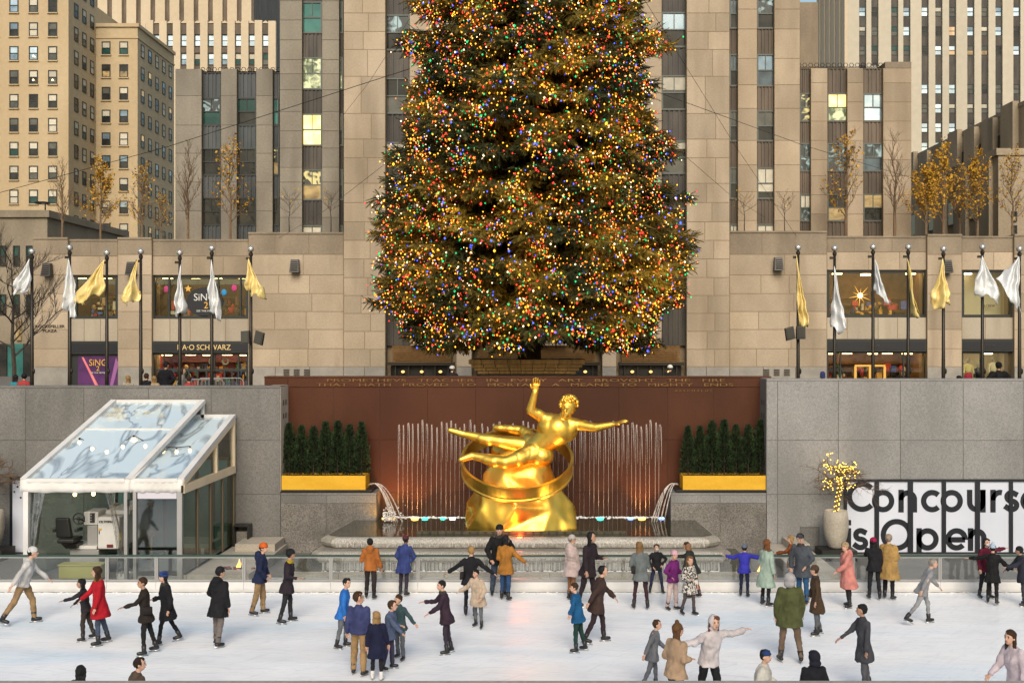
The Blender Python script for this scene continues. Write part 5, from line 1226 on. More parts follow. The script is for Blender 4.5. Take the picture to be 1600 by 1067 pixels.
# ---------------------------------------------------------------- potted trees
M['bulb_warm'] = em('warm string bulb', (1, .60, .08), 3.2)
M['pot'] = pm('pale cast stone pot', (.36, .32, .26), (.45, .405, .33), 1.5, rough=.75, fine=.15, fscale=20, stain=(.24, .21, .17), sscale=1.5, samt=.5)
def potted(px, label, lights, seed, Y=33.5):
    rr = random.Random(seed); x = PX(px, Y); zb = PZ(866, YW - 0) if False else .012
    t = thing('potted_tree', label, 'potted tree', (x, Y, zb), 'potted trees on the lower plaza')
    z0 = PZ(856, Y); zt = PZ(797, Y); h = zt - z0
    MB().box(x - .52, x + .52, Y - .45, Y + .45, zb, z0).build('base_block', M['black'], t)
    MB().lathe([(.18, 0), (.24, h * .06), (.33, h * .3), (.375, h * .55), (.37, h * .78), (.335, h), (.30, h), (.29, h - .08)], (x, Y, z0), 28).build('pot', M['pot'], t, True)
    tk = MB(); tp = [(x + .0, Y, zt - .1), (x + .05, Y, zt + .35), (x + .12, Y - .03, zt + .75), (x + .08, Y, zt + 1.0), (x, Y, zt + 1.25)]
    tk.tube(tp, [.055, .05, .045, .04, .02], 8); tips = []
    def tw(p, d, L, r, lev):
        pts = [p]; q = Vector(p); dd = Vector(d)
        for i in range(4):
            dd = (dd + Vector((rr.uniform(-.35, .35), rr.uniform(-.35, .35), rr.uniform(-.3, .22)))).normalized(); q = q + dd * L / 4; pts.append(tuple(q)); tips.append(tuple(q))
        tk.tube(pts, [r, r * .8, r * .6, r * .4, r * .2], 4, False)
        if lev < 2:
            for i in range(1, 5):
                for s_ in range(2): tw(pts[i], (dd + Vector((rr.uniform(-1, 1), rr.uniform(-1, 1), rr.uniform(-.6, .6)))).normalized(), L * .5, r * .5, lev + 1)
    for k in range(18):
        a = k * 2.4; tw(tp[2 + k % 3], Vector((math.cos(a), math.sin(a) * .8, rr.uniform(-.05, .55))).normalized(), rr.uniform(.38, .66) if k % 6 else .95, .02, 0)
    tk.build('trunk', M['bark'], t)
    if lights:
        bm_ = cached('wbulb', lambda: MB().ell((0, 0, 0), (.0155, .0155, .0155), 6, 4).mesh('string_bulb', M['bulb_warm']))
        for k in range(280):
            if k < 44:
                u = k / 44; i = min(2, int(u * 3)); p = Vector(tp[i]).lerp(Vector(tp[i + 1]), u * 3 - i); p += Vector((.07 * math.cos(k * 1.3), .07 * math.sin(k * 1.3) - .02, 0))
            else:
                p = Vector(rr.choice(tips)); 
                if abs(p.x - x - .05) > .52 or p.z < zt + .55 or p.z > zt + 1.75: continue
            link('string_bulb', bm_, t, p)
potted(1306, 'tall stone pot with a bare twiggy tree wrapped in yellow bulbs', True, 3)
potted(-14, 'stone pot with a bare unlit twiggy tree at the left edge', False, 5)
o = thing('access_panel', 'square grey steel door set low in the granite wall beside the pot', 'panel', (PX(1264, YW), YW - .03, .02)); MB().box(PX(1250, YW), PX(1278, YW), YW - .03, YW - .001, PZ(866, YW), PZ(824, YW)).build('door_leaf', M['granite'], o); MB().box(PX(1250, YW), PX(1278, YW), YW - .04, YW - .001, PZ(824, YW), PZ(822.5, YW)).build('door_frame', M['gran_joint'], o); MB().box(PX(1278, YW), PX(1280, YW), YW - .04, YW - .001, PZ(866, YW), PZ(822.5, YW)).build('door_frame', M['gran_joint'], o)
o = thing('equipment_box', 'open black framed box against the wall behind the tent', 'box', (PX(376, YW - .4), YW - .4, .012)); x0, x1 = PX(364, YW - .5), PX(388, YW - .5)
MB().box(x0, x0 + .04, YW - .5, YW - .02, .012, PZ(823, YW - .5)).box(x1 - .04, x1, YW - .5, YW - .02, .012, PZ(823, YW - .5)).box(x0, x1, YW - .5, YW - .02, PZ(823, YW - .5) + .001, PZ(821, YW - .5)).build('frame', M['black'], o); MB().box(x0 + .05, x1 - .05, YW - .3, YW - .02, .012, PZ(830, YW - .3)).build('cabinet', M['granite_wet'], o)
# ---------------------------------------------------------------- clear roofed tent
TN = thing('tent', 'white framed tent with clear film lean-to roof and teal glass walls', 'tent', (PX(160, 29.6), 31.5, .012), None)
Yf, Yb_ = 29.65, 34.25
def Q(px, py, Y): return Vector(P(px, py, Y))
zE, zF = PZ(750, Yf), PZ(769, Yf)                 # eave top and fascia foot
A0, A1 = Q(37, 750, Yf), Q(201, 750, Yf); B0, B1 = Q(178, 627, Yb_), Q(317, 627, Yb_)
C0, C1 = Q(206, 750, Yf), Q(283, 750, Yf); D0, D1 = Q(300, 650, Yb_), Q(364, 650, Yb_)
def beam(a, b, w, d, mat, name, parent=TN):
    """a square section member from a to b"""
    a, b = Vector(a), Vector(b); t = (b - a).normalized(); up = Vector((0, 0, 1)) if abs(t.z) < .9 else Vector((0, 1, 0))
    u = t.cross(up).normalized() * w / 2; v = u.cross(t).normalized() * d / 2
    lo = [tuple(a - u - v), tuple(a + u - v), tuple(a + u + v), tuple(a - u + v)]; hi = [tuple(b - u - v), tuple(b + u - v), tuple(b + u + v), tuple(b - u + v)]
    mb = MB(); mb.add(lo + hi, [(0, 3, 2, 1), (4, 5, 6, 7), (0, 1, 5, 4), (1, 2, 6, 5), (2, 3, 7, 6), (3, 0, 4, 7)])
    return mb.build(name, mat, parent)
W = M['white']
for a, b in ((A0, B0), (A1, B1), (C0, D0), (C1, D1)): beam(a, b, .17, .12, W, 'rafter')
for a, b in ((A0, A1), (B0, B1), (C0, C1), (D0, D1)): beam(a + Vector((.09, 0, 0)), b - Vector((.09, 0, 0)), .10, .10, W, 'purlin')
m0, m1 = A0.lerp(B0, .62), A1.lerp(B1, .62); beam(m0 + Vector((.09, 0, -.01)), m1 + Vector((-.09, 0, -.01)), .05, .05, W, 'purlin')
m2, m3 = C0.lerp(D0, .68), C1.lerp(D1, .68)
def sheet(p, q, r, s, mat, name, n=12, sag=.05, parent=TN):
    mb = MB(); vs = []; fs = []
    for j in range(n + 1):
        for i in range(n + 1):
            u, v = i / n, j / n; a = p.lerp(q, u); b = s.lerp(r, u); c = a.lerp(b, v); c.z -= sag * math.sin(u * math.pi) * math.sin(v * math.pi) + .01 * math.sin(u * 17 + v * 9); vs.append(tuple(c))
    for j in range(n):
        for i in range(n): k = j * (n + 1) + i; fs.append((k, k + 1, k + n + 2, k + n + 1))
    mb.add(vs, fs); return mb.build(name, mat, parent, True)
k_ = Vector((0, 0, -.02))
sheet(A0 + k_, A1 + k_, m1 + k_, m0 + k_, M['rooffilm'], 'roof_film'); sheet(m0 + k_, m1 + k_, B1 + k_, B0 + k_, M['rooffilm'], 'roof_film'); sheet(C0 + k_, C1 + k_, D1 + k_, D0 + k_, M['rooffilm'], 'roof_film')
# fascia valances
def valance(a, b, z0, z1, mat, name='valance', n=24):
    mb = MB(); vs = []
    for j in range(4):
        for i in range(n + 1):
            p = Vector(a).lerp(Vector(b), i / n); t = j / 3
            vs.append((p.x, p.y - .03 - .02 * math.sin(i * 1.9 + j), z1 + (z0 - z1) * t + (.012 * math.sin(i * .9) if j == 3 else 0)))
    fs = [(j * (n + 1) + i, (j + 1) * (n + 1) + i, (j + 1) * (n + 1) + i + 1, j * (n + 1) + i + 1) for j in range(3) for i in range(n)]
    mb.add(vs, fs); o = mb.build(name, mat, TN, True); s = o.modifiers.new('cloth', 'SOLIDIFY'); s.thickness = .01; return o
valance((A0.x - .08, Yf, 0), (A1.x + .06, Yf, 0), zF, zE + .03, M['vinyl']); valance((C0.x - .04, Yf, 0), (C1.x + .06, Yf, 0), zF, zE + .03, M['vinyl'])
# posts
for px in (41, 197, 211, 281):
    x = PX(px, Yf); w = .13 if px in (41, 281) else .09
    MB().box(x - w / 2, x + w / 2, Yf - .04, Yf + .08, .012, zF + .02).build('post', W if px < 50 else M['alu'], TN)
xr = D1.x; 
beam(D1 + Vector((0, 0, -.05)), Vector((D1.x, Yb_, .012)), .10, .10, M['tan_frame'], 'post'); beam(B0 + Vector((0, 0, -.05)), Vector((B0.x, Yb_, .012)), .10, .10, W, 'post'); beam(B1 + Vector((0, 0, -.05)), Vector((B1.x, Yb_, .012)), .10, .10, W, 'post')
# right hand gable: timber with painted warm light, with two clear lights
gz = PZ(758, Yf) 
G0, G1 = Vector((C1.x + .03, Yf, zF - .02)), Vector((D1.x + .03, Yb_, PZ(737, Yb_)))
beam(G0 + Vector((0, 0, .10)), G1 + Vector((0, 0, .08)), .12, .22, M['warmlit'], 'gable_beam'); beam(C1 + Vector((.02, 0, -.10)), D1 + Vector((.02, 0, -.10)), .12, .16, M['warmlit'], 'gable_beam')
beam(D1 + Vector((.02, -.06, -.1)), G1 + Vector((0, -.06, .1)), .12, .12, M['warmlit'], 'gable_beam')
u_ = .62; beam(G0.lerp(G1, u_) + Vector((0, 0, .1)), C1.lerp(D1, u_) + Vector((.02, 0, -.1)), .10, .12, M['warmlit'], 'gable_beam')
mb = MB(); mb.add([tuple(G0 + Vector((-.01, .1, .2))), tuple(G1 + Vector((-.01, -.05, .18))), tuple(D1 + Vector((-.01, -.05, -.15))), tuple(C1 + Vector((-.01, .1, -.1)))], [(0, 1, 2, 3)]); mb.build('gable_film', M['clear'], TN)
# upper wedge between the two roofs
mb = MB(); mb.add([tuple(A1 + Vector((.02, .2, -.08))), tuple(D0 + Vector((-.05, -.02, -.1))), tuple(B1 + Vector((.02, -.02, -.08)))], [(0, 1, 2)]); mb.build('gable_film', M['clear'], TN)
# right wall: four glass leaves and bronze mullions
S0, S1 = Vector((C1.x + .03, Yf + .1, .30)), Vector((D1.x + .03, Yb_ - .05, .30))
for k in range(4):
    a, b = S0.lerp(S1, k / 4), S0.lerp(S1, (k + 1) / 4); za, zb2 = (zF - .06) + (G1.z - zF - .02) * (k / 4), (zF - .06) + (G1.z - zF - .02) * ((k + 1) / 4)
    d = (b - a).normalized() * .04
    mb = MB(); mb.add([tuple(a + d), tuple(b - d), tuple(Vector((b.x, b.y, zb2)) - d), tuple(Vector((a.x, a.y, za)) + d)], [(0, 1, 2, 3)]); mb.build('wall_glass', M['tealglass'], TN)
    beam(Vector((b.x, b.y, .30)), Vector((b.x, b.y, zb2)), .07, .07, M['tan_frame'], 'wall_mullion')
beam(S0 - Vector((0, 0, .13)), S1 - Vector((0, 0, .13)), .12, .26, M['concrete'], 'wall_sill')
# front glazed leaf between the posts
x0, x1 = PX(215, Yf) , PX(276, Yf)
MB().box(x0, x1, Yf + .02, Yf + .03, .30, PZ(779, Yf)).build('wall_glass', M['greyglass'], TN)
MB().box(x0, x1, Yf - .01, Yf + .05, PZ(779, Yf) + .002, zF + .01).build('header_panel', M.setdefault('lilac', pm('lilac header', (.52, .50, .55), rough=.5)), TN)
MB().box(x0, x1, Yf, Yf + .05, .012, .30).build('wall_sill', M['alu'], TN)
# rear wall of teal glass with bronze mullions
xb0, xb1 = B0.x + .1, D1.x - .1
for k in range(7):
    a, b = xb0 + (xb1 - xb0) * k / 7, xb0 + (xb1 - xb0) * (k + 1) / 7
    MB().box(a + .05, b - .05, Yb_ - .06, Yb_ - .05, .2, 2.9).build('wall_glass', M['tealrear'] if 'tealrear' in M else M.setdefault('tealrear', pm('teal rear glass', (.14, .27, .25), (.22, .36, .33), .6, (1, 1, .5), rough=.12, spec=.5)), TN)
    MB().box(b - .05, b + .05, Yb_ - .09, Yb_ - .02, .012, 2.9).build('wall_mullion', M['tan_frame'], TN)
MB().box(xb0, xb1, Yb_ - .09, Yb_ - .02, 2.9, 3.0).build('wall_head', M['tan_frame'], TN)
# left wall
mb = MB(); LA, LB_ = Vector((A0.x + .05, Yf + .1, .2)), Vector((B0.x + .05, Yb_ - .1, .2)); mb.add([tuple(LA), tuple(LB_), (LB_.x, LB_.y, 2.9), (LA.x, LA.y, zF)], [(0, 1, 2, 3)]); mb.build('wall_glass', M['tealglass'], TN)
# tied back vinyl drapes
def drape(px_top0, px_top1, px_bot0, px_bot1, py0, py1, Y, label=None):
    mb = MB(); vs = []; n, m_ = 10, 12
    for j in range(m_ + 1):
        t = j / m_
        for i in range(n + 1):
            u = i / n; a = px_top0 + (px_bot0 - px_top0) * t ** .8; b = px_top1 + (px_bot1 - px_top1) * t ** .8
            x, y, z = P(a + (b - a) * u, py0 + (py1 - py0) * t, Y); vs.append((x, y + .06 * math.sin(u * 12 + t * 3), z))
    fs = [(j * (n + 1) + i, j * (n + 1) + i + 1, (j + 1) * (n + 1) + i + 1, (j + 1) * (n + 1) + i) for j in range(m_) for i in range(n)]
    mb.add(vs, fs); mb.build('drape', M['filmdrape'], TN, True)
drape(46, 71, 47, 54, 770, 880, Yf + .15); drape(163, 172, 183, 193, 770, 860, Yf + .12); drape(183, 193, 180, 195, 860, 900, Yf + .12)
# hook and strap hardware
for px, py in ((202, 783), (286, 762)): MB().box(PX(px, Yf) - .025, PX(px, Yf) + .025, Yf - .09, Yf - .05, PZ(py + 7, Yf), PZ(py - 4, Yf)).build('strap_buckle', M['bronze'], TN)
# bulbs strung inside under the film
M['festoon'] = em('festoon bulb', (1, .62, .22), 7)
WR = MB(); bl_pts = [(124, 691), (144, 701), (167, 706), (192, 698), (209, 687), (227, 697), (255, 705), (276, 706), (297, 704)]
FS = thing('festoon_lights', 'string of warm round bulbs hung under the clear tent roof', 'string lights', P(209, 690, 31.8))
wp_ = []
for k, (px, py) in enumerate(bl_pts):
    p = Vector(P(px, py, 31.9)); MB().ell(p, (.055, .055, .065), 10, 7).build('bulb', M['festoon'], FS, True); MB().tube([p + Vector((0, 0, .06)), p + Vector((0, 0, .13))], .025, 6).build('socket', M['black'], FS); wp_.append(p + Vector((0, 0, .13)))
WR.tube(wp_, .012, 4).build('cable', M['black'], FS)
F2 = thing('festoon_lights', 'pair of warm bulbs hanging inside the tent mouth above the machine', 'string lights', P(130, 772, 30.6)); wp_ = []
for px, py in ((117, 772), (146, 771)):
    p = Vector(P(px, py, 30.6)); MB().ell(p, (.05, .05, .06), 10, 7).build('bulb', M['festoon'], F2, True); MB().tube([p + Vector((0, 0, .05)), p + Vector((0, 0, .12))], .022, 6).build('socket', M['black'], F2); wp_.append(p + Vector((0, 0, .12)))
MB().tube(wp_, .01, 4).build('cable', M['black'], F2)

# ---------------------------------------------------------------- ice resurfacing machine
Ym = 31.0
ZM = thing('ice_resurfacer', 'white ice resurfacing machine with black seat parked inside the tent', 'vehicle', (PX(140, Ym), Ym, .012))
def bev(o, w=.03, s=2):
    m_ = o.modifiers.new('bevel', 'BEVEL'); m_.width = w; m_.segments = s; m_.limit_method = 'ANGLE'; return o
def zb(px0, px1, py0, py1, y0, y1, name, mat, parent=ZM, b=.03): return bev(MB().box(PX(px0, Ym), PX(px1, Ym), y0, y1, PZ(py1, Ym), PZ(py0, Ym)).build(name, mat, parent), b)
tank = zb(152, 186, 807, 858, Ym, Ym + 2.4, 'snow_tank', W, b=.05); zb(158, 196, 799, 806.5, Ym + .3, Ym + 2.3, 'tank_lid', W, b=.03)
zb(128, 151, 800, 821, Ym + .1, Ym + .8, 'dash_console', W); zb(132, 149, 821.4, 870, Ym + .15, Ym + .6, 'steering_column', M['alu'])
zb(106, 152, 859, 892, Ym + .1, Ym + 2.4, 'chassis', M['alu']); zb(104, 150, 853, 858.5, Ym + .05, Ym + .9, 'step_plate', W, b=.01)
zb(139, 146, 802, 817, Ym + .06, Ym + .1, 'control_panel', M['black'], b=.005)
for k in range(3): zb(140, 142, 804 + k * 4, 806 + k * 4, Ym + .045, Ym + .06, 'control_knob', M['steel'], b=.003)
sx, sz = PX(126, Ym), PZ(809, Ym)
MB().tube([(sx + .155 * math.cos(a), Ym - .12 , sz + .15 * math.sin(a)) for a in [i * math.pi / 12 for i in range(25)]], .018, 8).tube([(sx - .14, Ym - .12, sz), (sx + .14, Ym - .12, sz)], .013, 6).tube([(sx, Ym - .12, sz), (sx, Ym - .12, sz - .14)], .013, 6).ell((sx, Ym - .13, sz), (.05, .03, .05), 8, 6).tube([(sx, Ym - .1, sz), (sx + .1, Ym + .2, sz - .15)], .02, 6).build('steering_wheel', M['black'], ZM, True)
seat = bev(MB().hexa([(PX(93, Ym), Ym - .25, PZ(838, Ym)), (PX(117, Ym), Ym - .25, PZ(838, Ym)), (PX(118, Ym), Ym - .1, PZ(838, Ym)), (PX(94, Ym), Ym - .1, PZ(838, Ym))], [(PX(93, Ym), Ym - .32, PZ(806, Ym)), (PX(115, Ym), Ym - .32, PZ(806, Ym)), (PX(115, Ym), Ym - .2, PZ(806, Ym)), (PX(94, Ym), Ym - .2, PZ(806, Ym))]).build('seat_back', M['black'], ZM), .05, 3)
bev(MB().box(PX(96, Ym), PX(122, Ym), Ym - .3, Ym + .35, PZ(846, Ym), PZ(839, Ym)).build('seat_cushion', M['black'], ZM), .04, 3)
bev(MB().hexa([(PX(105, Ym), Ym - .1, PZ(856, Ym)), (PX(122, Ym), Ym - .1, PZ(856, Ym)), (PX(122, Ym), Ym + .3, PZ(856, Ym)), (PX(105, Ym), Ym + .3, PZ(856, Ym))], [(PX(99, Ym), Ym - .2, PZ(847, Ym)), (PX(124, Ym), Ym - .2, PZ(847, Ym)), (PX(124, Ym), Ym + .3, PZ(847, Ym)), (PX(99, Ym), Ym + .3, PZ(847, Ym))]).build('seat_pedestal', M['black'], ZM), .02)
for px in (90, 124): bev(MB().box(PX(px, Ym) - .04, PX(px, Ym) + .04, Ym - .25, Ym + .15, PZ(829, Ym), PZ(824, Ym)).build('armrest', M['black'], ZM), .015)
text('OLYMPIA', 166, 815, Ym - .012, 3.4, M['letter_dark'], ZM, width=22); zb(154, 159, 825, 828, Ym - .02, Ym - .002, 'latch', M['txt_gold'], b=.004); zb(154.5, 156, 829, 834, Ym - .015, Ym - .002, 'latch_strap', M['black'], b=.003)
zb(167, 177, 850, 855, Ym - .02, Ym - .002, 'tail_lamp', pm('dark red lens', (.14, .02, .02), rough=.3), b=.01); zb(154, 160, 795, 799, Ym + .8, Ym + 1.2, 'filler_cap', M['concrete'], b=.02)
for px in (118, 178):
    x = PX(px, Ym + .5); w = MB(); w.tube([(x - .16, Ym + .55, .28), (x + .16, Ym + .55, .28)], .27, 20).build('wheel', M['black'], ZM)
bx = thing('storage_trough', 'low yellow green trough lying in the tent mouth behind the fence', 'trough', (PX(124, 30.2), 30.2, .012))
bev(MB().box(PX(91, 30.2), PX(158, 30.2), 30.2, 30.55, .10, PZ(884, 30.2)).build('trough_body', M.setdefault('olive_plastic', pm('yellow green plastic', (.30, .29, .07), (.36, .35, .10), 2, rough=.5)), bx), .03); bev(MB().box(PX(90, 30.2), PX(159, 30.2), 30.17, 30.58, PZ(884, 30.2) + .002, PZ(881.5, 30.2)).build('trough_rim', M['olive_plastic'], bx), .015)
for px in (97, 152): MB().box(PX(px, 30.2) - .05, PX(px, 30.2) + .05, 30.25, 30.5, .012, .098).build('foot', M['black'], bx)
tub = thing('bucket', 'clear white bucket on the tent floor by the front post', 'bucket', (PX(193, 29.9), 29.95, .012)); MB().lathe([(.16, 0), (.21, .32), (.20, .32), (.15, .03)], (PX(193, 29.9), 29.95, .012), 18).build('tub', W, tub, True); MB().tube([(PX(193, 29.9) + .2 * math.cos(a), 29.95, .33 + .16 * math.sin(a)) for a in [i * math.pi / 8 for i in range(9)]], .008, 5).build('handle', M['steel'], tub)
shv = thing('snow_shovel', 'snow shovel with orange grip standing behind the glazed tent leaf', 'shovel', (PX(235, 30.1), 30.15, .012)); xs_ = PX(235, 30.1); MB().tube([(xs_, 30.15, .35), (xs_, 30.2, 1.25)], .018, 7).build('shaft', M['txt_gold'], shv); MB().tube([(xs_ + .07 * math.cos(a), 30.2, 1.32 + .07 * math.sin(a)) for a in [i * math.pi / 8 for i in range(17)]], .018, 6).build('grip', pm('orange grip', (.6, .22, .03)), shv); bev(MB().hexa([(xs_ - .2, 30.1, .012), (xs_ + .2, 30.1, .012), (xs_ + .2, 30.13, .012), (xs_ - .2, 30.13, .012)], [(xs_ - .17, 30.13, .40), (xs_ + .17, 30.13, .40), (xs_ + .17, 30.16, .40), (xs_ - .17, 30.16, .40)]).build('blade', M['alu'], shv), .01)
gc = thing('fuel_can', 'red plastic fuel can on the tent floor behind the glazed leaf', 'can', (PX(236, 30.3), 30.5, .012)); bev(MB().box(PX(230, 30.4), PX(243, 30.4), 30.45, 30.75, .012, .34).build('can_body', GOODS[0], gc), .03); MB().tube([(PX(241, 30.4), 30.6, .341), (PX(241, 30.4), 30.6, .42)], .03, 8).build('cap', M['black'], gc); MB().tube([(PX(232, 30.4), 30.6, .33), (PX(233, 30.4), 30.6, .42), (PX(238, 30.4), 30.6, .42), (PX(239, 30.4), 30.6, .33)], .015, 6).build('handle', GOODS[0], gc)
# ---------------------------------------------------------------- the lit Christmas tree
YX, XC = 47.5, PX(827, 47.5)
rng = np.random.default_rng(11)
XT = thing('christmas_tree', 'towering lit Christmas spruce covered in thousands of coloured bulbs', 'tree', (XC, YX, 3.9))
_pz = np.array([5.9, 6.5, 7.7, 9.3, 11, 12.8, 15.5, 18.3, 21, 24, 27, 29.5]); _pr = np.array([5.4, 6.5, 7.0, 6.9, 6.7, 6.6, 6.4, 5.5, 5.05, 3.9, 2.4, .3])
def Rz(z): return np.interp(z, _pz, _pr)
M['needle'] = pm('spruce needles', (.032, .040, .013), (.31, .205, .022), .40, (1, 1, 1), rough=.65, lo=.42, hi=.68, island=.40, spec=.2)  # gold clumps put the warmly lit foliage into the needle colour
tpl = []; tf = []
nseg = 6
for i in range(nseg):
    x = .06 + i / nseg * .82
    for s_ in (-1, 1):
        L = .30 * (1 - .55 * i / nseg); b = len(tpl)
        tpl += [(x - .03, 0, 0), (x + .35 * L, s_ * .45 * L, .10 * L), (x + .62 * L, s_ * 1.0 * L, -.16 * L), (x + .05 + .10 * L, s_ * .16 * L, -.04)]
        tf.append((b, b + 1, b + 2, b + 3))
b = len(tpl); tpl += [(.6, -.03, 0), (.85, -.05, 0), (1.06, 0, -.02), (.85, .05, 0)]; tf.append((b, b + 1, b + 2, b + 3))
tpl = np.array(tpl); tf = np.array(tf)
pos, dirs, lens = [], [], []
wood = MB()
nb = 1150
for k in range(nb):
    ztip = 6.1 + (29 - 6.1) * ((k + .5) / nb) ** 1.0
    a = k * 2.39996 + rng.uniform(-.25, .25)
    L = float(Rz(ztip)) * rng.uniform(.82, 1.02) + (rng.random() < .06) * rng.uniform(.3, .8)
    if math.sin(a) > .35 and rng.random() < .55: continue        # the far side is thinner
    lump = .90 + .15 * math.sin(a * 4 + ztip * 1.1) * math.sin(ztip * 1.7 + a * 2)
    L *= lump
    drop = .16 * L + .3
    z0 = ztip + drop
    n = max(10, int(L * 9)); t = np.linspace(.22, 1.0, n)
    rr = L * t; z = z0 - drop * t ** 1.5 + .22 * L * np.maximum(0, t - .8) ** 1.2
    bend = a + .12 * np.sin(t * 3 + k)
    bx_, by_ = XC + rr * np.cos(bend), YX + rr * np.sin(bend)
    if k % 2 == 0: wood.tube([(XC, YX, z0 + .1)] + [(float(bx_[i]), float(by_[i]), float(z[i])) for i in (0, n // 2, n - 1)], [.07, .05, .03, .012], 4, False)
    for i in range(n):
        m_ = 7 if t[i] > .45 else 4
        for q in range(m_):
            side = rng.uniform(-1, 1); spread = side * (1 - .5 * t[i]) * .26 * L * .55
            p = np.array([bx_[i] - math.sin(a) * spread + rng.normal(0, .06), by_[i] + math.cos(a) * spread + rng.normal(0, .06), z[i] - abs(spread) * .25 + rng.normal(0, .06)])
            out = np.array([math.cos(a), math.sin(a), 0]); tang = np.array([-math.sin(a), math.cos(a), 0])
            hang = rng.uniform(.15, 1.5) if t[i] < .93 else rng.uniform(-.5, .8)
            d = out * rng.uniform(.3, 1.0) + tang * side * .8 + np.array([0, 0, -hang]); d /= np.linalg.norm(d)
            pos.append(p); dirs.append(d); lens.append(rng.uniform(.26, .58))
pos, dirs, lens = np.array(pos), np.array(dirs), np.array(lens)
kp = pos[:, 2] + dirs[:, 2] * lens > 5.55 + .35 * np.sin(pos[:, 0] * 2.3) + .25 * np.sin(pos[:, 0] * 5.1 + 1); pos, dirs, lens = pos[kp], dirs[kp], lens[kp]
up = np.tile(np.array([0, 0, 1.0]), (len(pos), 1)) + rng.normal(0, .35, (len(pos), 3))
w_ = np.cross(up, dirs); w_ /= np.linalg.norm(w_, axis=1, keepdims=True) + 1e-9; n_ = np.cross(dirs, w_)
V = (pos[:, None, :] + lens[:, None, None] * (tpl[None, :, 0:1] * dirs[:, None, :] + tpl[None, :, 1:2] * w_[:, None, :] + tpl[None, :, 2:3] * n_[:, None, :]))
Fq = (tf[None] + (np.arange(len(pos)) * len(tpl))[:, None, None]).reshape(-1, 4)
V = V.reshape(-1, 3) - np.array([XC, YX, 3.9])
cr = link('crown', fast_mesh('crown', V, Fq, M['needle']), XT, (XC, YX, 3.9)); tag(cr, kind='stuff')
tag(wood.build('branches', M['bark_dk'], XT), kind='stuff')
MB().tube([(XC, YX, 3.9), (XC, YX, 12), (XC, YX, 20), (XC, YX, 29)], [.52, .42, .28, .06], 14).build('trunk', M['bark_dk'], XT, True)
# bulbs
BC = [('amber', (1, .42, .03), 2.2, .31), ('orange', (1, .20, .02), 2.0, .19), ('warm', (1, .72, .42), 2.0, .12), ('red', (1, .04, .025), 1.7, .17), ('green', (.02, .55, .16), 1.3, .14), ('blue', (.06, .10, 1), 2.2, .07)]
bm_ = [em('bulb ' + n, c, s, n in ('amber', 'orange', 'warm')) for n, c, s, _ in BC]
tipsd = pos + dirs * lens[:, None] * rng.uniform(.2, 1.0, (len(pos), 1))
rel = tipsd - np.array([XC, YX, 0]); rad = np.hypot(rel[:, 0], rel[:, 1]); frac = rad / Rz(tipsd[:, 2])
ok = np.where((frac > .55) & (rel[:, 1] < 2.5) & (tipsd[:, 2] < 23.5))[0]
NB = 25000
wgt = np.exp(.7 * np.sin(tipsd[ok, 0] * 1.9 + tipsd[ok, 2] * .8) * np.sin(tipsd[ok, 2] * 2.1 - tipsd[ok, 0] * .7) + .6 * np.sin(tipsd[ok, 0] * 4.3 + 2 * tipsd[ok, 2])); wgt /= wgt.sum()
pick = rng.choice(ok, NB, replace=False, p=wgt)
bp = tipsd[pick] + np.column_stack([rel[pick, 0] / rad[pick] * .06, rel[pick, 1] / rad[pick] * .06, np.zeros(NB)]) - np.array([0, .05, 0])
kind = rng.choice(len(BC), NB, p=[c[3] for c in BC])
order = np.argsort(bp[:, 1])                                    # the nearest 300 first
sizes = rng.uniform(.018, .035, NB) * (1 + .6 * (rng.random(NB) < .12))
oct_v = np.array([(1, 0, 0), (-1, 0, 0), (0, 1, 0), (0, -1, 0), (0, 0, 1.25), (0, 0, -1.25)]); oct_f = np.array([(0, 2, 4), (2, 1, 4), (1, 3, 4), (3, 0, 4), (2, 0, 5), (1, 2, 5), (3, 1, 5), (0, 3, 5)])
rest = order[300:]
V = (bp[rest][:, None, :] + sizes[rest][:, None, None] * oct_v[None]).reshape(-1, 3) - np.array([XC, YX, 3.9])
Fb = (oct_f[None] + (np.arange(len(rest)) * 6)[:, None, None]).reshape(-1, 3)
o = link('string_lights', fast_mesh('string_lights', V, Fb, bm_, np.repeat(kind[rest], 8)), XT, (XC, YX, 3.9)); tag(o, kind='stuff')
for j in range(len(BC)):
    me = fast_mesh('light_bulb', oct_v * .038, oct_f, bm_[j])
    for i in order[:300]:
        if kind[i] == j: link('light_bulb', me, XT, bp[i])
# planter the tree stands in
YP = 45.2
TP = thing('tree_planter', 'stepped bronze coloured planter rim under the lit Christmas tree', 'planter', (PX(823, YP), YP, 3.9))
M['bronzewood'] = pm('golden brown timber', (.20, .115, .035), (.33, .20, .065), 1.5, (6, 1, .5), rough=.5, metal=.2, rnd=.12)
for k, (a, b, t_, bm2) in enumerate(((732, 914, 562, 569), (736, 910, 569.3, 574), (741, 905, 574.3, 579), (746, 900, 579.3, 584), (752, 894, 584.3, 612))):
    Yk = YP + k * .12; n = 9
    for i in range(n):
        x0, x1 = PX(a + (b - a) * i / n, Yk), PX(a + (b - a) * (i + 1) / n, Yk)
        MB().box(x0 + .008, x1 - .008, Yk, Yk + 4.6 - k * .24, PZ(bm2, Yk), PZ(t_, Yk)).build('timber_board', M['bronzewood'] if k < 4 else M['bronze'], TP)
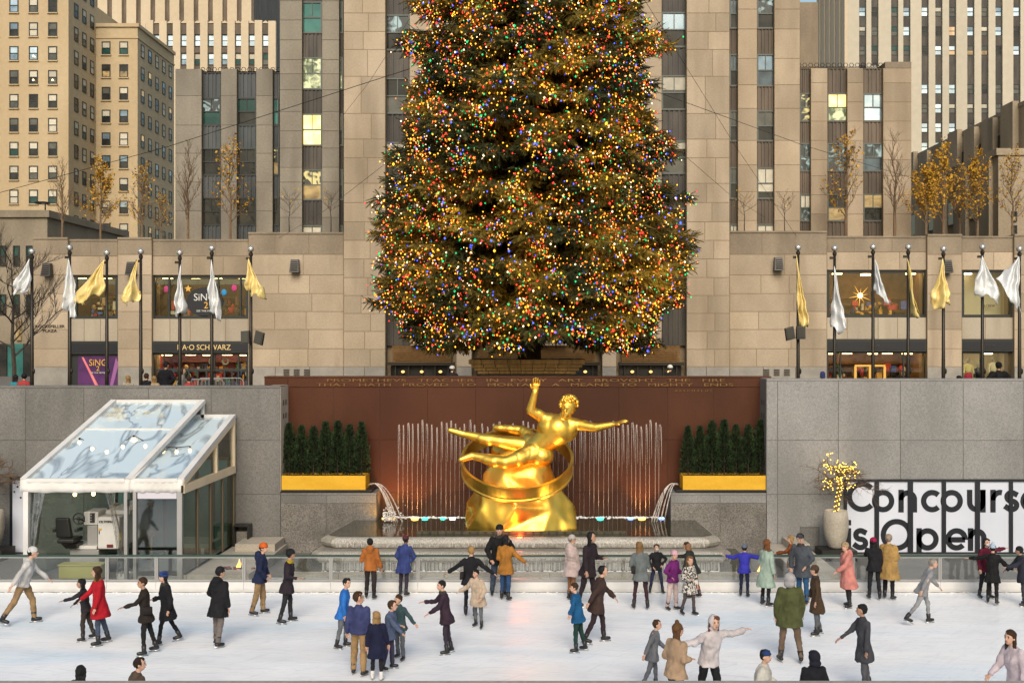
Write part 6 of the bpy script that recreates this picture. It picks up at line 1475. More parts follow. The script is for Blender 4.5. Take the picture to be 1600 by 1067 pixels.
# ---------------------------------------------------------------- figures
from mathutils import noise as mnoise
PENDING = []                                     # (object, extra MB with fingers and features, voxel)
def voxel(o, v, extra=None, smooth=3):
    m_ = o.modifiers.new('fuse', 'REMESH'); m_.mode = 'VOXEL'; m_.voxel_size = v; m_.use_smooth_shade = True
    if smooth: s = o.modifiers.new('soften', 'SMOOTH'); s.iterations = smooth; s.factor = .5
    PENDING.append((o, extra)); return o
def bake_pending():
    bpy.context.view_layer.update(); dg = bpy.context.evaluated_depsgraph_get(); out = []
    for o, ex in PENDING: out.append(bpy.data.meshes.new_from_object(o.evaluated_get(dg)))
    for (o, ex), me in zip(PENDING, out):
        o.modifiers.clear(); mats = list(o.data.materials); old = o.data
        if ex is not None and ex.v:
            n0 = len(me.vertices); co = np.empty(n0 * 3, np.float32); me.vertices.foreach_get('co', co); vs = co.reshape(-1, 3).tolist(); fs = [tuple(p.vertices) for p in me.polygons]
            m2 = bpy.data.meshes.new(old.name); m2.from_pydata(vs + ex.v, [], fs + [tuple(i + n0 for i in f) for f in ex.f])
            for m_ in mats: m2.materials.append(m_)
            m2.polygons.foreach_set('material_index', [0] * len(fs) + ex.m); m2.polygons.foreach_set('use_smooth', [True] * len(m2.polygons)); m2.update(); me = m2
        else:
            me.materials.clear()
            for m_ in mats: me.materials.append(m_)
        nm = o.name.split('.')[0]; amp, fr = {'coat': (.024, 9), 'jacket': (.022, 10), 'trousers': (.016, 13), 'hair': (.014, 30), 'scarf': (.012, 25), 'fur_collar': (.02, 40), 'hood': (.01, 12), 'loincloth': (.022, 4), 'rock': (.05, 1.6)}.get(nm, (0, 0))
        if amp:                                            # folds and creases as real relief
            sd_ = hash_off = len(me.vertices) % 97 * 1.7
            nn = [v.normal.copy() for v in me.vertices]
            for v, n_v in zip(me.vertices, nn):
                p = Vector((v.co.x * fr + sd_, v.co.y * fr, v.co.z * fr * (.45 if nm != 'trousers' else .8)))
                v.co += n_v * amp * (mnoise.noise(p) + .5 * mnoise.noise(p * 2.3))
        me.name = nm; o.data = me
    PENDING.clear()
CL = {}
def cloth(c, rough=.85, bump=.55, sc=14):
    c = tuple(max(.010, x * .72) for x in c); k = tuple(round(x, 3) for x in c) + (rough,)
    if k not in CL: CL[k] = pm('cloth', tuple(x * .8 for x in c), tuple(min(.9, x * 1.2) for x in c), 6, rough=rough, bump=bump, bscale=sc, spec=.2)
    return CL[k]
SKIN = [pm('skin', (.50, .29, .20), (.56, .34, .24), 8, rough=.55), pm('skin tan', (.36, .20, .13), (.42, .24, .16), 8, rough=.55), pm('skin deep', (.14, .075, .05), (.19, .10, .065), 8, rough=.5)]
EYE = pm('eye', (.02, .015, .012), rough=.2); LIP = pm('lip', (.36, .12, .10), rough=.5); BLADE = pm('skate blade', (.6, .6, .6), rough=.25, metal=.9)
BOOT = pm('black skate boot', (.018, .017, .018), rough=.4); BOOTW = pm('white skate boot', (.6, .58, .55), rough=.45)
def hand(core, ex, wrist, d, side, sc=1.0, curl=.5, up=(0, 0, 1)):
    """palm into the fused body, five separate fingers as extra"""
    d = Vector(d).normalized(); u = Vector(up); w = d.cross(u); w = w.normalized() if w.length > .1 else d.cross(Vector((0, 1, 0))).normalized(); nrm = w.cross(d)
    wrist = Vector(wrist); base = wrist + d * .085 * sc
    for s_ in (-1, -.33, .33, 1): core.cap(wrist + w * s_ * .014 * sc, .017 * sc, base + w * s_ * .026 * sc, .013 * sc, 6)
    for k, (s_, L) in enumerate(((-1, .060), (-.33, .076), (.33, .080), (1, .070))):
        p0 = base + w * s_ * .027 * sc - d * .012 * sc; p1 = p0 + d * L * .5 * sc + w * s_ * .004 * sc; c2 = (d * math.cos(curl) - nrm * math.sin(curl)).normalized(); p2 = p1 + c2 * L * .32 * sc; c3 = (d * math.cos(curl * 1.9) - nrm * math.sin(curl * 1.9)).normalized(); p3 = p2 + c3 * L * .26 * sc
        ex.tube([p0, p1, p2, p3], [.0095 * sc, .009 * sc, .008 * sc, .006 * sc], 6)
    t0 = wrist + d * .03 * sc + w * side * .02 * sc; t1 = t0 + (d * .6 + w * side * .8).normalized() * .035 * sc; t2 = t1 + (d * .95 + w * side * .3 - nrm * .2).normalized() * .032 * sc
    ex.tube([t0, t1, t2], [.012 * sc, .0105 * sc, .0075 * sc], 6)
ARMS = {'down': ((.24, .04, -1), (.06, -.2, -1)), 'out': ((.95, -.05, -.30), (1, -.15, -.02)), 'outlow': ((.72, .02, -.72), (.75, -.2, -.55)), 'fwd': ((.12, -.8, -.6), (-.05, -1, -.12)), 'fwdlow': ((.12, -.5, -.85), (.02, -.75, -.6)),
        'pocket': ((.42, .12, -1), (-.30, -.5, -.72)), 'bent': ((.25, .10, -1), (-.25, -1, -.05)), 'back': ((.35, .55, -.8), (.25, .5, -.8)), 'clasp': ((.28, .0, -1), (-.75, -.75, .1)), 'up': ((.75, -.3, .1), (.2, -.6, .75)), 'hip': ((.65, .1, -.8), (-.55, -.25, -.55)), 'wide': ((1, .0, -.12), (1, -.05, .05))}
def person(px, foot, top, yaw, label, coat, legs, head, arms=('down', 'down'), stride=(0, 0), knee=(6, 6), splay=(3, 3), lean=3, skin=0, group='skaters on the ice', boots=None, extra=(), turn=0, plaza=None, child=False, male=False, hands=True, voxs=1.0):
    """coat=(style, colour, hem z, girth); legs=(colour, girth); head=(hair style, hair colour, hat style, hat colour)"""
    if plaza is None: Y = H * F / (foot - CY); z0 = 0.0; k = (foot - top) * Y / F / 1.80
    else: Y, hgt = plaza; z0 = 3.9; k = hgt / 1.80
    x = PX(px, Y)
    T_ = thing('person', label, 'person', (x, Y, z0), group, rz=math.radians(yaw), scale=k)
    HZ = .93; rl = math.radians(lean); rj = random.Random(int(px * 7 + foot)); tw, sl_ = math.radians(rj.uniform(-14, 14)), math.radians(rj.uniform(-3.5, 3.5)); turn = turn + rj.uniform(-28, 28); sd = {1: 0, -1: 1}
    feet = {}; leg = {}
    for s_ in (1, -1):
        i = sd[s_]; p = math.radians(stride[i]); kb = math.radians(knee[i]); sp_ = math.radians(splay[i])
        hp = Vector((s_ * .092, 0, HZ)); d1 = Vector((s_ * math.sin(sp_), -math.sin(p) * math.cos(sp_), -math.cos(p) * math.cos(sp_))); kn = hp + d1 * .43
        d2 = Vector((s_ * math.sin(sp_) * .8, -math.sin(p - kb), -math.cos(p - kb))).normalized(); an = kn + d2 * .42; leg[s_] = [hp, kn, an, d2]
    dz = .125 - min(leg[1][2].z, leg[-1][2].z)
    for s_ in (1, -1): leg[s_] = [v + Vector((0, 0, dz)) for v in leg[s_][:3]] + [leg[s_][3]]
    hip = Vector((0, 0, HZ + dz))
    def tq(p): # lean the trunk forward about the hips
        v = Vector(p); r = v - Vector((0, 0, HZ)); c, s = math.cos(rl), math.sin(rl)
        q_ = Vector((r.x, r.y * c - r.z * s, r.z * c + r.y * s)); f_ = max(0, min(1, r.z / .45)); a_ = tw * f_; q_ = Vector((q_.x * math.cos(a_) - q_.y * math.sin(a_) + q_.z * math.sin(sl_), q_.x * math.sin(a_) + q_.y * math.cos(a_), q_.z)); return q_ + hip
    def lo(mb, secs, n=14):
        b = len(mb.v); mb.loft(secs, n); mb.v[b:] = [tuple(tq(v)) for v in mb.v[b:]]
    sw = .185 if male else .165; hs = 1.12 if child else 1.0
    core, ex = MB(), MB()
    lo(core, [(0, 0, .86, .12, .09), (0, 0, .95, .155, .11), (0, -.005, 1.10, .13, .095), (0, -.01, 1.28, .16, .115), (0, 0, 1.40, .165, .10), (0, .005, 1.46, .10, .075), (0, .005, 1.49, .05, .05)])
    nk0, nk1 = tq((0, .005, 1.46)), tq((0, -.01, 1.56)); core.cap(nk0, .055, nk1, .052)
    hc = tq((0, -.02, 1.665)); R2 = lambda v: Vector((v[0] * math.cos(math.radians(turn)) - v[1] * math.sin(math.radians(turn)), v[0] * math.sin(math.radians(turn)) + v[1] * math.cos(math.radians(turn)), v[2])) * hs
    core.ell(hc + Vector((0, 0, .012)), (.079 * hs, .098 * hs, .108 * hs)); core.ell(hc + R2((0, -.035, -.055)), (.058 * hs, .060 * hs, .066 * hs))
    core.cap(hc + R2((0, -.088, .012)), .012, hc + R2((0, -.112, -.022)), .017, 6)
    for s_ in (1, -1):
        core.ell(hc + R2((s_ * .082, .008, -.012)), (.014, .024, .034), 8, 6); ex.mi = 1; ex.ell(hc + R2((s_ * .032, -.089, .014)), (.013, .009, .008), 7, 5)
        ex.ell(hc + R2((s_ * .033, -.092, .036)), (.021, .007, .005), 6, 4)
    ex.mi = 2; ex.ell(hc + R2((0, -.098, -.057)), (.026, .009, .009), 8, 5); ex.mi = 0
    coatc = MB(); style, cc, hem, girth = coat; g = girth
    arm = {}
    for s_ in (1, -1):
        u, f = [tuple(c_ + rj.uniform(-.13, .13) for c_ in v_) for v_ in ARMS[arms[sd[s_]]]]; sh = tq((s_ * sw, 0, 1.415)); el = sh + Vector((u[0] * s_, u[1], u[2])).normalized() * .285; fd = Vector((f[0] * s_, f[1], f[2])).normalized(); wr = el + fd * .255
        core.cap(sh, .05, el, .04); core.cap(el, .04, wr, .028)
        hand(core, ex, wr, fd, -s_ if arms[sd[s_]] != 'out' else 1, 1.05, .45)
        coatc.cap(sh, .062 + g * .5, el, .050 + g * .55); coatc.cap(el, .050 + g * .55, el + fd * .235, .040 + g * .55)
    b = T_
    ob = core.build('body', [SKIN[skin], EYE, LIP], None, origin=(0, 0, 0)); ob.parent = b; ob.location = (0, 0, 0); voxel(ob, .0135 * voxs, ex, 2)
    # coat
    hw = .02 if hem > .8 else .045 + (.85 - hem) * .10
    secs = [(0, .0, hem, .165 + g + hw, .125 + g + hw)]
    if hem < .8: secs.append((0, .0, (hem + .95) / 2, .165 + g + hw * .6, .125 + g + hw * .6))
    secs += [(0, .0, .95, .165 + g, .12 + g), (0, -.005, 1.10, .145 + g * .9, .105 + g * .9), (0, -.01, 1.28, .17 + g, .122 + g), (0, 0, 1.40, sw + .035 + g * .5, .105 + g * .7), (0, .005, 1.455, .12 + g * .3, .085 + g * .4), (0, .005, 1.50, .075, .07), (0, 0, 1.53, .07, .066)]
    lo(coatc, secs, 16)
    if style == 'puffer':
        for zz in np.arange(hem + .08, 1.36, .095):
            gr = .165 + g + (hw * (1 - (zz - hem) / .5) if zz < .9 else 0) + .018; lo(coatc, [(0, -.004, zz - .03, gr - .02, gr * .72 - .02), (0, -.004, zz, gr, gr * .74), (0, -.004, zz + .03, gr - .02, gr * .72 - .02)], 16)
    if 'hood' in extra: coatc.ell(tq((0, .09, 1.50)), (.13, .09, .09)); coatc.ell(tq((0, .12, 1.43)), (.10, .06, .10))
    oc = coatc.build('coat' if hem < .8 else 'jacket', cloth(cc) if style != 'plaid' else M['plaid'], None, origin=(0, 0, 0)); oc.parent = b; oc.location = (0, 0, 0); voxel(oc, .021 * voxs, None, 2)
    # trousers
    lc, lg = legs; tr = MB()
    for s_ in (1, -1):
        hp, kn, an, d2 = leg[s_]; tr.cap(hp, .088 + lg * .5, kn, .060 + lg); tr.cap(kn, .060 + lg, an - d2 * .02, .044 + lg)
    tr.loft([(0, 0, hip.z - .09, .13, .10), (0, 0, hip.z + .02, .165, .115), (0, 0, hip.z + .12, .15, .105)], 14)
    ot = tr.build('trousers', cloth(lc), None, origin=(0, 0, 0)); ot.parent = b; ot.location = (0, 0, 0); voxel(ot, .019 * voxs, None, 2)
    # skates
    for s_ in (1, -1):
        hp, kn, an, d2 = leg[s_]; n2 = Vector((d2.x, 0, 0)); pitch = math.atan2(-d2.y, -d2.z); pitch = max(-.6, min(.6, pitch * .6))
        fw = Vector((s_ * .22, -math.cos(pitch), math.sin(pitch) if False else 0)).normalized(); fwd_ = Vector((fw.x, fw.y, -math.sin(max(0, -pitch)) * .8)).normalized()
        sk = MB(); heel = an + Vector((0, .0, -.045)) - fwd_ * .05; toe = heel + fwd_ * .20; up_ = Vector((0, 0, 1))
        if plaza is None:
            sk.tube([an - d2 * .13, an - d2 * .04, an, heel + fwd_ * .045 + up_ * .005], [.058 + lg * .35, .054, .050, .048], 10); sk.tube([heel - fwd_ * .015, heel + fwd_ * .05, heel + fwd_ * .13, toe, toe + fwd_ * .015], [.036, .045, .043, .036, .02], 10)
            sk.mi = 1; side_ = fwd_.cross(up_).normalized() * .005; a_, c_ = heel - fwd_ * .05 - up_ * .076, toe + fwd_ * .03 - up_ * .076
            for p0, p1, h_ in ((a_, c_, .020), (a_ + fwd_ * .05 + up_ * .02, a_ + fwd_ * .085 + up_ * .02, .03), (c_ - fwd_ * .09 + up_ * .02, c_ - fwd_ * .055 + up_ * .02, .03)):
                sk.add([tuple(p0 - side_), tuple(p0 + side_), tuple(p1 + side_), tuple(p1 - side_), tuple(p0 - side_ + up_ * h_), tuple(p0 + side_ + up_ * h_), tuple(p1 + side_ + up_ * h_), tuple(p1 - side_ + up_ * h_)], [(0, 3, 2, 1), (4, 5, 6, 7), (0, 1, 5, 4), (1, 2, 6, 5), (2, 3, 7, 6), (3, 0, 4, 7)])
        else:
            sk.tube([an - d2 * .06, an, heel + fwd_ * .045], [.05, .048, .045], 8); sk.tube([heel - fwd_ * .02, heel + fwd_ * .08, toe + fwd_ * .02], [.045, .05, .025], 8)
        os_ = sk.build('skate' if plaza is None else 'shoe', [boots or BOOT, BLADE], None, True, origin=(0, 0, 0)); os_.parent = b; os_.location = (0, 0, 0)
    # hair and hats
    hst, hcol, hat, hatc = head; dn = (hc - nk1).normalized()
    if hst:
        hm = MB(); hm.ell(hc + R2((0, .028, .028)), (.096 * hs, .097 * hs, .110 * hs)); hm.ell(hc + R2((.02, .0, .075)), (.075 * hs, .085 * hs, .058 * hs))
        if hst in ('long', 'bob'):
            Lz = .30 if hst == 'long' else .15
            for s_ in (-1, -.5, 0, .5, 1): hm.cap(hc + R2((s_ * .06, .05 - .03 * abs(s_), 0)), .045, hc + R2((s_ * .085, .09 - .05 * abs(s_), -Lz)), .024)
        if hst == 'tail': hm.cap(hc + R2((0, .10, .03)), .04, hc + R2((0, .16, -.20)), .02)
        oh = hm.build('hair', cloth(hcol, .6, .9, 40), None, origin=(0, 0, 0)); oh.parent = b; oh.location = (0, 0, 0); voxel(oh, .014 * voxs, None, 1)
    if hat:
        ht = MB()
        if hat in ('beanie', 'pompom', 'ribbed'):
            ht.ell(hc + R2((0, .012, .062)), (.096 * hs, .112 * hs, .088 * hs)); ht.loft([tuple(hc + R2((0, .012, .018))) + (.100 * hs, .116 * hs), tuple(hc + R2((0, .012, .058))) + (.102 * hs, .118 * hs)], 16)
            if hat == 'pompom': ht.ell(hc + R2((0, .02, .165)), (.045,) * 3, 10, 7)
        elif hat == 'cap':
            ht.ell(hc + R2((0, .005, .058)), (.092 * hs, .108 * hs, .072 * hs)); ht.loft([tuple(hc + R2((0, -.125, .040))) + (.07, .075), tuple(hc + R2((0, -.125, .052))) + (.07, .075)], 14)
        elif hat == 'hood':
            ht.ell(hc + R2((0, .04, .012)), (.115 * hs, .115 * hs, .135 * hs)); ht.ell(hc + R2((0, .07, -.10)), (.12, .09, .08))
        elif hat == 'helmet':
            ht.ell(hc + R2((0, .012, .055)), (.115, .135, .10)); ht.loft([tuple(hc + R2((0, .0, .035))) + (.13, .155), tuple(hc + R2((0, .0, .048))) + (.125, .15)], 18)
        elif hat == 'furhood':
            ht.ell(hc + R2((0, .05, -.01)), (.115, .11, .13)); ht.ell(hc + R2((0, .08, -.10)), (.13, .09, .08))
        oht = ht.build('hat' if hat not in ('hood', 'furhood', 'helmet') else ('helmet' if hat == 'helmet' else 'hood'), cloth(hatc), None, origin=(0, 0, 0)); oht.parent = b; oht.location = (0, 0, 0); voxel(oht, .015 * voxs, None, 1)
    if 'scarf' in extra or 'yellowscarf' in extra or 'fur' in extra:
        sc_ = MB(); sc_.loft([tuple(tq((0, -.005, 1.44))) + (.115, .10), tuple(tq((0, -.005, 1.50))) + (.105, .095), tuple(tq((0, -.005, 1.53))) + (.09, .085)], 16)
        col_ = (.55, .40, .03) if 'yellowscarf' in extra else ((.30, .17, .06) if 'fur' in extra else (.06, .05, .05))
        o_ = sc_.build('fur_collar' if 'fur' in extra else 'scarf', cloth(col_, .9, 1.2, 40), None, origin=(0, 0, 0)); o_.parent = b; o_.location = (0, 0, 0); voxel(o_, .018 * voxs, None, 2)
    if 'mask' in extra:
        mk = MB(); mk.ell(hc + R2((0, -.055, -.045)), (.066 * hs, .058 * hs, .05 * hs)); o_ = mk.build('face_mask', cloth((.7, .72, .74)), None, True, origin=(0, 0, 0)); o_.parent = b; o_.location = (0, 0, 0)
    if 'bag' in extra:
        bg_ = MB(); bg_.loft([tuple(tq((.20, .06, .95))) + (.06, .11), tuple(tq((.20, .06, 1.12))) + (.06, .11)], 10); o_ = bg_.build('shoulder_bag', cloth((.03, .025, .025)), None, True, origin=(0, 0, 0)); o_.parent = b; o_.location = (0, 0, 0)
    return T_
BK, NV, GY, DG = (.016, .016, .019), (.018, .026, .07), (.14, .15, .16), (.045, .05, .055)
DJ, BJ, KH, BR = (.06, .08, .12), (.03, .08, .19), (.34, .22, .11), (.13, .06, .03)
hdk, hbr, hbl, hgr = (.012, .009, .008), (.06, .03, .015), (.38, .23, .09), (.30, .26, .22)
M['plaid'] = pm('black and white plaid wool', (.03, .03, .03), (.55, .50, .44), 26, rough=.9, lo=.48, hi=.52)
pp = person
pp(36, 975, 852, 100, 'skater in a white top and white hat with khaki trousers at the far left', ('jacket', (.62, .60, .58), .88, .02), (KH, .012), ('short', hdk, 'beanie', (.75, .74, .72)), ('fwdlow', 'back'), (24, -22), (20, 12), (4, 6), 16, 0)
pp(134, 1000, 905, -80, 'small child in dark clothes reaching one arm forward beside the red coat', ('jacket', (.035, .03, .035), .82, .02), ((.05, .04, .035), .012), ('bob', hdk, None, None), ('fwd', 'fwdlow'), (8, -10), (10, 8), (5, 5), 8, 1, child=True)
pp(156, 1007, 886, -70, 'woman in a bright red long coat with brown fur collar and blue jeans', ('coat', (.50, .012, .025), .60, .03), (DJ, .004), ('long', hbr, None, None), ('down', 'fwdlow'), (6, -8), (8, 8), (4, 4), 4, 0, extra=('fur',))
pp(228, 1022, 903, -75, 'slim skater in dark brown with both arms held out for balance', ('jacket', (.03, .022, .018), .74, .012), ((.02, .018, .02), .0), ('short', hbr, None, None), ('fwd', 'outlow'), (6, -12), (8, 6), (5, 5), 5, 1, extra=('bag',))
pp(261, 1006, 893, -60, 'skater in a black knee coat and blue knit hat with legs crossed', ('coat', BK, .62, .03), (BK, .0), ('long', hdk, 'beanie', (.03, .07, .26)), ('down', 'bent'), (20, -16), (12, 14), (-3, 2), 5, 0, extra=('scarf',))
pp(341, 1009, 888, 150, 'skater in a flared black coat and patterned grey trousers seen from behind', ('coat', BK, .66, .04), ((.20, .17, .16), .014), ('short', hdk, 'beanie', BK), ('pocket', 'down'), (8, -6), (6, 8), (4, 4), 4, 0, extra=('hood',))
pp(406, 960, 850, 95, 'skater in a navy jacket, khaki trousers and orange cap', ('jacket', NV, .80, .03), (KH, .018), ('short', hbr, 'beanie', (.65, .12, .02)), ('pocket', 'pocket'), (8, -8), (8, 8), (3, 3), 6, 0, male=True, extra=('hood',))
pp(449, 973, 860, 100, 'thin skater in black wearing a yellow scarf', ('jacket', (.03, .022, .03), .72, .015), ((.03, .028, .032), .004), ('short', hdk, 'beanie', BK), ('down', 'bent'), (8, -8), (6, 8), (3, 3), 5, 1, extra=('yellowscarf',))
pp(536, 1012, 905, 85, 'skater in a bright blue jacket and pale grey leggings gliding alone', ('jacket', (.03, .17, .55), .74, .022), ((.17, .18, .19), .004), ('short', hdk, None, None), ('down', 'down'), (6, -6), (8, 6), (3, 3), 6, 0)
pp(579, 935, 843, 170, 'skater in an orange brown jacket and black trousers by the fence, seen from behind', ('jacket', (.42, .14, .03), .82, .04), ((.03, .022, .02), .016), ('short', hdk, None, None), ('bent', 'down'), (5, -5), (6, 6), (4, 4), 4, 1, male=True, extra=('hood',))
pp(631, 930, 838, 160, 'skater in a blue and dark jacket with grey skirted coat by the fence', ('coat', (.04, .06, .20), .66, .03), ((.04, .03, .045), .004), ('short', hdk, 'beanie', (.12, .03, .04)), ('pocket', 'hip'), (5, -5), (6, 6), (3, 3), 3, 2)
pp(561, 1054, 928, 165, 'boy in a navy zip jacket and khaki trousers standing with his back turned', ('jacket', (.05, .06, .16), .88, .03), ((.38, .24, .11), .022), ('short', hbr, None, None), ('down', 'down'), (4, -4), (5, 5), (4, 4), 2, 0, turn=-30, male=True, child=True)
pp(589, 1062, 958, 175, 'blond girl in a navy flared coat with back turned beside the boy', ('coat', (.010, .016, .045), .56, .03), ((.02, .018, .022), .0), ('long', hbl, None, None), ('down', 'down'), (3, -3), (4, 4), (3, 3), 2, 0, child=True, boots=BOOTW)
pp(608, 1046, 940, 80, 'small child in a slate jacket with bright blue sleeve and pink mitten', ('jacket', (.10, .13, .22), .80, .03), ((.06, .05, .09), .012), ('short', hbr, None, None), ('bent', 'fwdlow'), (6, -6), (6, 6), (3, 3), 6, 0, child=True)
pp(625, 1030, 930, -30, 'child in a dark teal jacket with a stripy sweater facing the others', ('jacket', (.05, .09, .10), .80, .025), (GY, .01), ('short', hbr, None, None), ('outlow', 'bent'), (8, -5), (8, 6), (5, 5), 4, 0, child=True)
pp(697, 1021, 908, -85, 'young skater in a plum jacket reaching both arms forward alone mid ice', ('jacket', (.045, .025, .04), .72, .022), ((.045, .035, .05), .002), ('short', hdk, None, None), ('fwdlow', 'fwd'), (3, -5), (8, 8), (2, 2), 8, 0, extra=('scarf',))
pp(734, 963, 855, 175, 'blond skater in a short black jacket with arms spread, seen from behind', ('jacket', BK, .80, .025), (BK, .0), ('short', hbl, None, None), ('outlow', 'outlow'), (8, -8), (6, 8), (2, 5), 2, 0, extra=('bag',))
pp(747, 981, 890, -20, 'skater in a boxy cream beige coat drifting behind', ('coat', (.58, .45, .33), .66, .05), (GY, .004), ('short', hdk, None, None), ('pocket', 'outlow'), (6, -8), (8, 6), (3, 4), 5, 0)
pp(779, 931, 821, 15, 'bearded man in a black jacket and black knit cap by the fountain', ('jacket', (.014, .013, .014), .80, .05), (DJ, .02), ('short', hdk, 'beanie', (.012, .011, .012)), ('hip', 'pocket'), (5, -5), (6, 6), (4, 4), 4, 0, male=True, turn=-20, extra=('scarf',))
pp(790, 937, 838, 160, 'woman in a mustard brown coat and jeans in front of the bearded man', ('coat', (.40, .17, .03), .70, .03), (BJ, .004), ('bob', hdk, None, None), ('bent', 'outlow'), (6, -6), (8, 6), (3, 3), 4, 0)
pp(893, 938, 838, 130, 'woman in a pale pink puffy coat seen from the side near the gold statue', ('puffer', (.56, .44, .41), .66, .04), ((.30, .14, .07), .0), ('short', hgr, 'beanie', (.55, .48, .43)), ('down', 'down'), (4, -4), (5, 5), (3, 3), 3, 0, extra=('hood',))
pp(919, 948, 832, 60, 'skater in black with a dark red scarf passing the pink coat', ('jacket', (.03, .02, .025), .72, .03), ((.03, .02, .025), .006), ('long', hdk, None, None), ('bent', 'down'), (10, -10), (8, 8), (3, 3), 6, 1)
pp(933, 1004, 884, 90, 'skater in a dark brown jacket leaning past the blue jacket', ('jacket', (.06, .035, .03), .70, .03), ((.04, .025, .03), .008), ('short', hdk, None, None), ('fwdlow', 'back'), (18, -14), (14, 12), (3, 5), 10, 0)
pp(903, 1018, 912, -100, 'skater in a bright petrol blue jacket and dark green trousers', ('jacket', (.015, .11, .26), .76, .035), ((.018, .05, .04), .008), ('short', hbr, None, None), ('outlow', 'down'), (6, -8), (8, 8), (3, 3), 7, 0)
pp(1001, 951, 848, 178, 'woman in a belted grey jacket and tall boots with long blond brown hair', ('jacket', (.15, .17, .17), .74, .025), ((.05, .025, .03), .0), ('long', (.24, .14, .06), None, None), ('clasp', 'clasp'), (2, -2), (3, 3), (7, 7), 1, 0, extra=('bag',))
pp(1026, 927, 850, 5, 'masked skater in a black top and navy trousers legs apart by the fence', ('jacket', BK, .84, .02), ((.03, .035, .08), .004), ('short', hbr, None, None), ('hip', 'hip'), (4, -4), (8, 8), (10, 10), 6, 0, extra=('mask',))
pp(1051, 953, 862, 40, 'skater in a purple jacket and pink knit hat with pale trousers', ('jacket', (.16, .02, .15), .84, .035), ((.62, .48, .45), .02), ('short', hbr, 'beanie', (.62, .36, .42)), ('bent', 'hip'), (4, -4), (6, 6), (3, 3), 4, 0, child=True)
pp(1077, 961, 870, 35, 'child in a checked black and white coat near the purple jacket', ('plaid', (.5, .4, .35), .66, .03), ((.10, .075, .07), .0), ('bob', (.22, .11, .05), None, None), ('down', 'bent'), (8, -8), (6, 8), (3, 5), 4, 0, child=True)
pp(1083, 934, 847, -120, 'skater in a dark green coat with brown fur hood bending away', ('coat', (.03, .035, .03), .72, .035), ((.30, .10, .09), .008), ('short', hbr, 'furhood', (.28, .15, .08)), ('down', 'fwd'), (6, -8), (10, 8), (3, 3), 16, 0)
pp(1163, 932, 852, 160, 'child in a royal blue jacket and grey hat with arms out', ('jacket', (.045, .045, .42), .80, .035), ((.02, .025, .06), .004), ('short', hdk, 'beanie', (.16, .18, .24)), ('out', 'wide'), (3, -3), (5, 5), (3, 3), 2, 0, child=True)
pp(1197, 946, 844, 130, 'woman in a long mint green coat with long auburn hair', ('coat', (.36, .46, .38), .48, .03), ((.012, .012, .014), .0), ('long', (.20, .075, .025), None, None), ('bent', 'down'), (2, -3), (4, 4), (3, 3), 1, 0)
pp(1254, 943, 835, -40, 'man in a dark grey coat, blue jeans and grey cap near the fence', ('coat', (.075, .085, .10), .68, .035), ((.03, .10, .22), .014), ('short', hdk, 'cap', (.06, .06, .07)), ('pocket', 'down'), (4, -4), (5, 5), (3, 3), 3, 0, male=True, turn=40, extra=('scarf',))
pp(1238, 921, 838, -110, 'woman in a rust brown jacket and light jeans behind the grey coat', ('jacket', (.24, .07, .025), .74, .03), ((.06, .15, .30), .004), ('bob', hbl, None, None), ('fwd', 'down'), (4, -4), (5, 5), (3, 3), 4, 0, extra=('bag',))
pp(1234, 1034, 897, 178, 'man in an olive green parka over a dark shirt with back turned', ('jacket', (.085, .095, .035), .70, .055), ((.19, .13, .09), .012), ('short', hbr, 'hood', (.42, .40, .40)), ('down', 'down'), (3, -4), (5, 5), (7, 9), 2, 0, male=True)
pp(1276, 992, 885, -90, 'thin skater in a long dark brown coat and grey trousers gliding sideways', ('coat', (.075, .045, .025), .56, .012), (GY, .004), ('short', hbr, 'beanie', (.10, .06, .04)), ('down', 'down'), (5, -5), (6, 6), (2, 2), 3, 0, extra=('scarf',))
pp(1325, 949, 849, -75, 'skater in a long salmon pink coat with cream hat', ('coat', (.62, .24, .20), .52, .045), ((.03, .028, .03), .01), ('short', hbl, 'beanie', (.50, .36, .22)), ('fwdlow', 'pocket'), (5, -5), (6, 6), (3, 3), 4, 0, extra=('hood',))
pp(1366, 936, 842, 175, 'child in a black jacket and raspberry hat holding on by the sign', ('jacket', BK, .80, .03), ((.018, .018, .022), .008), ('long', hdk, 'beanie', (.45, .01, .09)), ('fwd', 'down'), (3, -3), (4, 4), (4, 4), 3, 0)
pp(1389, 936, 837, 140, 'adult in a long tan quilted coat and cream hat beside the raspberry hat', ('puffer', (.44, .27, .09), .54, .06), (BK, .008), ('short', hgr, 'beanie', (.42, .32, .22)), ('pocket', 'bent'), (3, -3), (4, 4), (3, 3), 4, 0, extra=('bag',))
pp(1540, 935, 842, 20, 'masked woman in a burgundy jacket holding out an arm behind the black outfit', ('jacket', (.14, .015, .035), .80, .03), (BK, .004), ('bob', hdk, None, None), ('wide', 'down'), (5, -5), (6, 6), (3, 3), 4, 0, extra=('mask',))
pp(1551, 943, 852, 150, 'skater all in black with a pale blue hat, arms spread, near the right edge', ('coat', (.010, .010, .012), .62, .025), ((.012, .012, .014), .008), ('short', hdk, 'pompom', (.45, .55, .66)), ('out', 'outlow'), (6, -10), (6, 10), (4, 4), 5, 0)
pp(1599, 946, 855, -95, 'dark coated skater cut by the right edge reaching toward the black outfit', ('jacket', (.03, .032, .045), .70, .04), ((.06, .06, .07), .008), ('short', hdk, 'beanie', BK), ('fwd', 'fwdlow'), (5, -6), (8, 8), (3, 3), 8, 1)
pp(1019, 1078, 968, 95, 'grey clad skater moving across the lower edge beside the fleece jacket', ('jacket', (.16, .165, .18), .74, .02), ((.14, .145, .16), .004), ('short', hbr, None, None), ('fwdlow', 'back'), (14, -14), (12, 12), (3, 3), 8, 0)
